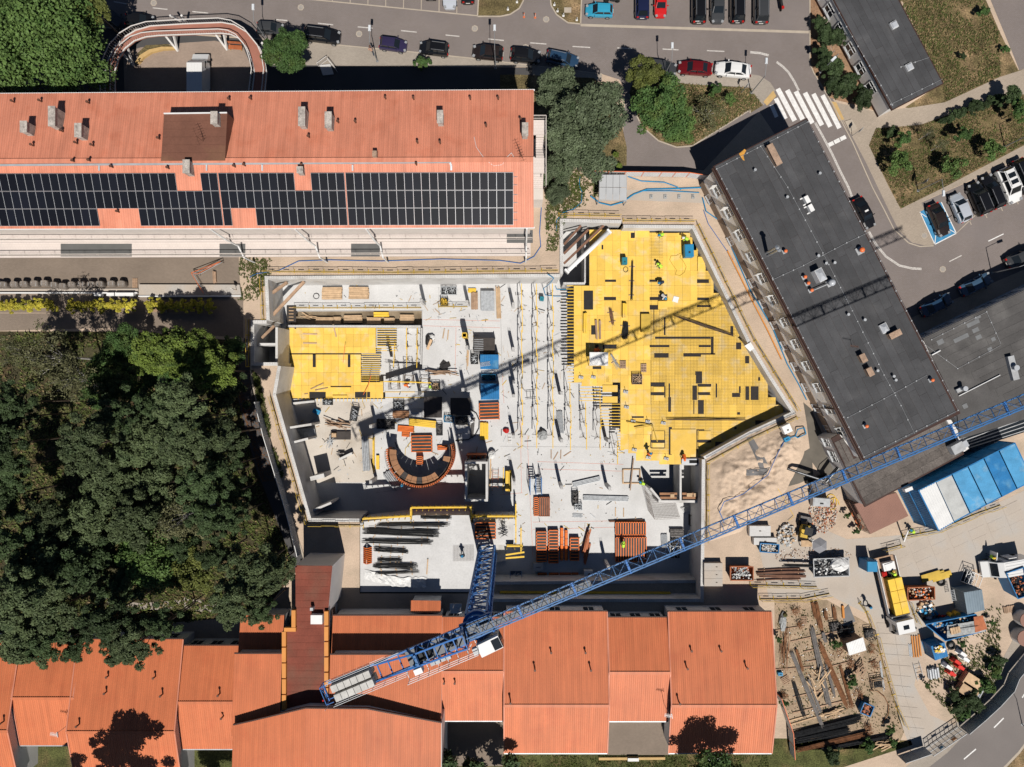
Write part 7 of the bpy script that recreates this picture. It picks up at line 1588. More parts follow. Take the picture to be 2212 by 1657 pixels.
mb=MB().path([dpt(21,1110,725)+Vector((math.cos(a/10*6.283)*.3,math.sin(a/10*6.283)*.35,.03)) for a in range(11)],.035,5);obj('cable_coil',mb,M['rebar_dark'],label='dark cable coil below the small teal cabinet',cat='coil')
for k,(a,b) in enumerate((((22,1120,420),(22,1345,445)),((22,1190,470),(22,1350,445)),((22,1350,445),(22,1390,590)))):obj('yellow_beam',MB().beam(dpt(*a,.35),dpt(*b,.35),.1,.12),M['yellow_dull'],label=f'thin yellow guard beam on the lower deck, {ORD[k]} from left',cat='beam')
for k,(u,v) in enumerate(((1187,662),(1310,730),(1468,740),(1175,410),(1305,412),(1442,425),(715,22),(825,20),(1118,285),(1110,150))):
    r=thing('guard_post_foot',f'small grey guard post foot on the deck edge, {ORD[k]} in order from the lower corner','post',dpt(22,u,v));obj('foot',MB().box((0,0,0),(.6,.35,.14),R_(-12)),M['steel_dull'],r,local=True);obj('post',MB().tube((0,0,.14),(0,0,1.1),.03,6),M['yellow_dull'],r,local=True)
for (a,b,lab) in (((1050,390),(1720,388),'thin yellow top guard rail along the deck'),((1105,10),(1165,400),'thin yellow guard rail down the deck middle')):pass
# red sling chains
hose('red lifting sling lying over the lower left deck',[P(12,1070,0,DL+1.2),P(12,1045,90,DL+.4),P(12,1000,175,DL+.1)],.035,'orange_cap','sling','sling');hose('red lifting sling hanging at the upper left deck',[P(11,838,1390,DL+.8),P(11,822,1550,DL+.1)],.03,'orange_cap','sling','sling')
hose('blue hose crossing the upper pit wall to the beam rows',[P(21,420,765,.5),P(21,475,800,.3),P(21,440,850,-1),P(21,385,890,-4),P(21,400,950,PZ+.1),P(21,480,960,PZ+.1),P(21,590,960,PZ+.1),P(21,600,900,PZ+.1),P(21,500,900,PZ+.1),P(21,490,870,PZ+.1)],.05,'site_blue')
# people
for lab,pt,rz,top,hat,pose in (('person in a green vest bending at the top edge of the big deck',dpt(21,1425,425),200,'vis_green','site_blue','bend'),('person in a green vest kneeling above the blue compressor',dpt(21,1640,465),170,'vis_green','paper','bend'),('person in a green vest on the mesh strip, upper middle of the deck',dpt(21,1412,705),150,'vis_green','vis_green','bend'),('person in dark clothes with blue helmet on the mesh strip',dpt(21,1425,842),200,'trouser','site_blue','bend'),('person in a white shirt with blue helmet at the dark square',dpt(21,1430,960),-60,'paper','site_blue','bend'),
    ('person in an orange vest on the lower deck',dpt(22,1305,692),60,'vis_orange','site_blue','walk'),('person in an orange vest bending over the shaft edge',dpt(22,1615,708),-90,'vis_orange','vis_orange','bend'),('person in a green vest beside the square timber frame',tp(22,1258,955,PZ),150,'vis_green','site_blue','bend'),('person in a green shirt on the dark formwork stack',tp(22,1082,1500,PZ+.58),90,'vis_green','vis_green','bend'),
    ('person in an orange vest at the shoring towers',tp(12,1380,88,PZ),0,'vis_orange','paper','bend'),('person in a green vest at the offcut crate',tp(12,1595,105,PZ),40,'vis_green','vis_green','stand'),('person in white beside the dark tube hoop',tp(12,1965,402,PZ),-100,'paper','paper','stand'),('person with blue helmet below the half-round formwork, left',tp(12,1358,968,PZ),90,'trouser','site_blue','stand'),('person with blue helmet below the half-round formwork, right',tp(12,1412,992,PZ),90,'paper','site_blue','bend'),('person with blue helmet standing on the small slab',tp(12,1880,1580,SZ),80,'trouser','site_blue','stand'),
    ('person in an orange vest under the white canopy',dpt(21,835,1440),0,'vis_orange','vis_orange','bend'),('person in a green shirt near the gas canopy of the twin shaft',tp(22,1400,940,PZ+2.2),0,'vis_green','paper','bend') if False else ('person in pink clothes at the foot of a street lamp',P(10,1085,475,Z3),90,'skin','pipe_brown','walk')):
    person(lab,pt,rz,top,hat,pose)
# ---------------------------------------------------------------- sand heap, machines and storage yards
def S3(u,v):return ((3496+u*.5842)/1.8517,(2100+v*.5842)/1.8517)
from mathutils import noise as _n
mat('sand_pale',(.545,.42,.315),.95,.10,.4,.10,9,bump=.6,bscale=4)
hpoly=[Q(*p) for p in ((1532,1002),(1620,952),(1712,906),(1735,935),(1740,980),(1725,1010),(1700,1060),(1650,1110),(1600,1150),(1532,1172))]
hp2=[(p.x,p.y) for p in hpoly]
def edged(p):
    d=9
    for a,b in zip(hp2,hp2[1:]+hp2[:1]):
        A,B=Vector(a),Vector(b);t=max(0,min(1,(Vector(p)-A).dot(B-A)/(B-A).length_squared));d=min(d,(Vector(p)-A-(B-A)*t).length)
    return d if inpoly(p,hp2) else -d
def hh_(x,y):
    e_=edged((x,y))
    if e_ <= 0:return -.05
    return min(1,e_/2.2)*(.75+.45*_n.noise(Vector((x*.22,y*.22,3)))+.42*_n.noise(Vector((x*.9,y*.9,1)))+.26*_n.noise(Vector((x*2.3,y*2.3,5))))-.03
xs=[p[0] for p in hp2];ys=[p[1] for p in hp2];nx,ny=80,95;mb=MB();vs=[]
for i in range(nx+1):
    for j in range(ny+1):x=min(xs)+(max(xs)-min(xs))*i/nx;y=min(ys)+(max(ys)-min(ys))*j/ny;vs.append((x,y,hh_(x,y)))
mb.add(vs,[(i*(ny+1)+j,(i+1)*(ny+1)+j,(i+1)*(ny+1)+j+1,i*(ny+1)+j+1) for i in range(nx) for j in range(ny) if max(vs[i*(ny+1)+j][2],vs[(i+1)*(ny+1)+j][2],vs[(i+1)*(ny+1)+j+1][2],vs[i*(ny+1)+j+1][2]) > 0]);obj('sand_heap',mb,M['sand_pale'],label='broad trampled sand heap right of the pit',cat='sand heap',smooth=True)
mat('rubber',(.17,.165,.165),.8,.12,1)
def mat_on(label,q):
    a,b,c,d=q;vs=[]
    for i in range(9):
        for j in range(4):p=(a.lerp(b,i/8)).lerp(d.lerp(c,i/8),j/3);vs.append((p.x,p.y,max(hh_(p.x,p.y),0)+.05))
    r=thing('rubber_mat',label,'mat',(a+c)/2);obj('sheet',MB().add(vs,[(i*4+j,i*4+j+1,(i+1)*4+j+1,(i+1)*4+j) for i in range(8) for j in range(3)]),M['rubber'],r);obj('edge_strip',MB().beam(Vector(vs[0]),Vector(vs[-4]),.06,.04),M['rubber'],r)
mat_on('grey rubber mat slanting down the sand heap',[P(32,-30,560),P(32,20,545),P(32,155,815),P(32,80,840)]);mat_on('grey rubber mat lying level at the foot of the slanting one',[P(32,-50,832),P(32,140,825),P(32,140,880),P(32,-45,885)])
mat('rubble',(.40,.31,.26),.95,.35,1.5,.35,8,stain=(.46,.16,.09),stamt=.3,stscale=2)
random.seed(12)
def debris(label,cr,u,v,w,h,n,mats,smin=.06,smax=.25,z=0,name='rubble_pile',hgt=.3):
    W_,H_=wh(w,h,z);r=thing(name,label,'rubble',tp(cr,u,v,z));mbs=[MB() for _ in mats]
    for k in range(n):
        a,rr=random.random()*6.283,math.sqrt(random.random());c=Vector((math.cos(a)*rr*W_/2,math.sin(a)*rr*H_/2,random.random()*hgt*(1-rr*.8)));s_=random.uniform(smin,smax);mbs[k % len(mats)].box(c,(s_,s_*random.uniform(.5,1),s_*random.uniform(.3,.8)),random.random()*3)
    for m_,b_ in zip(mats,mbs):o=obj('pieces',b_,M[m_],r,local=True);o['kind'] ='stuff'
    return r
debris('scattered brick and concrete rubble left of the annex',32,640,1230,260,330,420,('rubble','concrete_wall','form_rust'),.05,.2);debris('rubble heap with white and yellow pieces',32,320,1410,170,190,260,('concrete_yard','concrete_wall','timber','tarp_grey'),.1,.35,hgt=.8)
mat('dark_soil',(.12,.105,.085),.5,.2,.6)
struct('dark_ground',MB().sheet([P(32,400,720),P(32,540,640),P(32,560,900),P(32,430,960),P(32,270,1000),P(32,340,830)],Z1),M['dark_soil']);struct('dark_pit_edge',MB().sheet([P(32,470,240),P(32,540,300),P(32,640,520),P(32,820,960),P(32,760,1020),P(32,640,900),P(32,540,760),P(32,500,420)],Z2),M['dark_soil'])  # two sheets of darker soil laid flat on the sand
dr=thing('drill_rig','dark tracked drilling machine with folded arms under the jib','machine',P(32,590,960),R_(20))
for s_ in (-1,1):obj('track',MB().box((0,s_*.75,0),(2.8,.4,.6)),M['tyre'],dr,local=True)
obj('engine_body',MB().box((-.2,0,.6),(2.0,1.3,.9)),M['scrap'],dr,local=True)
for i,(a,b) in enumerate((((.6,.2,1.3),(3.2,1.8,1.7)),((.4,.5,1.3),(-2.3,2.6,1.4)),((-2.3,2.6,1.4),(-3.0,3.2,.4)),((3.2,1.8,1.7),(4.0,2.1,.6)))):obj('boom_arm',MB().beam(a,b,.3,.35),M['rebar_dark'],dr,local=True);obj('hydraulic_ram',MB().tube(Vector(a)+Vector((0,0,.3)),Vector(b)+Vector((0,0,.3)),.06,6),M['galv'],dr,local=True)
obj('drill_head',MB().box((3.6,2.0,1.2),(.9,.6,.6),.5),M['scrap'],dr,local=True);obj('hose_loop',MB().path([(0,0,1.6),(1,.9,2.0),(2,1.2,2.1),(3,1.8,2)],.05,5),M['rebar_dark'],dr,local=True)
cabinet('pale machine housing beside the drilling machine',32,600,1112,150,75,1.0,'steel_dull',-4,0)
for k,(u,v,w,h,lab) in enumerate(((70,1368,185,90,'upper of the two long concrete blocks below the jib'),(115,1458,200,62,'lower of the two long concrete blocks below the jib'))):
    W_,H_=wh(w,h,0);r=thing('concrete_block',lab,'block',P(32,u,v));obj('block',MB().box((0,0,0),(W_,H_,.8)),M['concrete_wall'],r,local=True);obj('lifting_eye',MB().box((0,0,.8),(.25,.06,.08)),M['rebar'],r,local=True)
def skip(label,c4,h,m,fill,name='rubbish_skip'):
    c=sum((Vector(p) for p in c4),Vector())/4;r=thing(name,label,'skip',c);mb=MB();inn_=[c+(Vector(p)-c)*.86 for p in c4]
    obj('floor',MB().prism(inn_,.1,.2),M[m],r)
    for i in range(4):
        a,b=Vector(c4[i]),Vector(c4[(i+1)%4]);a2,b2=inn_[i],inn_[(i+1)%4];up_=Vector((0,0,h));t_=(c-(a+b)/2).normalized()*.06
        obj('side',MB().hexa([a2,b2,b2+t_,a2+t_,a+up_,b+up_,b+up_+t_,a+up_+t_]),M[m],r);obj('rim',MB().beam(a+up_,b+up_,.1,.1),M[m],r)
    k=len(fill);mbs=[MB() for _ in fill]
    for n in range(150):
        p=inn_[0].lerp(inn_[1],random.random()).lerp(inn_[3].lerp(inn_[2],random.random()),random.random());s_=random.uniform(.06,.26);mbs[n%k].box((p.x,p.y,h*.45+random.random()*h*.5),(s_,s_*.8,s_*.5),random.random()*3)
    for m_,b_ in zip(fill,mbs):o=obj('contents',b_,M[m_],r);o['kind'] ='stuff'
    return r
skip('blue open skip full of pale rubble left of the umbrella',crect(32,172,1530,165,75,1,-4),1.0,'cont_blue',('concrete_yard','concrete_wall','tarp_grey'))
skip('dark grey open skip below the parasol',crect(33,715,42,310,160,1,2),1.1,'steel_dull',('tarp_white','tarp_grey','scrap'))
r=thing('site_cabin','blue plastic site cabin beside the yellow loaded lorry','cabin',Q(1865,1214));obj('shell',MB().box((0,0,0),(1.25,1.3,2.2)),M['cont_blue'],r,local=True);obj('roof',MB().box((0,0,2.202),(1.3,1.35,.12),0,0,.9),M['site_blue'],r,local=True);obj('door',MB().box((.63,0,.1),(.04,.8,1.9)),M['site_teal'],r,local=True)
skip('rusty skip with broken concrete beside the block wall',crect(23,2130,92,200,120,1,0),1.3,'form_rust',('concrete_wall','tarp_grey'))
skip('orange skip heaped with rubbish on the drive side',crect(33,1508,272,238,110,1.3,2),1.4,'form_rust',('concrete_wall','form_orange','timber','rubble','rebar_dark'))
for k in range(3):
    r=thing('concrete_block',f'large pale concrete block in the corner wall, {ORD[k]} from the top','block',P(23,1870,25+k*68));obj('block',MB().box((0,0,0),(2.3,.95,.8)),M['concrete_yard'],r,local=True);obj('lifting_eye',MB().box((.4,0,.8),(.2,.06,.06)),M['rebar'],r,local=True)
ld=thing('mini_loader','small yellow and black loader beside the rubble heap','loader',P(32,462,1355),R_(78))
for sx in (-.6,.6):
    for s_ in (-1,1):obj('wheel',MB().tube((sx,s_*.55,.32),(sx,s_*.75,.32),.32,12),M['tyre'],ld,local=True)
obj('body',MB().box((-.2,0,.35),(1.6,1.0,.7)),M['yellow_dull'],ld,local=True);obj('cab_roof',MB().box((.0,0,1.9),(1.0,1.0,.08)),M['rebar_dark'],ld,local=True);obj('bucket',MB().box((1.3,0,.1),(.6,1.5,.5)),M['scrap'],ld,local=True)
for sx in (-.45,.45):
    for s_ in (-1,1):obj('cab_post',MB().box((sx,s_*.45,1.0),(.07,.07,.9)),M['rebar_dark'],ld,local=True)
um=thing('parasol','grey six-sided parasol beside the site entrance','parasol',P(32,615,1505,2.2)*1);um.location.z=0
mat('parasol_grey',(.22,.22,.235),.8,.06,2);R6=[Vector((math.cos(k*1.0472+.5)*1.0,math.sin(k*1.0472+.5)*1.0,2.2)) for k in range(6)]
for k in range(6):obj('canopy_panel',MB().add([R6[k],R6[(k+1)%6],(0,0,2.6)],[(0,1,2)]),M['parasol_grey'],um,local=True);obj('rib',MB().beam(R6[k]-Vector((0,0,.03)),(0,0,2.56),.02,.02),M['rebar_dark'],um,local=True)
obj('pole',MB().tube((0,0,0),(0,0,2.65),.03,6),M['galv'],um,local=True);obj('base',MB().box((0,0,0),(.5,.5,.1)),M['concrete_wall'],um,local=True)
table('small work table with white items beside the parasol',32,500,1490,95,55,0,.8,'timber')
# steel beams
bundle('stack of long dark steel beams below the blue lorry',P(33,50,110,0),P(33,500,105,0),1.3,8,'rust_steel',.09,3,name='beam_stack',cat='beams');bundle('long black girders laid on trestles at the tipper',P(33,275,18,.6),P(33,830,35,.6),.3,4,'rebar_dark',.09,0,name='beam_stack',cat='beams')
def fenceline(pts,lab,cr=33):guard([F(cr,*p) for p in pts],lab)
fenceline([(0,200),(590,215)],'yellow mesh barrier below the steel beams');fenceline([(85,325),(450,325),(700,275)],'yellow mesh barrier above the timber yard');fenceline([(960,360),(1020,440),(1065,560)],'short yellow mesh barrier at the drive corner');fenceline([(1110,640),(1150,810),(1220,1060),(1290,1280),(1360,1440)],'long yellow mesh barrier beside the concrete drive');fenceline([(1395,335),(1440,460),(1470,530)],'short yellow mesh barrier beside the orange skip')
fenceline([(1330,1500),(1160,1545),(1480,1440)][0:2],'yellow mesh barrier in front of the bin store',32);fenceline([(1350,1430),(1660,1370),(1960,1240),(2209,1150)],'yellow mesh barrier along the office containers',32)
# timber and bar yard
mat('bar_rust',(.23,.105,.05),.85,.25,2,.2,9);mat('bar_grey',(.20,.185,.175),.7,.2,2,.2,9)
struct('yard_soil',MB().sheet([P(33,215,330),P(33,680,330),P(33,1080,560),P(33,1360,1500),P(33,1300,1640),P(33,340,1660),P(33,330,1450),P(33,225,1100)],Z1),mat('yard_soil',(.36,.265,.18),.95,.2,.7,.2,7,stain=(.24,.19,.12),stamt=.5,stscale=.5,bump=.6,bscale=5))
for k,(a,b,w,n,m_,lab) in enumerate((((575,340),(625,600),.35,14,'bar_rust','rusty bar bundle at the top of the bar yard, longest upright'),((545,345),(580,500),.25,8,'bar_rust','rusty bar bundle at the top left of the bar yard'),((660,420),(675,510),.25,8,'bar_rust','short rusty bar bundle at the top of the bar yard'),((735,380),(748,505),.25,8,'bar_rust','rusty bar bundle beside the orange pipe'),((540,560),(700,1285),.42,26,'bar_grey','long grey bar bundle down the middle of the bar yard'),((360,780),(645,1465),.34,20,'bar_grey','long grey bar bundle slanting down the left of the bar yard'),((605,690),(860,1290),.4,20,'bar_rust','long rusty bar bundle right of the middle one'),((665,890),(745,1185),.2,10,'bar_grey','thin grey bar bundle beside the long rusty one'),((790,900),(905,1290),.25,12,'bar_rust','rusty bar bundle at the right of the bar yard'),((510,1020),(625,1325),.2,10,'bar_grey','thin grey bar bundle between the two long ones'),((400,760),(465,965),.22,9,'bar_rust','short rusty bar bundle at the left of the bar yard'),((640,610),(670,705),.25,12,'bar_grey','short grey bar bundle near the top of the bar yard'),((375,1040),(480,1380),.3,8,'rebar_dark','dark bar pair at the left edge of the bar yard'),
    ((350,1530),(1000,1365),.55,34,'rebar_dark','upper black bar bundle along the bottom of the bar yard'),((380,1575),(885,1475),.5,28,'rebar_dark','second black bar bundle along the bottom of the bar yard'),((400,1655),(1090,1490),.4,22,'bar_rust','rusty bar bundle along the bottom of the bar yard'),((620,1650),(1250,1525),.35,18,'rebar_dark','lowest black bar bundle along the bottom of the bar yard'))):bundle(lab,P(33,*a,.12),P(33,*b,.12),w*1.35,int(n*1.7),m_,.03,0)
for k,(a,b) in enumerate((((225,600),(480,560)),((360,700),(800,600)),((470,790),(560,770)),((225,945),(560,920)),((560,960),(900,870)),((380,1190),(780,1100)),((375,1330),(900,1205)),((480,880),(620,860)),((330,1440),(830,1290)),((340,1400),(520,1350)))):
    obj('bearer_beam',MB().beam(P(33,*a,.06),P(33,*b,.06),.16,.12),M['timber_old' if k < 8 else 'timber'],label=f'long timber bearer under the bars, {ORD[k]} from the top of the bar yard',cat='bearer',group='timber bearers in the bar yard')
heap('white planks piled at the foot of the bar yard',33,700,1320,220,60,0,n=10,ln=(1.5,2.8),base=18,spread=8);heap('old planks scattered at the very bottom of the bar yard',33,1180,1600,220,90,0,n=12,ln=(1.2,2.4),base=15,spread=20)
hut=thing('tin_hut','small hut with white ribbed roof in the bar yard','hut',P(33,940,745));q=[P(33,850,715,2.2),P(33,1000,660,2.2),P(33,1028,775,2.2),P(33,878,822,2.2)]
obj('roof_sheet',corr(MB(),q[3],q[2],q[1],q[0],.2,.04),M['white_metal'],hut);obj('wall',MB().prism([p+(sum(q,Vector())/4-p)*.12 for p in q],0,2.1),M['timber_old'],hut)
obj('mat_sheet',MB().prism([P(33,815,430),P(33,870,370),P(33,930,520),P(33,830,560)],Z2,.05),M['rubber'],label='dark grey mat beside the orange pipe',cat='mat');pipes('orange plastic pipe at the top of the bar yard',33,818,435,24,108,4,0,1,1,'coping_orange')
for u,v,w,h,lab,m_ in ((740,560,80,70,'black crate at the top right of the bar yard','scrap'),(815,600,90,70,'dark crate heaped with wire beside the tin hut','rebar'),(1045,622,78,72,'square crate of clamps beside the drive','scrap'),(1110,1060,100,90,'pale wooden crate of couplers at the drive','rebar_dark')):basket(lab,33,u,v,w,h,8,0,.9,m_,'timber' if 'wooden' in lab else 'rebar_dark')
for k,(u,v,w,h) in enumerate(((400,430,90,80),(430,545,60,90),(770,780,150,160),(1065,752,70,120),(1085,905,80,130),(950,1150,110,100),(880,880,60,90),(290,1165,60,60),(1030,1440,60,60))):heap(f'brown tangle of rusty wire, {ORD[k]} from the top of the bar yard',33,u,v,w,h,0,'x' and 22,'bar_rust',(.4,1.0),0,90,'wire_tangle',(.035,.03))
skip('small blue skip at the lower end of the bar yard',crect(33,1035,1300,95,95,1,-22),1.0,'cont_blue',('form_rust','rebar_dark'));pallet('wooden pallet at the top of the bar yard',33,475,508,48,75,0);pallet('wooden board pallet at the left of the bar yard',33,312,1035,70,70,0,30)
toolbox('small bright blue box at the house corner',33,258,975,0,(.55,.4,.4),0,'site_blue')
t_=thing('tarp_pile','green-grey tarpaulin heap by the right end house','pile',P(33,285,520));obj('cover',MB().ball((0,0,.25),.8,12,6,sq=(.55,1.5,.4),jit=.15),M['tarp_grey'],t_,local=True);obj('fold',MB().ball((.2,.9,.2),.35,8,5,jit=.2),M['lawn'],t_,local=True)
pipes('pair of long grey tubes along the drive fence',33,1165,1000,18,260,8,0,2,1,'galv');hose('rusty bent bars in a hoop at the bottom of the bar yard',[P(33,u,v,.15) for u,v in ((1060,1130),(1130,1140),(1190,1190),(1225,1260),(1220,1340),(1170,1420))],.05,'bar_rust','bent_bars','steel bars')
heap('old timber offcuts scattered beside the tin hut',33,960,930,150,120,0,n=14,ln=(.6,1.8),base=70,spread=50,m='timber_old');heap('rusty rods strewn along the left of the bar yard',33,300,760,110,330,0,n=26,ln=(1.5,3.5),base=86,spread=10,m='bar_rust',t=(.04,.02),name='rod_heap');heap('pale planks strewn in the middle of the bar yard',33,590,1060,260,320,0,n=16,ln=(.7,1.7),base=75,spread=60,m='timber')
debris('white and brown crumbs strewn over the bar yard',33,640,900,760,1000,420,('paper','bar_rust','timber'),.05,.14,name='yard_litter',hgt=.1);debris('small rubble strewn around the parasol',32,560,1600,700,170,260,('rubble','concrete_wall','timber_old'),.04,.18,hgt=.1)
# right yard
def k4(cr,q,z):return [Vector((P(cr,u,v,z).x,P(cr,u,v,z).y,0)) for u,v in q]
container('grey-blue ribbed container beside the white mesh cage',k4(33,((1895,270),(2045,245),(2068,415),(1925,452)),2.6)[::-1],0,2.6,'steel_blue' if 'steel_blue' in M else mat('steel_blue',(.19,.245,.29),.6,.1,1).name,group=None)
skip('long dark open container part covered with a tarpaulin',k4(33,((1545,545),(1990,455),(2075,600),(1720,690)),1.6),1.7,'cont_blue',('rebar_dark','timber','tarp_grey'))
t_=thing('tarpaulin','grey tarpaulin stretched over the long dark container','tarp',P(33,1880,580,1.8));vs=[];random.seed(4)
for i in range(9):
    for j in range(6):p=P(33,1740+i*42,555-i*9+j*22+i*2,1.8);vs.append(p+Vector((0,0,random.random()*.14)))
obj('sheet',MB().add(vs,[(i*6+j,i*6+j+1,(i+1)*6+j+1,(i+1)*6+j) for i in range(8) for j in range(5)]),M['tarp_grey'],t_);obj('rope',MB().path([Vector(v)+Vector((0,0,.05)) for v in vs[2::6]],.025,4),M['rebar_dark'],t_)
planks('short boards lying on the tarpaulin',33,1810,600,90,60,15,1.95,4,1,'y');obj('steel_plate',MB().prism([P(33,1970,480,1.8),P(33,2050,465,1.8),P(33,2090,585,1.8),P(33,1985,615,1.8)],1.88,1.93),M['form_rust'],label='rusty brown plate on the end of the tarpaulin',cat='plate')
container('blue metal store with junk on its roof',k4(33,((1605,745),(1715,712),(1745,825),(1640,860)),2.2)[::-1],0,2.2,'cont_blue');debris('white and yellow junk on the blue store roof',33,1665,765,90,60,60,('paper','yellow','tarp_grey'),.1,.3,2.25,'junk_pile',.2)
pipes('row of orange drain pipes beside the drive',33,1465,735,85,190,6,0,4,1,'coping_orange',.1);pipes('grey drain channels beside the orange pipes',33,1415,775,30,110,6,0,3,1,'galv')
mat('barrier_red',(.65,.03,.02),.4,.05,2)
for k,(u,v,m_,lab) in enumerate(((1850,790,'paper','white'),(1875,835,'paper','white'),(1800,860,'barrier_red','red'),(1830,905,'barrier_red','red'),(1725,905,'paper','white'),(1755,960,'barrier_red','red'))):
    r=thing('plastic_barrier',f'{lab} plastic road barrier in the yard heap, {ORD[k]} from the top','barrier',P(33,u,v),R_(-35));obj('body',MB().box((0,0,0),(1.1,.5,.9),0,0,.75),M[m_],r,local=True);obj('foot',MB().box((0,0,-.0),(1.15,.6,.12)),M[m_],r,local=True)
for k,(u,v,lab) in enumerate(((1930,1030,'upper'),(1895,1110,'lower'))):
    W_,H_=wh(165,105,1);r=thing('plywood_stack',f'{lab} of the two pale plywood stacks by the street fence','plywood',P(33,u,v),R_(-33))
    for j in range(7):obj('sheet',MB().box((random.uniform(-.04,.04),0,.1+j*.13),(W_,H_,.11)),M['timber'],r,local=True)
pipes('grey ribbed sheets leaning behind the plywood stacks',33,2000,1145,50,220,-27,0,3,3,'galv');pipes('grey sheet bundle left of the red barriers',33,1605,970,90,85,8,0,4,2,'galv')
ladder('grey scaffold frame lying beside the drive',P(33,1470,890,.2),P(33,1510,1040,.2),.8,'steel_dull',4);basket('white mesh cage beside the grey-blue container',33,1920,125,100,110,-20,0,1.6,'tarp_white','paper')
for k,(u,v) in enumerate(((1755,455),(1800,440))):r=thing('barrel',f'{["left","right"][k]} yellow plastic barrel in the shade','barrel',P(33,u,v));obj('drum',MB().tube((0,0,0),(0,0,.9),.32,14),M['yellow'],r,local=True);obj('lid',MB().tube((0,0,.9),(0,0,.94),.28,14),M['yellow_dull'],r,local=True)
def tyre_(label,p,flat=True):
    r=thing('old_tyre',label,'tyre',p);mb=MB();n=18
    for i in range(n):a,b=i*6.283/n,(i+1)*6.283/n;mb.tube((math.cos(a)*.42,math.sin(a)*.42,.15),(math.cos(b)*.42,math.sin(b)*.42,.15),.15,6,cap=False)
    obj('tread',mb,M['tyre'],r,local=True);obj('bead',MB().tube((0,0,.05),(0,0,.08),.3,14),M['scrap'],r,local=True)
tyre_('black tyre lying beside the orange skip',P(33,1683,168));tyre_('black tyre lying beside the blue metal store',P(33,1772,730))
heap('yellow mesh panels in a flat pile above the orange skip',33,1620,125,200,60,0,n=6,ln=(2.2,3),base=15,spread=4,m='yellow_dull',t=(.7,.05));debris('mixed scrap heap behind the orange skip',33,1560,420,160,150,160,('rebar_dark','timber','paper','site_blue','scrap'),.1,.45,name='scrap_pile',hgt=.6);debris('red and dark scrap in the shade beside the long container',33,1700,490,130,50,40,('barrier_red','rebar_dark'),.15,.5,name='scrap_pile')
ladder('steel step frame leaning at the grey-blue container',P(33,1785,240,1.2),P(33,1805,340,1.2),.45,'galv',7)
for k,(u,v,r0) in enumerate(((1000,628,.95),(985,750,1.0))):
    x,y=S3(u,v);r=thing('round_tank',f'{["upper","lower"][k]} of the two round brown tanks at the right edge','tank',Q(x,y,0));obj('ring',MB().tube((0,0,0),(0,0,1.3),r0,20),M['concrete_wall'],r,local=True);obj('lid',MB().tube((0,0,1.302),(0,0,1.4),r0*1.02,20),M['brown_sheet'],r,local=True)
x,y=S3(920,575);planks('brown timber panel near the round tanks',0,0,0,100,60,12,0,6,1,'y','timber_old').location=Q(x,y,0)
q=[Q(*S3(u,v),2.6) for u,v in ((905,330),(1027,290),(1060,480),(985,505))];skip('blue open container at the right picture edge',[Vector((p.x,p.y,0)) for p in q],2.6,'cont_blue',('form_rust','rebar_dark'))
# stacked office containers
mat('cont_white',(.70,.70,.69),.5,.06,1);mat('cont_roof',(.075,.30,.54),.55,.15,.8,.08,8,stain=(.26,.42,.54),stamt=.45,stscale=.7);mat('cont_grey',(.45,.46,.45),.6,.12,1.2,.06,8)
tl=[(1490,1020),(1640,945),(1783,878),(1925,808),(2065,737),(2200,668),(2340,600)];bl=[(1668,1377),(1803,1300),(1945,1222),(2090,1145),(2225,1075),(2360,1005),(2500,935)]
for k in range(6):
    zt_=5.2;c4=[P(32,*bl[k],zt_),P(32,*bl[k+1],zt_),P(32,*tl[k+1],zt_),P(32,*tl[k],zt_)];cc_=sum(c4,Vector())/4;c4=[Vector((p.x,p.y,0))+(Vector((cc_.x,cc_.y,0))-Vector((p.x,p.y,0)))*.012 for p in c4]
    rm_=['cont_white','cont_grey','cont_roof','cont_roof','cont_blue','cont_roof'][k];lab=['white ribbed roof','flat grey roof','plain blue roof beside the grey one','scuffed pale blue roof','deep blue roof with white marks','blue roof at the right edge'][k]
    container(f'upper office container with {lab}',c4,2.62,2.58,'cont_blue',k == 0,rm_,'office_container','stacked blue office containers')
    container(f'lower office container under the one with {lab}',c4,0,2.6,'cont_blue',False,'cont_blue','office_container','stacked blue office containers')
ac=thing('air_conditioner','white air unit on the corner of the bin store','air unit',P(32,1380,1005,4.7));obj('case',MB().box((0,0,0),(.95,.4,.6),R_(22)),M['white_metal'],ac,local=True);obj('grille',MB().tube((0,-.2,.3),(.03,-.26,.3),.22,12),M['steel_dull'],ac,local=True)
obj('pole',MB().tube(P(32,1360,1470,0),P(32,1300,1340,0)+Vector((0,0,2.5)),.09,8),M['white_metal'],label='white pole leaning at the bin store',cat='pole');person('person in a green vest beside the bin store',P(32,1415,1375),150,'vis_green','site_blue','bend');person('person in a green vest at the open van door',Q(2130,1198),200,'vis_green','yellow','stand');person('person in a green vest on the lorry bed',Q(1926,1238,1.1),120,'vis_green','yellow','bend');person('person in dark clothes beside the drive corner',P(33,1020,360),200,'trouser','site_blue','walk')
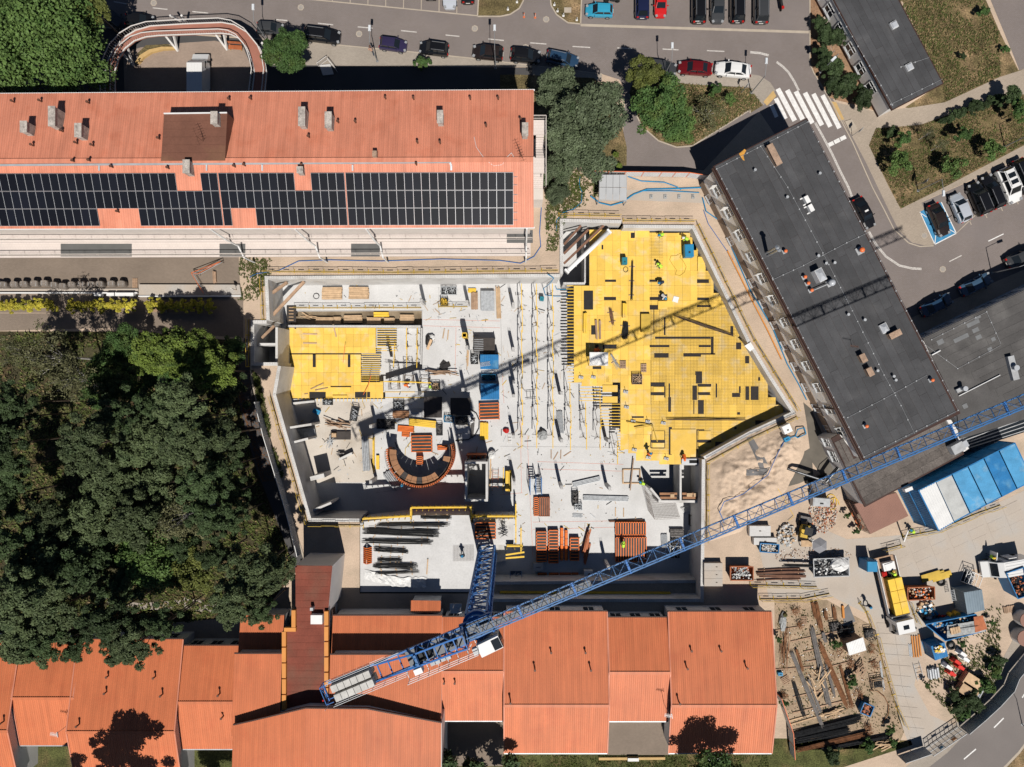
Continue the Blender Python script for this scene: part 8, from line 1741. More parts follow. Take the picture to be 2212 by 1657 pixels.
# gate and street hoarding
gt=thing('sliding_gate','grey mesh sliding gate across the drive','gate',Q(2020,1600));A,B=P(33,1545,1640),P(33,1830,1450)
for z in (.15,1.0,1.9):obj('rail',MB().beam(A+Vector((0,0,z)),B+Vector((0,0,z)),.08,.08),M['steel_dull'],gt)
for k in range(9):p=A.lerp(B,k/8);obj('stile',MB().beam(p,p+Vector((0,0,1.95)),.06,.06),M['steel_dull'],gt)
mb=MB()
for k in range(60):p=A.lerp(B,k/60);mb.beam(p+Vector((0,0,.15)),p+Vector((0,0,1.9)),.012,.012)
o=obj('mesh_infill',mb,M['steel_dull'],gt);o['kind'] ='stuff'
for k,(t,m_) in enumerate(((.3,'site_blue'),(.7,'coping_orange'))):p=A.lerp(B,t);d=(B-A).normalized();obj('notice',MB().beam(p-d*.3+Vector((.04,-.06,1.3)),p+d*.3+Vector((.04,-.06,1.3)),.02,.45),M[m_],gt)
mat('hoarding',(.36,.40,.43),.55,.08,1);mat('hoarding_white',(.66,.67,.67),.55,.08,.8)
def hoarding(label,pts,m='hoarding',h=2.0,step=2.0,cap=None):
    w=[Q(*p) for p in pts];r=thing('hoarding',label,'hoarding',w[0])
    for a,b in zip(w,w[1:]):
        n=max(1,round((b-a).length/step));d=(b-a).normalized();nn=Vector((-d.y,d.x,0))
        for i in range(n):
            p,q=a.lerp(b,i/n)+d*.02,a.lerp(b,(i+1)/n)-d*.02;mb=MB();corr(mb,p+Vector((0,0,.1)),q+Vector((0,0,.1)),q+Vector((0,0,h)),p+Vector((0,0,h)),.2,.03);s_=obj('sheet',mb,M[m],r)
            obj('post',MB().beam(p,p+Vector((0,0,h+.05)),.07,.07),M[cap or 'steel_dull'],s_);obj('top_rail',MB().beam(p+Vector((0,0,h)),q+Vector((0,0,h)),.07,.06),M[cap or 'steel_dull'],s_)
    return r
hoarding('grey sheet hoarding along the bottom right street',[F(33,1850,1450),F(33,1990,1330),F(33,2120,1210),F(33,2240,1080),S3(920,1010),S3(1060,840)]);hoarding('grey sheet hoarding left of the gate',[F(33,1300,1700),F(33,1530,1620)])
hoarding('white sheet hoarding with red top at the upper site edge',[F(20,795,1553),F(20,1090,1558),F(20,1400,1562),F(20,1640,1566),F(20,1800,1592)],'hoarding_white',2.0,2.1,'orange_cap');hoarding('grey hoarding with white posts along the lane by the wood',[(562,868),(580,940),(604,1020),(625,1090),(645,1165),(652,1195)],'hoarding',2.0,2.0,'white_metal')
hoarding('pale hoarding beside the right end house',[F(33,232,1150),F(33,335,1450),F(33,350,1680)],'hoarding_white',1.8,2.0,'orange_cap')
# greenhouse-like shelter, hoses, posts in the upper sandy strip
sg=thing('shelter','shelter with translucent grey panel roof by the white hoarding','shelter',Q(1325,405));q=[P(20,882,1545,2.4),P(20,1118,1545,2.4),P(21,1118,118,2.4),P(21,875,112,2.4)];mat('polycarb',(.46,.47,.48),.3,.06,.8,spec=.5)
for k in range(4):
    for j in range(2):
        a=q[0].lerp(q[1],k/4).lerp(q[3].lerp(q[2],k/4),j/2);b=q[0].lerp(q[1],(k+1)/4-.01).lerp(q[3].lerp(q[2],(k+1)/4-.01),j/2);c=q[0].lerp(q[1],(k+1)/4-.01).lerp(q[3].lerp(q[2],(k+1)/4-.01),(j+1)/2-.02);d=q[0].lerp(q[1],k/4).lerp(q[3].lerp(q[2],k/4),(j+1)/2-.02)
        obj('roof_panel',MB().prism([a,b,c,d],2.36+.02*j,2.42+.02*j),M['polycarb'],sg)
for p in q:obj('post',MB().beam(Vector((p.x,p.y,0)),Vector((p.x,p.y,2.36)),.1,.1),M['steel_dull'],sg)
for a,b in zip(q,q[1:]+q[:1]):obj('edge_beam',MB().beam(a-Vector((0,0,.1)),b-Vector((0,0,.1)),.08,.1),M['steel_dull'],sg)
struct('sand_slab',MB().sheet([P(21,1120,20),P(21,1740,40),P(21,1840,140),P(21,1130,110)],Z1),M['concrete_yard'])
for k in range(4):r=thing('anchor_plate',f'small dark anchor plate on the pale slab, {ORD[k]} from left','plate',P(21,1335+k*123,82));obj('plate',MB().box((0,0,.0),(.38,.5,.12)),M['tarp_grey'],r,local=True);obj('bolt',MB().tube((0,0,.12),(0,0,.3),.04,6),M['rebar'],r,local=True)
hose('blue hose bundle looping round the shelter',[P(20,1130,1560,.1),P(20,1250,1600,.1),P(20,1450,1610,.1),P(20,1560,1650,.1),P(21,1600,20,.1)],.07,'site_blue');hose('blue hose curving under the shelter to the left',[P(21,1780,0,.12),P(21,1560,10,.12),P(21,1300,15,.12),P(21,1180,60,.12),P(21,1080,130,.12),P(21,980,158,.12),P(21,880,135,.12),P(21,800,75,.12)],.09,'site_blue');hose('second blue hose running along the upper sandy strip',[P(21,1760,45,.12),P(21,1500,30,.12),P(21,1250,30,.12),P(21,1150,75,.12)],.06,'site_blue')
hose('blue hose from the shelter down to the pit strut corner',[P(20,705,1560,.1),P(20,700,1640,.1),P(21,725,40,.1),P(21,720,130,.1),P(21,650,190,.1),P(21,560,220,.1),P(21,500,290,.1),P(21,498,380,.1)],.05,'site_blue');hose('dark blue cable along the foot of the galleries',[P(1,2209,790,.1),P(11,60,760,.1),P(11,250,735,.1),P(11,430,650,.1),P(11,700,640,.1),P(11,1150,650,.1),P(11,1700,632,.1),P(11,2209,645,.1),P(21,180,670,.1),P(21,300,610,.1),P(21,360,520,.1),P(21,350,400,.1),P(21,372,80,.1)],.05,'crane_blue')
hose('orange pipe lying along the office block',[P(21,2010,560,.15),P(21,2090,720,.15),P(31,0,960,.15),P(31,150,1250,.15),P(31,280,1520,.15)],.09,'coping_orange');hose('blue hose lying along the office block',[P(21,1790,90,.12),P(21,1820,210,.12),P(21,1950,300,.12),P(21,2060,560,.12),P(31,0,900,.12),P(31,200,1240,.12),P(31,330,1560,.12),P(32,430,80,.12),P(32,500,220,.12)],.07,'site_blue');hose('thin grey cable across the sand strip by the office block',[P(21,1800,200,.1),P(21,1840,320,.1),P(21,1950,480,.1),P(21,2060,640,.1)],.04,'crane_blue')
hose('blue hose tangle beside the pump on the sand heap',[P(32,330,560,1),P(32,400,540,.6),P(32,420,480,.5),P(32,480,465,.3),P(32,495,520,.2),P(32,420,555,.4),P(32,400,540,.5)],.07,'site_blue');hose('long grey-blue cable down the sand heap',[P(32,300,590,.9),P(32,240,700,.9),P(32,160,880,.9),P(32,60,960,.9),P(22,2150,1050,.9),P(22,1980,1120,.9),P(22,1940,1210,.8),P(22,1980,1300,.5)],.05,'crane_blue')
cabinet('white control cabinet on the sand heap',32,305,472,75,75,.8,'paper',25,.75);toolbox('bright blue pump box on the sand heap',32,315,565,.8,(.7,.5,.45),25,'site_blue')
hose('yellow coiled hose beside the annex',[P(32,700+math.cos(a)*40+a*4,1090+math.sin(a)*60+a*5,.08) for a in [k*.5 for k in range(26)]],.05,'yellow');hose('yellow tape line across the rubble ground',[P(32,160,880,.2),P(32,270,1040,.2),P(32,390,1250,.2),P(32,340,1290,.2)],.03,'yellow')
for k,(u,v) in enumerate(((905,1222),(938,1285),(962,1335))):r=thing('flower_pot',f'{["upper","middle","lower"][k]} of the three orange pots by the bin store','pot',P(32,u,v));obj('pot',MB().tube((0,0,0),(0,0,.5),.24,14,.32),M['form_orange'],r,local=True);obj('soil',MB().tube((0,0,.47),(0,0,.502),.27,14),M['dark_soil'],r,local=True)
# courtyard on the left
mat('bag_grey',(.20,.17,.145),.9,.15,1.5,.12,7,rnd=.1)
bu=[(8,0,860),(70,0,855),(165,0,853),(250,0,850),(342,0,845),(430,0,843),(515,0,858),(590,0,868),(670,0,855),(752,0,853),(838,0,853),(915,0,850),(1015,0,847),(1103,0,847)]
for k,(u,_,v) in enumerate(bu):
    r=thing('bulk_bag',f'weathered grey bulk bag in the courtyard row, {ORD[k]} from left','bag',P(1,u,v+10,0),random.uniform(-.06,.06),group='row of grey bulk bags')
    mb=MB();vs=[];n=16;prof=((.0,.78),(.15,.95),(.5,1.0),(.9,.97),(1.02,.86),(1.0,.5))
    for z,f_ in prof:
        for i in range(n):a=i*6.283/n;c,s_=math.cos(a),math.sin(a);q_=(abs(c)**4+abs(s_)**4)**-.25;vs.append((c*q_*.52*f_,s_*q_*.4*f_,z*.95+random.uniform(-.015,.015)))
    fs=[(j*n+i,j*n+(i+1)%n,(j+1)*n+(i+1)%n,(j+1)*n+i) for j in range(len(prof)-1) for i in range(n)]+[tuple(range((len(prof)-1)*n,len(prof)*n))]
    obj('sack',MB().add(vs,fs),M['bag_grey'],r,local=True)
    for s_ in (-.25,.25):obj('strap',MB().beam((s_,-.34,.93),(s_,.34,.93),.06,.05),M['tarp_grey'],r,local=True)
struct('terrace_edge',MB().prism([P(1,1240,860),P(1,2125,862),P(1,2140,955),P(1,1240,960)],0,.35),M['concrete_yard']);struct('terrace_kerb',MB().prism([P(1,-900,930),P(1,1230,930),P(1,1230,940),P(1,-900,938)],0,.5),M['white_metal']);struct('terrace_kerb',MB().prism([P(1,1240,960),P(1,2140,957),P(1,2140,967),P(1,1240,970)],0,.5),M['white_metal']);struct('terrace_step',MB().prism([P(1,-900,895),P(1,1230,895),P(1,1230,925),P(1,-900,925)],Z2,.2),M['concrete_yard'])
for k,(u,w) in enumerate(((890,65),(1005,70),(1085,80),(1165,90))):r=thing('air_conditioner',f'white air unit behind the courtyard wall, {ORD[k]} from left','air unit',P(1,u,950),0);obj('case',MB().box((0,0,.1),(w*.0135,.4,.7)),M['white_metal'],r,local=True);obj('grille',MB().box((0,-.202,.2),(w*.009,.02,.5)),M['steel_dull'],r,local=True)
pallet('pallet stack end by the courtyard row',1,1195,845,40,85,0)
tb_=thing('tape_barrier','red and white tape barrier frames at the courtyard corner','barrier',P(1,1850,720));pts=[(1720,765),(1980,665),(1775,775),(1720,765),(1830,945)]
for a,b in zip(pts,pts[1:]):
    for z in (.5,1.0):obj('tape',MB().beam(P(1,*a,0)+Vector((0,0,z)),P(1,*b,0)+Vector((0,0,z)),.04,.08),M['orange_cap' if z > .6 else 'steel_dull'],tb_)
for p in pts[:-1]+[(1980,610),(1870,950)]:obj('post',MB().tube(P(1,*p,0),P(1,*p,0)+Vector((0,0,1.1)),.03,6),M['rebar_dark'],tb_)
planks('stack of grey blocks beside the tape barrier',1,1903,795,28,100,2,0,2,3,'y','timber_old');sign('white sign on a stake at the courtyard corner',P(1,2100,910),R_(-25),.5,.5,1.4,'white_metal','timber');bnc=thing('park_bench','grey slatted bench below the yellow hedge','bench',P(1,1420,1088))
for k in range(4):obj('seat_slat',MB().box((0,-.2+k*.13,.42),(1.7,.1,.04)),M['timber_old'],bnc,local=True)
for x in (-.7,.7):obj('leg',MB().box((x,0,0),(.08,.5,.42)),M['steel_dull'],bnc,local=True)
# path rail in the wood
pr=thing('path_rail','brown metal handrail along the garden walk','railing',P(3,1100,420));w=[P(3,u,v) for u,v in ((1020,395),(1060,405),(1190,420),(1260,425))]
for a,b in zip(w,w[1:]):
    for z in (.5,1.0):obj('rail',MB().beam(a+Vector((0,0,z)),b+Vector((0,0,z)),.05,.05),M['rust_steel'],pr)
for p in w:obj('post',MB().tube(p,p+Vector((0,0,1.05)),.03,6),M['rust_steel'],pr)
# bits by the south houses
for k,(u,v) in enumerate(((1043,501),(1737,495))):q=Q((2048+u*.463)/1.8517,(2800+v*.463)/1.8517);r=thing('park_bench',f'pale slatted garden bench at the bottom edge, {["left","right"][k]} one','bench',q);[obj('seat_slat',MB().box((0,-.15+j*.1,.42),(1.4,.08,.04)),M['white_metal'],r,local=True) for j in range(4)];[obj('leg',MB().box((x,0,0),(.08,.4,.42)),M['steel_dull'],r,local=True) for x in (-.6,.6)]
struct('garden_kerb',MB().prism([Q((2048+748*.463)/1.8517,(2800+490*.463)/1.8517),Q((2048+1320*.463)/1.8517,(2800+487*.463)/1.8517),Q((2048+1320*.463)/1.8517,(2800+508*.463)/1.8517),Q((2048+748*.463)/1.8517,(2800+512*.463)/1.8517)],Z1,.25),M['ochre_tile'])
# ---------------------------------------------------------------- trees, hedges, shrubs, weeds
def leafmat(n,c,c2,rn=.18):return mat(n,c,.65,.3,1.1,.3,6,spec=.2,stain=c2,stamt=.5,stscale=.8,rnd=rn)
leafmat('leaf_bright',(.082,.135,.036),(.05,.10,.026));leafmat('leaf_mid',(.055,.105,.03),(.085,.12,.03));leafmat('leaf_grey',(.098,.125,.07),(.06,.085,.04));leafmat('leaf_olive',(.11,.125,.03),(.075,.095,.025));leafmat('leaf_yellow',(.118,.165,.03),(.06,.10,.024))
leafmat('needle',(.072,.096,.042),(.042,.064,.028),.3);leafmat('needle_dark',(.046,.072,.028),(.028,.048,.018),.3);leafmat('hedge_yellow',(.46,.40,.05),(.30,.30,.045));leafmat('birch_leaf',(.105,.105,.05),(.06,.07,.03))
mat('bark',(.10,.075,.055),.9,.2,2);mat('birch_bark',(.55,.53,.50),.8,.2,3)
def crown(name,R,hz,nb,nl,ls,el,m,seed,bsize=(.26,.42),upb=.25,ragged=.25):
    rn=random.Random(seed);vs=[];fs=[]
    def unit():
        while True:
            v=Vector((rn.uniform(-1,1),rn.uniform(-1,1),rn.uniform(-1,1)))
            if .05 < v.length < 1:return v.normalized()
    bl=[(Vector((0,0,.25*hz)),.45*R)]
    for i in range(nb):
        d=unit();d.z=abs(d.z)*1.1-upb;k=rn.uniform(.45,.78+ragged*.3);bl.append((Vector((d.x*R*k,d.y*R*k,d.z*hz*k)),R*rn.uniform(*bsize)*(1.1-.35*k)))
    tot=sum(b[1]**2 for b in bl)
    for c,br in bl:
        for _ in range(int(nl*br*br/tot)):
            d=unit();d.z=d.z if d.z > -.35 or rn.random() < .3 else -d.z
            p=c+Vector((d.x,d.y,d.z*.8))*br*rn.uniform(.55,1.08);nrm=(d*.7+unit()*.75+Vector((0,0,.35))).normalized();t=nrm.cross(unit()).normalized();b=nrm.cross(t);s_=ls*rn.uniform(.55,1.35);q=len(vs)
            vs += [p-t*s_*el,p-b*s_*.5,p+t*s_*el,p+b*s_*.5];fs.append((q,q+1,q+2,q+3))
    me=bpy.data.meshes.new(name);me.from_pydata([tuple(v) for v in vs],[],fs);me.materials.append(M[m]);return me,bl
def trunk(bl,h,r,m,lim=9):
    mb=MB().tube((0,0,-h),(0,0,.1*h),r,8,r*.5)
    for c,br in bl[1:lim]:mb.tube((0,0,-h*.25),c,r*.4,5,r*.1);mb.tube(c*.6+Vector((0,0,-h*.1)),c+Vector((br*.6,br*.2,br*.3)),r*.15,4,r*.05)
    return mb.mesh('trunk',M[m])
PT={}
rg=dict(bsize=(.18,.34),ragged=.6)
for key,R,hz,nb,nl,ls,el,m,seed,kw,tr,bk in (('big',8,4.6,70,40000,.27,.62,'leaf_bright',1,rg,(9,.35),'bark'),('bright',4.5,3.2,40,15000,.24,.62,'leaf_bright',1,rg,(6,.2),'bark'),('mid',4,3,36,13000,.22,.62,'leaf_mid',2,rg,(5,.16),'bark'),('grey',4.2,3.2,44,16000,.2,.8,'leaf_grey',3,rg,(6,.2),'bark'),('olive',3,2.6,30,8000,.2,.65,'leaf_olive',4,rg,(4,.12),'bark'),('yellow',3.6,3,36,10000,.22,.65,'leaf_yellow',5,rg,(5,.15),'bark'),
        ('pine',4,3.6,46,12000,.19,1.1,'needle',6,dict(bsize=(.15,.3),ragged=1.0),(11,.18),'bark'),('pine2',4,4,40,11000,.19,1.1,'needle_dark',7,dict(bsize=(.14,.28),ragged=1.2),(11,.18),'bark'),('birch',4,3.5,30,2600,.17,.9,'birch_leaf',8,dict(bsize=(.2,.4),ragged=.9),(9,.16),'birch_bark'),('shrub',1.5,1.2,16,3000,.15,.7,'leaf_mid',9,rg,(1.0,.06),'bark'),('darkshrub',1.5,1.4,16,3600,.13,.8,'needle_dark',10,rg,(1.0,.06),'bark'),('young',1.6,1.5,12,1600,.17,.7,'leaf_bright',11,dict(ragged=.6),(1.8,.05),'bark')):
    me,bl=crown('crown',R,hz,nb,nl,ls,el,m,seed,**kw);PT[key] =(me,trunk(bl,tr[0],tr[1],bk,14 if key == 'birch' else 8),R,tr[0],hz)
def tree(label,key,fx,fy,rf,z=None,group=None,name='tree',cat='tree',squash=1.0):
    me,tk,R,th,hz=PT[key]
    z0=z if z is not None else th;R_m=rf/KF*(HC-z0)/HC;s_=R_m/R;p=Q(fx,fy,z0)
    r=thing(name,label,cat,(p.x,p.y,0),random.random()*6.28,group=group)
    c=link('crown',me,r,(0,0,z0));c.scale=(s_,s_,s_*squash)
    t=link('trunk',tk,r,(0,0,z0));t.scale=(s_,s_,z0/th)
    return r
tree('huge bright green tree at the top left corner','big',85,75,150,9);tree('olive tree behind the huge bright green one','olive',195,18,52,8);tree('green tree tucked under the huge bright one at the left edge','mid',10,140,70,6)
tree('small leafy tree at the right end of the loop ramp','mid',618,110,52,4.5)
for k,(x,y,r) in enumerate(((1212,200,58),(1275,245,82),(1225,290,62),(1262,330,66),(1200,365,40),(1205,420,28))):tree(f'grey-green tree at the end of the long block, {ORD[k]} from the top','grey',x,y,r,[7,9,8,7,5,3][k],'grey-green trees beside the long block')
tree('olive tree over the kerb right of the side road','olive',1396,160,40,6);tree('broad green tree on the lawn island','mid',1430,235,68,5.5);tree('green tree at the lower tip of the lawn island','bright',1460,270,45,4);tree('thin brownish shrub on the lawn island','birch',1530,245,40,2.2)
tree('pale shrub behind the white saloon','shrub',1545,195,18,1.0,None,'shrub','shrub');tree('bare thin shrub right of the pale one','young',1576,215,14,1.2,None,'shrub','shrub')
for k,(u,v,r) in enumerate(((600,195,70),(640,290,110),(765,320,110),(620,470,90),(690,560,100),(750,640,110),(830,760,120),(720,720,95),(985,850,120),(900,700,85))):x,y=F(30,u,v);tree(f'dark evergreen shrub beside the low building, {ORD[k]} from the top','darkshrub',x,y,r*.25,1.5,'dark shrubs beside the low building','shrub','shrub')
for k,(u,v,r,kk,lab) in enumerate(((1350,1235,85,'shrub','upper left'),(1320,1440,110,'young','lower left'),(1885,1195,85,'shrub','upper middle'),(1790,1470,105,'young','lower middle'),(2140,1320,90,'young','lower right'),(1690,1280,65,'birch','yellowish middle'),(1580,1180,60,'birch','thin dark'),(1250,1160,60,'darkshrub','top left corner'))):x,y=F(30,u,v);tree(f'small tree on the right lawn, {lab} one',kk,x,y,r*.26,2.2 if kk != 'darkshrub' else 1,'young trees on the right lawn')
for k in range(9):x,y=F(30,1700+k*62,1065-k*24);tree(f'low dark hedge shrub along the right path, {ORD[k]} from left','darkshrub',x,y,10+4*(k%3),.7,'hedge shrubs along the right path','shrub','shrub')
tree('green tree at the right edge above the path','shrub',2200,238,26,3);tree('dark tree at the right edge by the path','darkshrub',2185,215,28,2.2);tree('round green shrub at the top right paved edge','shrub',2124,26,15,1,None,'shrub','shrub');tree('low green shrub at the right paved edge','shrub',2172,106,11,.8,None,'shrub','shrub');tree('small shrub on the top right lawn','darkshrub',2078,120,9,.8,None,'shrub','shrub');tree('round clipped shrub below the short black car','shrub',913,135,20,1.2,None,'shrub','shrub')
for k,(u,v) in enumerate(((1025,1365),(1050,1470))):x,y=F(20,u,v);tree(f'{["upper","lower"][k]} small yellow-green shrub by the side road','yellow',x,y,8,.7,None,'shrub','shrub')
# clipped yellow hedge
for k in range(22):
    x=6+k*21.3
    if k in (6,14):continue
    r=tree(f'block of the clipped yellow hedge, {ORD[k]} from its left end','shrub',x,660+random.uniform(-1.5,1.5),17,1.1,'clipped yellow hedge','hedge','hedge')
    for c in r.children:
        if c.name.startswith('crown'):c.material_slots[0].link='OBJECT';c.material_slots[0].material=M['hedge_yellow']
# the wood
wood=[(270,744,41,'mid',4.5),(330,767,53,'yellow',8.5),(392,757,60,'yellow',8.5),(455,787,57,'yellow',8.5),(235,792,47,'mid',4.5),(500,757,32,'mid',4.5),(110,770,64,'birch',10),(45,765,45,'birch',10),(160,820,52,'birch',10),(420,820,56,'pine',6),(485,845,50,'pine2',6),(385,868,59,'pine',13),(250,900,59,'pine2',12),(190,960,68,'pine',13),(318,955,72,'pine',13),(405,955,67,'pine',13),(480,940,56,'pine',12),(250,1040,70,'pine',13),(340,1050,68,'pine',13),(432,1040,59,'pine2',12),(483,1010,45,'pine2',11),(12,960,61,'pine2',11),(15,870,54,'pine2',11),(25,1070,58,'pine2',11),(105,1120,59,'pine',12),(200,1125,74,'pine',13),(300,1125,65,'pine',13),(385,1120,58,'birch',10),(455,1110,54,'pine2',12),(503,1065,43,'pine2',10),(90,1205,74,'pine',13),(180,1225,68,'pine2',12),(40,1290,70,'pine',13),(130,1310,70,'pine',13),(55,1380,63,'pine',13),(225,1335,59,'pine2',12),(295,1390,52,'pine',12),(345,1350,43,'pine2',11),(325,1215,70,'bright',8),(300,1165,44,'bright',7),(412,1235,54,'olive',8),(540,1240,67,'pine',12),(592,1225,47,'pine',12),(505,1305,52,'pine',12),(565,1320,36,'pine2',11),(470,800,49,'yellow',8.5),(360,800,40,'mid',6),(290,830,45,'mid',6),(95,1390,50,'pine2',10),(255,1400,40,'pine',11),(40,900,50,'pine2',10),(10,1180,60,'pine2',11),(70,1260,60,'pine',12),(150,1170,55,'pine',10),(240,1200,60,'pine2',11),(270,1270,50,'pine2',9),(170,1395,40,'pine2',10),(395,1180,45,'pine2',8),(500,1120,40,'pine2',9),(260,830,40,'pine2',8),(215,840,45,'mid',7),(330,880,45,'pine2',10),(440,900,45,'pine2',9),(20,1010,45,'pine2',9),(470,1200,45,'pine2',9),(440,750,39,'yellow',8.5),(385,775,43,'yellow',8.5)]
kind_={'pine':'grey-green pine','pine2':'dark pine','mid':'green broadleaf tree','yellow':'yellow-green broadleaf tree','birch':'thin birch with white branches','bright':'bright green broadleaf tree','olive':'olive green tree'}
cnt={}
for x,y,r,kk,z in wood:
    vt=('hedge side','upper part','upper middle','centre','lower middle','lower part','house side')[min(6,max(0,int((y-720)/100)))];hz_=('at the left edge','left of the clearing','left of the middle','in the middle','right of the middle','towards the lane','beside the lane')[min(6,int(max(0,x)/86))]
    lb=f'{kind_[kk]} on the {vt} of the wood, {hz_}';n=cnt[lb] =cnt.get(lb,0)+1
    tree(lb if n == 1 else f'{["","smaller","darker","lowest","ragged"][n-1]} {lb}',kk,x,y,r*(.94 if kk[:4] == 'pine' else 1.05),z*(random.choice((.62,.8,1.0,1.18)) if kk[:4] == 'pine' else 1),'trees of the wood on the left',squash=1.0)
# trees south of the houses, reaching into the bottom edge
for k,(x,y,r,kk,z,lab) in enumerate(((225,1752,95,'pine2',11,'dark pine below the left houses'),(120,1760,60,'pine2',8,'dark pine at the bottom left'),(1545,1696,80,'mid',8,'dark tree at the bottom edge by the right end house'),(1030,1745,100,'pine2',7,'dark pine below the middle court'),(975,1730,80,'pine2',6,'second dark pine below the middle court'),(440,1720,50,'mid',5,'tree below the narrow left house'))):tree(lab,kk,x,y,r,z,'trees south of the houses')
for k,(cr,u,v,r,kk) in enumerate(((33,900,1050,16,'shrub'),(33,760,720,14,'shrub'),(33,1240,1480,13,'shrub'),(33,1262,1590,12,'shrub'),(33,2130,530,9,'shrub'),(33,1950,1190,24,'darkshrub'),(33,2080,1090,24,'shrub'),(33,2010,1260,20,'darkshrub'),(33,1900,1330,17,'shrub'),(33,1840,1270,20,'darkshrub'),(33,2160,960,20,'shrub'),(33,2209,860,18,'darkshrub'),(33,1870,720,11,'shrub'),(33,1790,1150,17,'darkshrub'),(33,1560,1080,9,'shrub'),(33,250,680,9,'shrub'),(33,300,1240,11,'shrub'),(33,720,1690,22,'darkshrub'),(33,1050,1620,18,'shrub'),(32,860,1240,9,'shrub'),(32,940,1380,10,'shrub'))):x,y=F(cr,u,v);tree(f'green shrub in the storage yards, {ORD[k]} of those beside the piles',kk,x,y,r,.9,'shrubs in the storage yards','shrub','shrub')
# weeds and grass: uncountable
def weeds(label,poly,n,m,h=(.05,.25),w=.05,z=Z3):
    pl_=[Q(*p) for p in poly];p2=[(p.x,p.y) for p in pl_];x0,x1,y0,y1=min(p[0] for p in p2),max(p[0] for p in p2),min(p[1] for p in p2),max(p[1] for p in p2);mb=MB()
    for _ in range(n):
        x,y=random.uniform(x0,x1),random.uniform(y0,y1)
        if not inpoly((x,y),p2) or _n.noise(Vector((x*.35,y*.35,0)))+.45*_n.noise(Vector((x*1.3,y*1.3,2))) < random.uniform(-.5,.25):continue
        for k in range(3):
            a=random.random()*6.28;hh=random.uniform(*h);d=Vector((math.cos(a),math.sin(a),0));s_=Vector((-d.y,d.x,0))*w*random.uniform(.6,1.8);b=Vector((x,y,z));mb.add([b-s_,b+s_,b+d*hh*.9+Vector((0,0,hh))],[(0,1,2)])
    return obj('grass',mb,M[m],kind='stuff',label=label,cat='grass')
leafmat('grass_green',(.085,.105,.03),(.13,.11,.05));leafmat('grass_dry',(.26,.19,.10),(.16,.12,.06))
LW=[([F(30,1310,0),F(30,2040,0),F(30,2200,290),F(30,2209,670),F(30,1730,895),F(30,1690,725)],'top right lawn'),([F(30,1115,1140),F(30,1500,1110),F(30,2209,855),(2212,210),(2212,310),(2045,400),F(31,1330,185),F(30,1235,1650),F(30,1055,1285)],'right lawn'),([F(20,1145,830),F(20,1190,720),F(20,1700,752),F(20,2209,780),F(30,100,930),F(20,2209,968),F(20,1700,1285),F(20,1400,1240),F(20,1190,960)],'lawn island')]
for p,lab in LW:weeds(f'green grass on the {lab}',p,9000,'grass_green');weeds(f'dry straw grass on the {lab}',p,7000,'grass_dry')
weeds('green weeds along the lane hoarding',[(546,800),(560,815),(575,880),(600,985),(615,1030),(603,1030),(580,950),(560,880)],6000,'grass_green',(.1,.45));weeds('weeds in the sandy strip by the shelter',[F(20,400,1480),F(20,850,1500),F(21,900,120),F(21,600,200),F(21,500,560),F(21,410,560)],4500,'grass_green',(.08,.35));weeds('weeds at the courtyard corner',[F(11,-90,620),F(11,280,640),F(11,200,740),F(11,60,1000),F(11,-100,1000)],1500,'grass_green',(.08,.3))
weeds('undergrowth on the forest floor',[(0,720),(280,720),(505,740),(515,860),(550,1020),(630,1210),(560,1320),(0,1400)],26000,'grass_green',(.1,.5),.09);weeds('dry grass on the forest floor',[(0,720),(280,720),(505,740),(515,860),(550,1020),(630,1210),(560,1320),(0,1400)],7000,'grass_dry',(.1,.4),.08)
weeds('grass in the storage yards',[F(33,1800,680),F(33,2209,300),F(33,2209,1000),F(33,1850,1420),F(33,1550,1100)],5000,'grass_green',(.08,.3));weeds('weeds in the bar yard',[F(33,220,340),F(33,1080,560),F(33,1360,1500),F(33,1300,1640),F(33,340,1660)],3000,'grass_green',(.04,.14));weeds('grass in the south garden',[(1090,1632),(1660,1632),(1660,1670),(1090,1670)],3000,'grass_green')
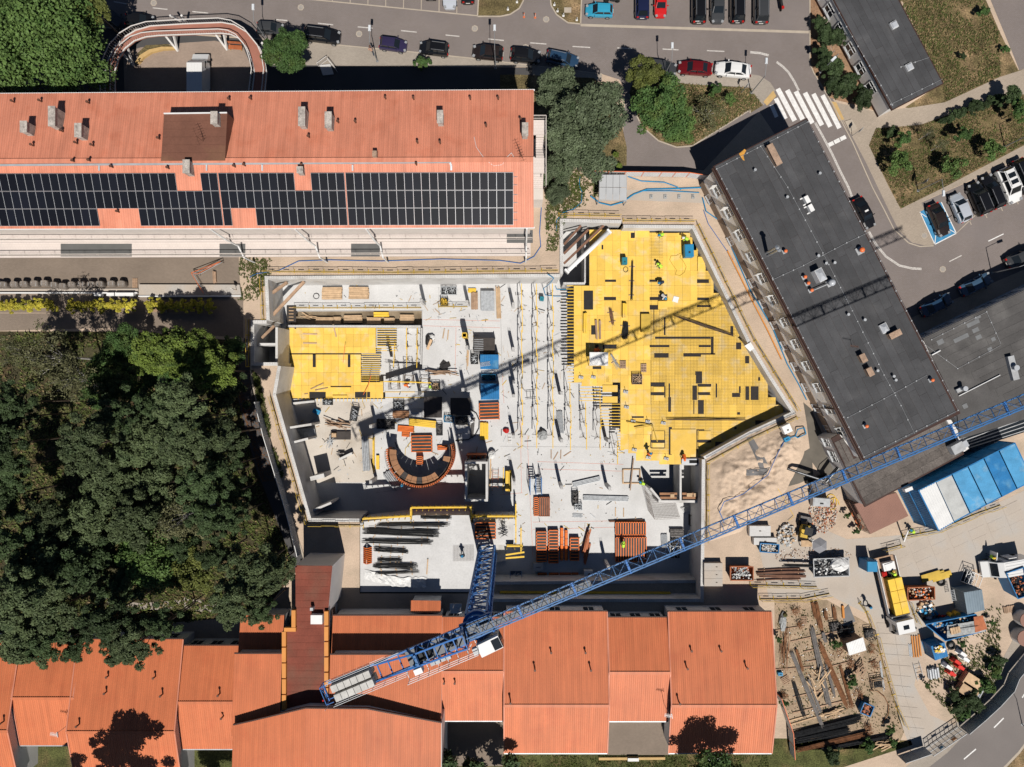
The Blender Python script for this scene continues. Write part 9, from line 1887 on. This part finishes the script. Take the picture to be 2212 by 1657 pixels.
mb=MB();ms_=('timber','rebar_dark','galv','yellow_dull');mbs=[MB() for _ in ms_];random.seed(21);pf=[P(11,330,860,PZ),P(11,2209,840,PZ),P(21,560,900,PZ),P(22,1000,700,PZ),P(22,1250,800,PZ),P(22,1250,1560,PZ),P(22,120,1560,PZ),P(12,2100,1100,PZ),P(12,1110,940,PZ),P(12,560,940,PZ),P(12,300,260,PZ),P(12,1200,240,PZ),P(11,1560,1600,PZ),P(11,1560,1080,PZ),P(11,400,1060,PZ)];pf=[(p.x,p.y) for p in pf]
for k in range(2600):
    x,y=random.uniform(-36,14),random.uniform(-22,16)
    if not inpoly((x,y),pf) or _n.noise(Vector((x*.25,y*.25,7))) < random.uniform(-.35,.3):continue
    s_=random.choice((.08,.12,.2,.45,.9));mbs[k%4].box((x,y,PZ+.01),(s_,random.uniform(.03,.1),random.uniform(.02,.08)),random.random()*3)
for m_,b_ in zip(ms_,mbs):obj('site_litter',b_,M[m_],kind='stuff',label=f'small {m_.replace("_"," ")} coloured litter scattered over the pit floor',cat='litter')
mat('chalk_red',(.62,.30,.24),.9,.2,4);mat('joint',(.36,.35,.34),.9,.2,2)
for a,b,m_ in (((11,1530,1165),(11,2209,1180),'chalk_red'),((11,1530,1222),(11,2209,1240),'chalk_red'),((11,1820,1240),(11,1812,1657),'chalk_red'),((22,20,0),(22,35,250),'chalk_red'),((22,180,400),(22,190,1040),'chalk_red'),((22,0,1060),(22,200,1040),'chalk_red'),((22,290,1300),(22,950,1290),'chalk_red'),((22,290,1365),(22,1000,1345),'chalk_red'),((22,240,530),(22,290,1600),'chalk_red'),((22,330,765),(22,1090,790),'chalk_red'),((22,340,830),(22,1080,850),'chalk_red'),((11,1670,880),(11,1665,1170),'joint'),((21,0,900),(21,20,1657),'joint'),((22,0,630),(22,1060,640),'joint'),((12,1110,1040),(12,1850,950),'joint')):dash('floor_line',F(*a) if False else tuple(Vector((1106,828.5))+Vector((P(*a,PZ).x,-P(*a,PZ).y))*KF),tuple(Vector((1106,828.5))+Vector((P(*b,PZ).x,-P(*b,PZ).y))*KF),.05,m_,PZ+.009)
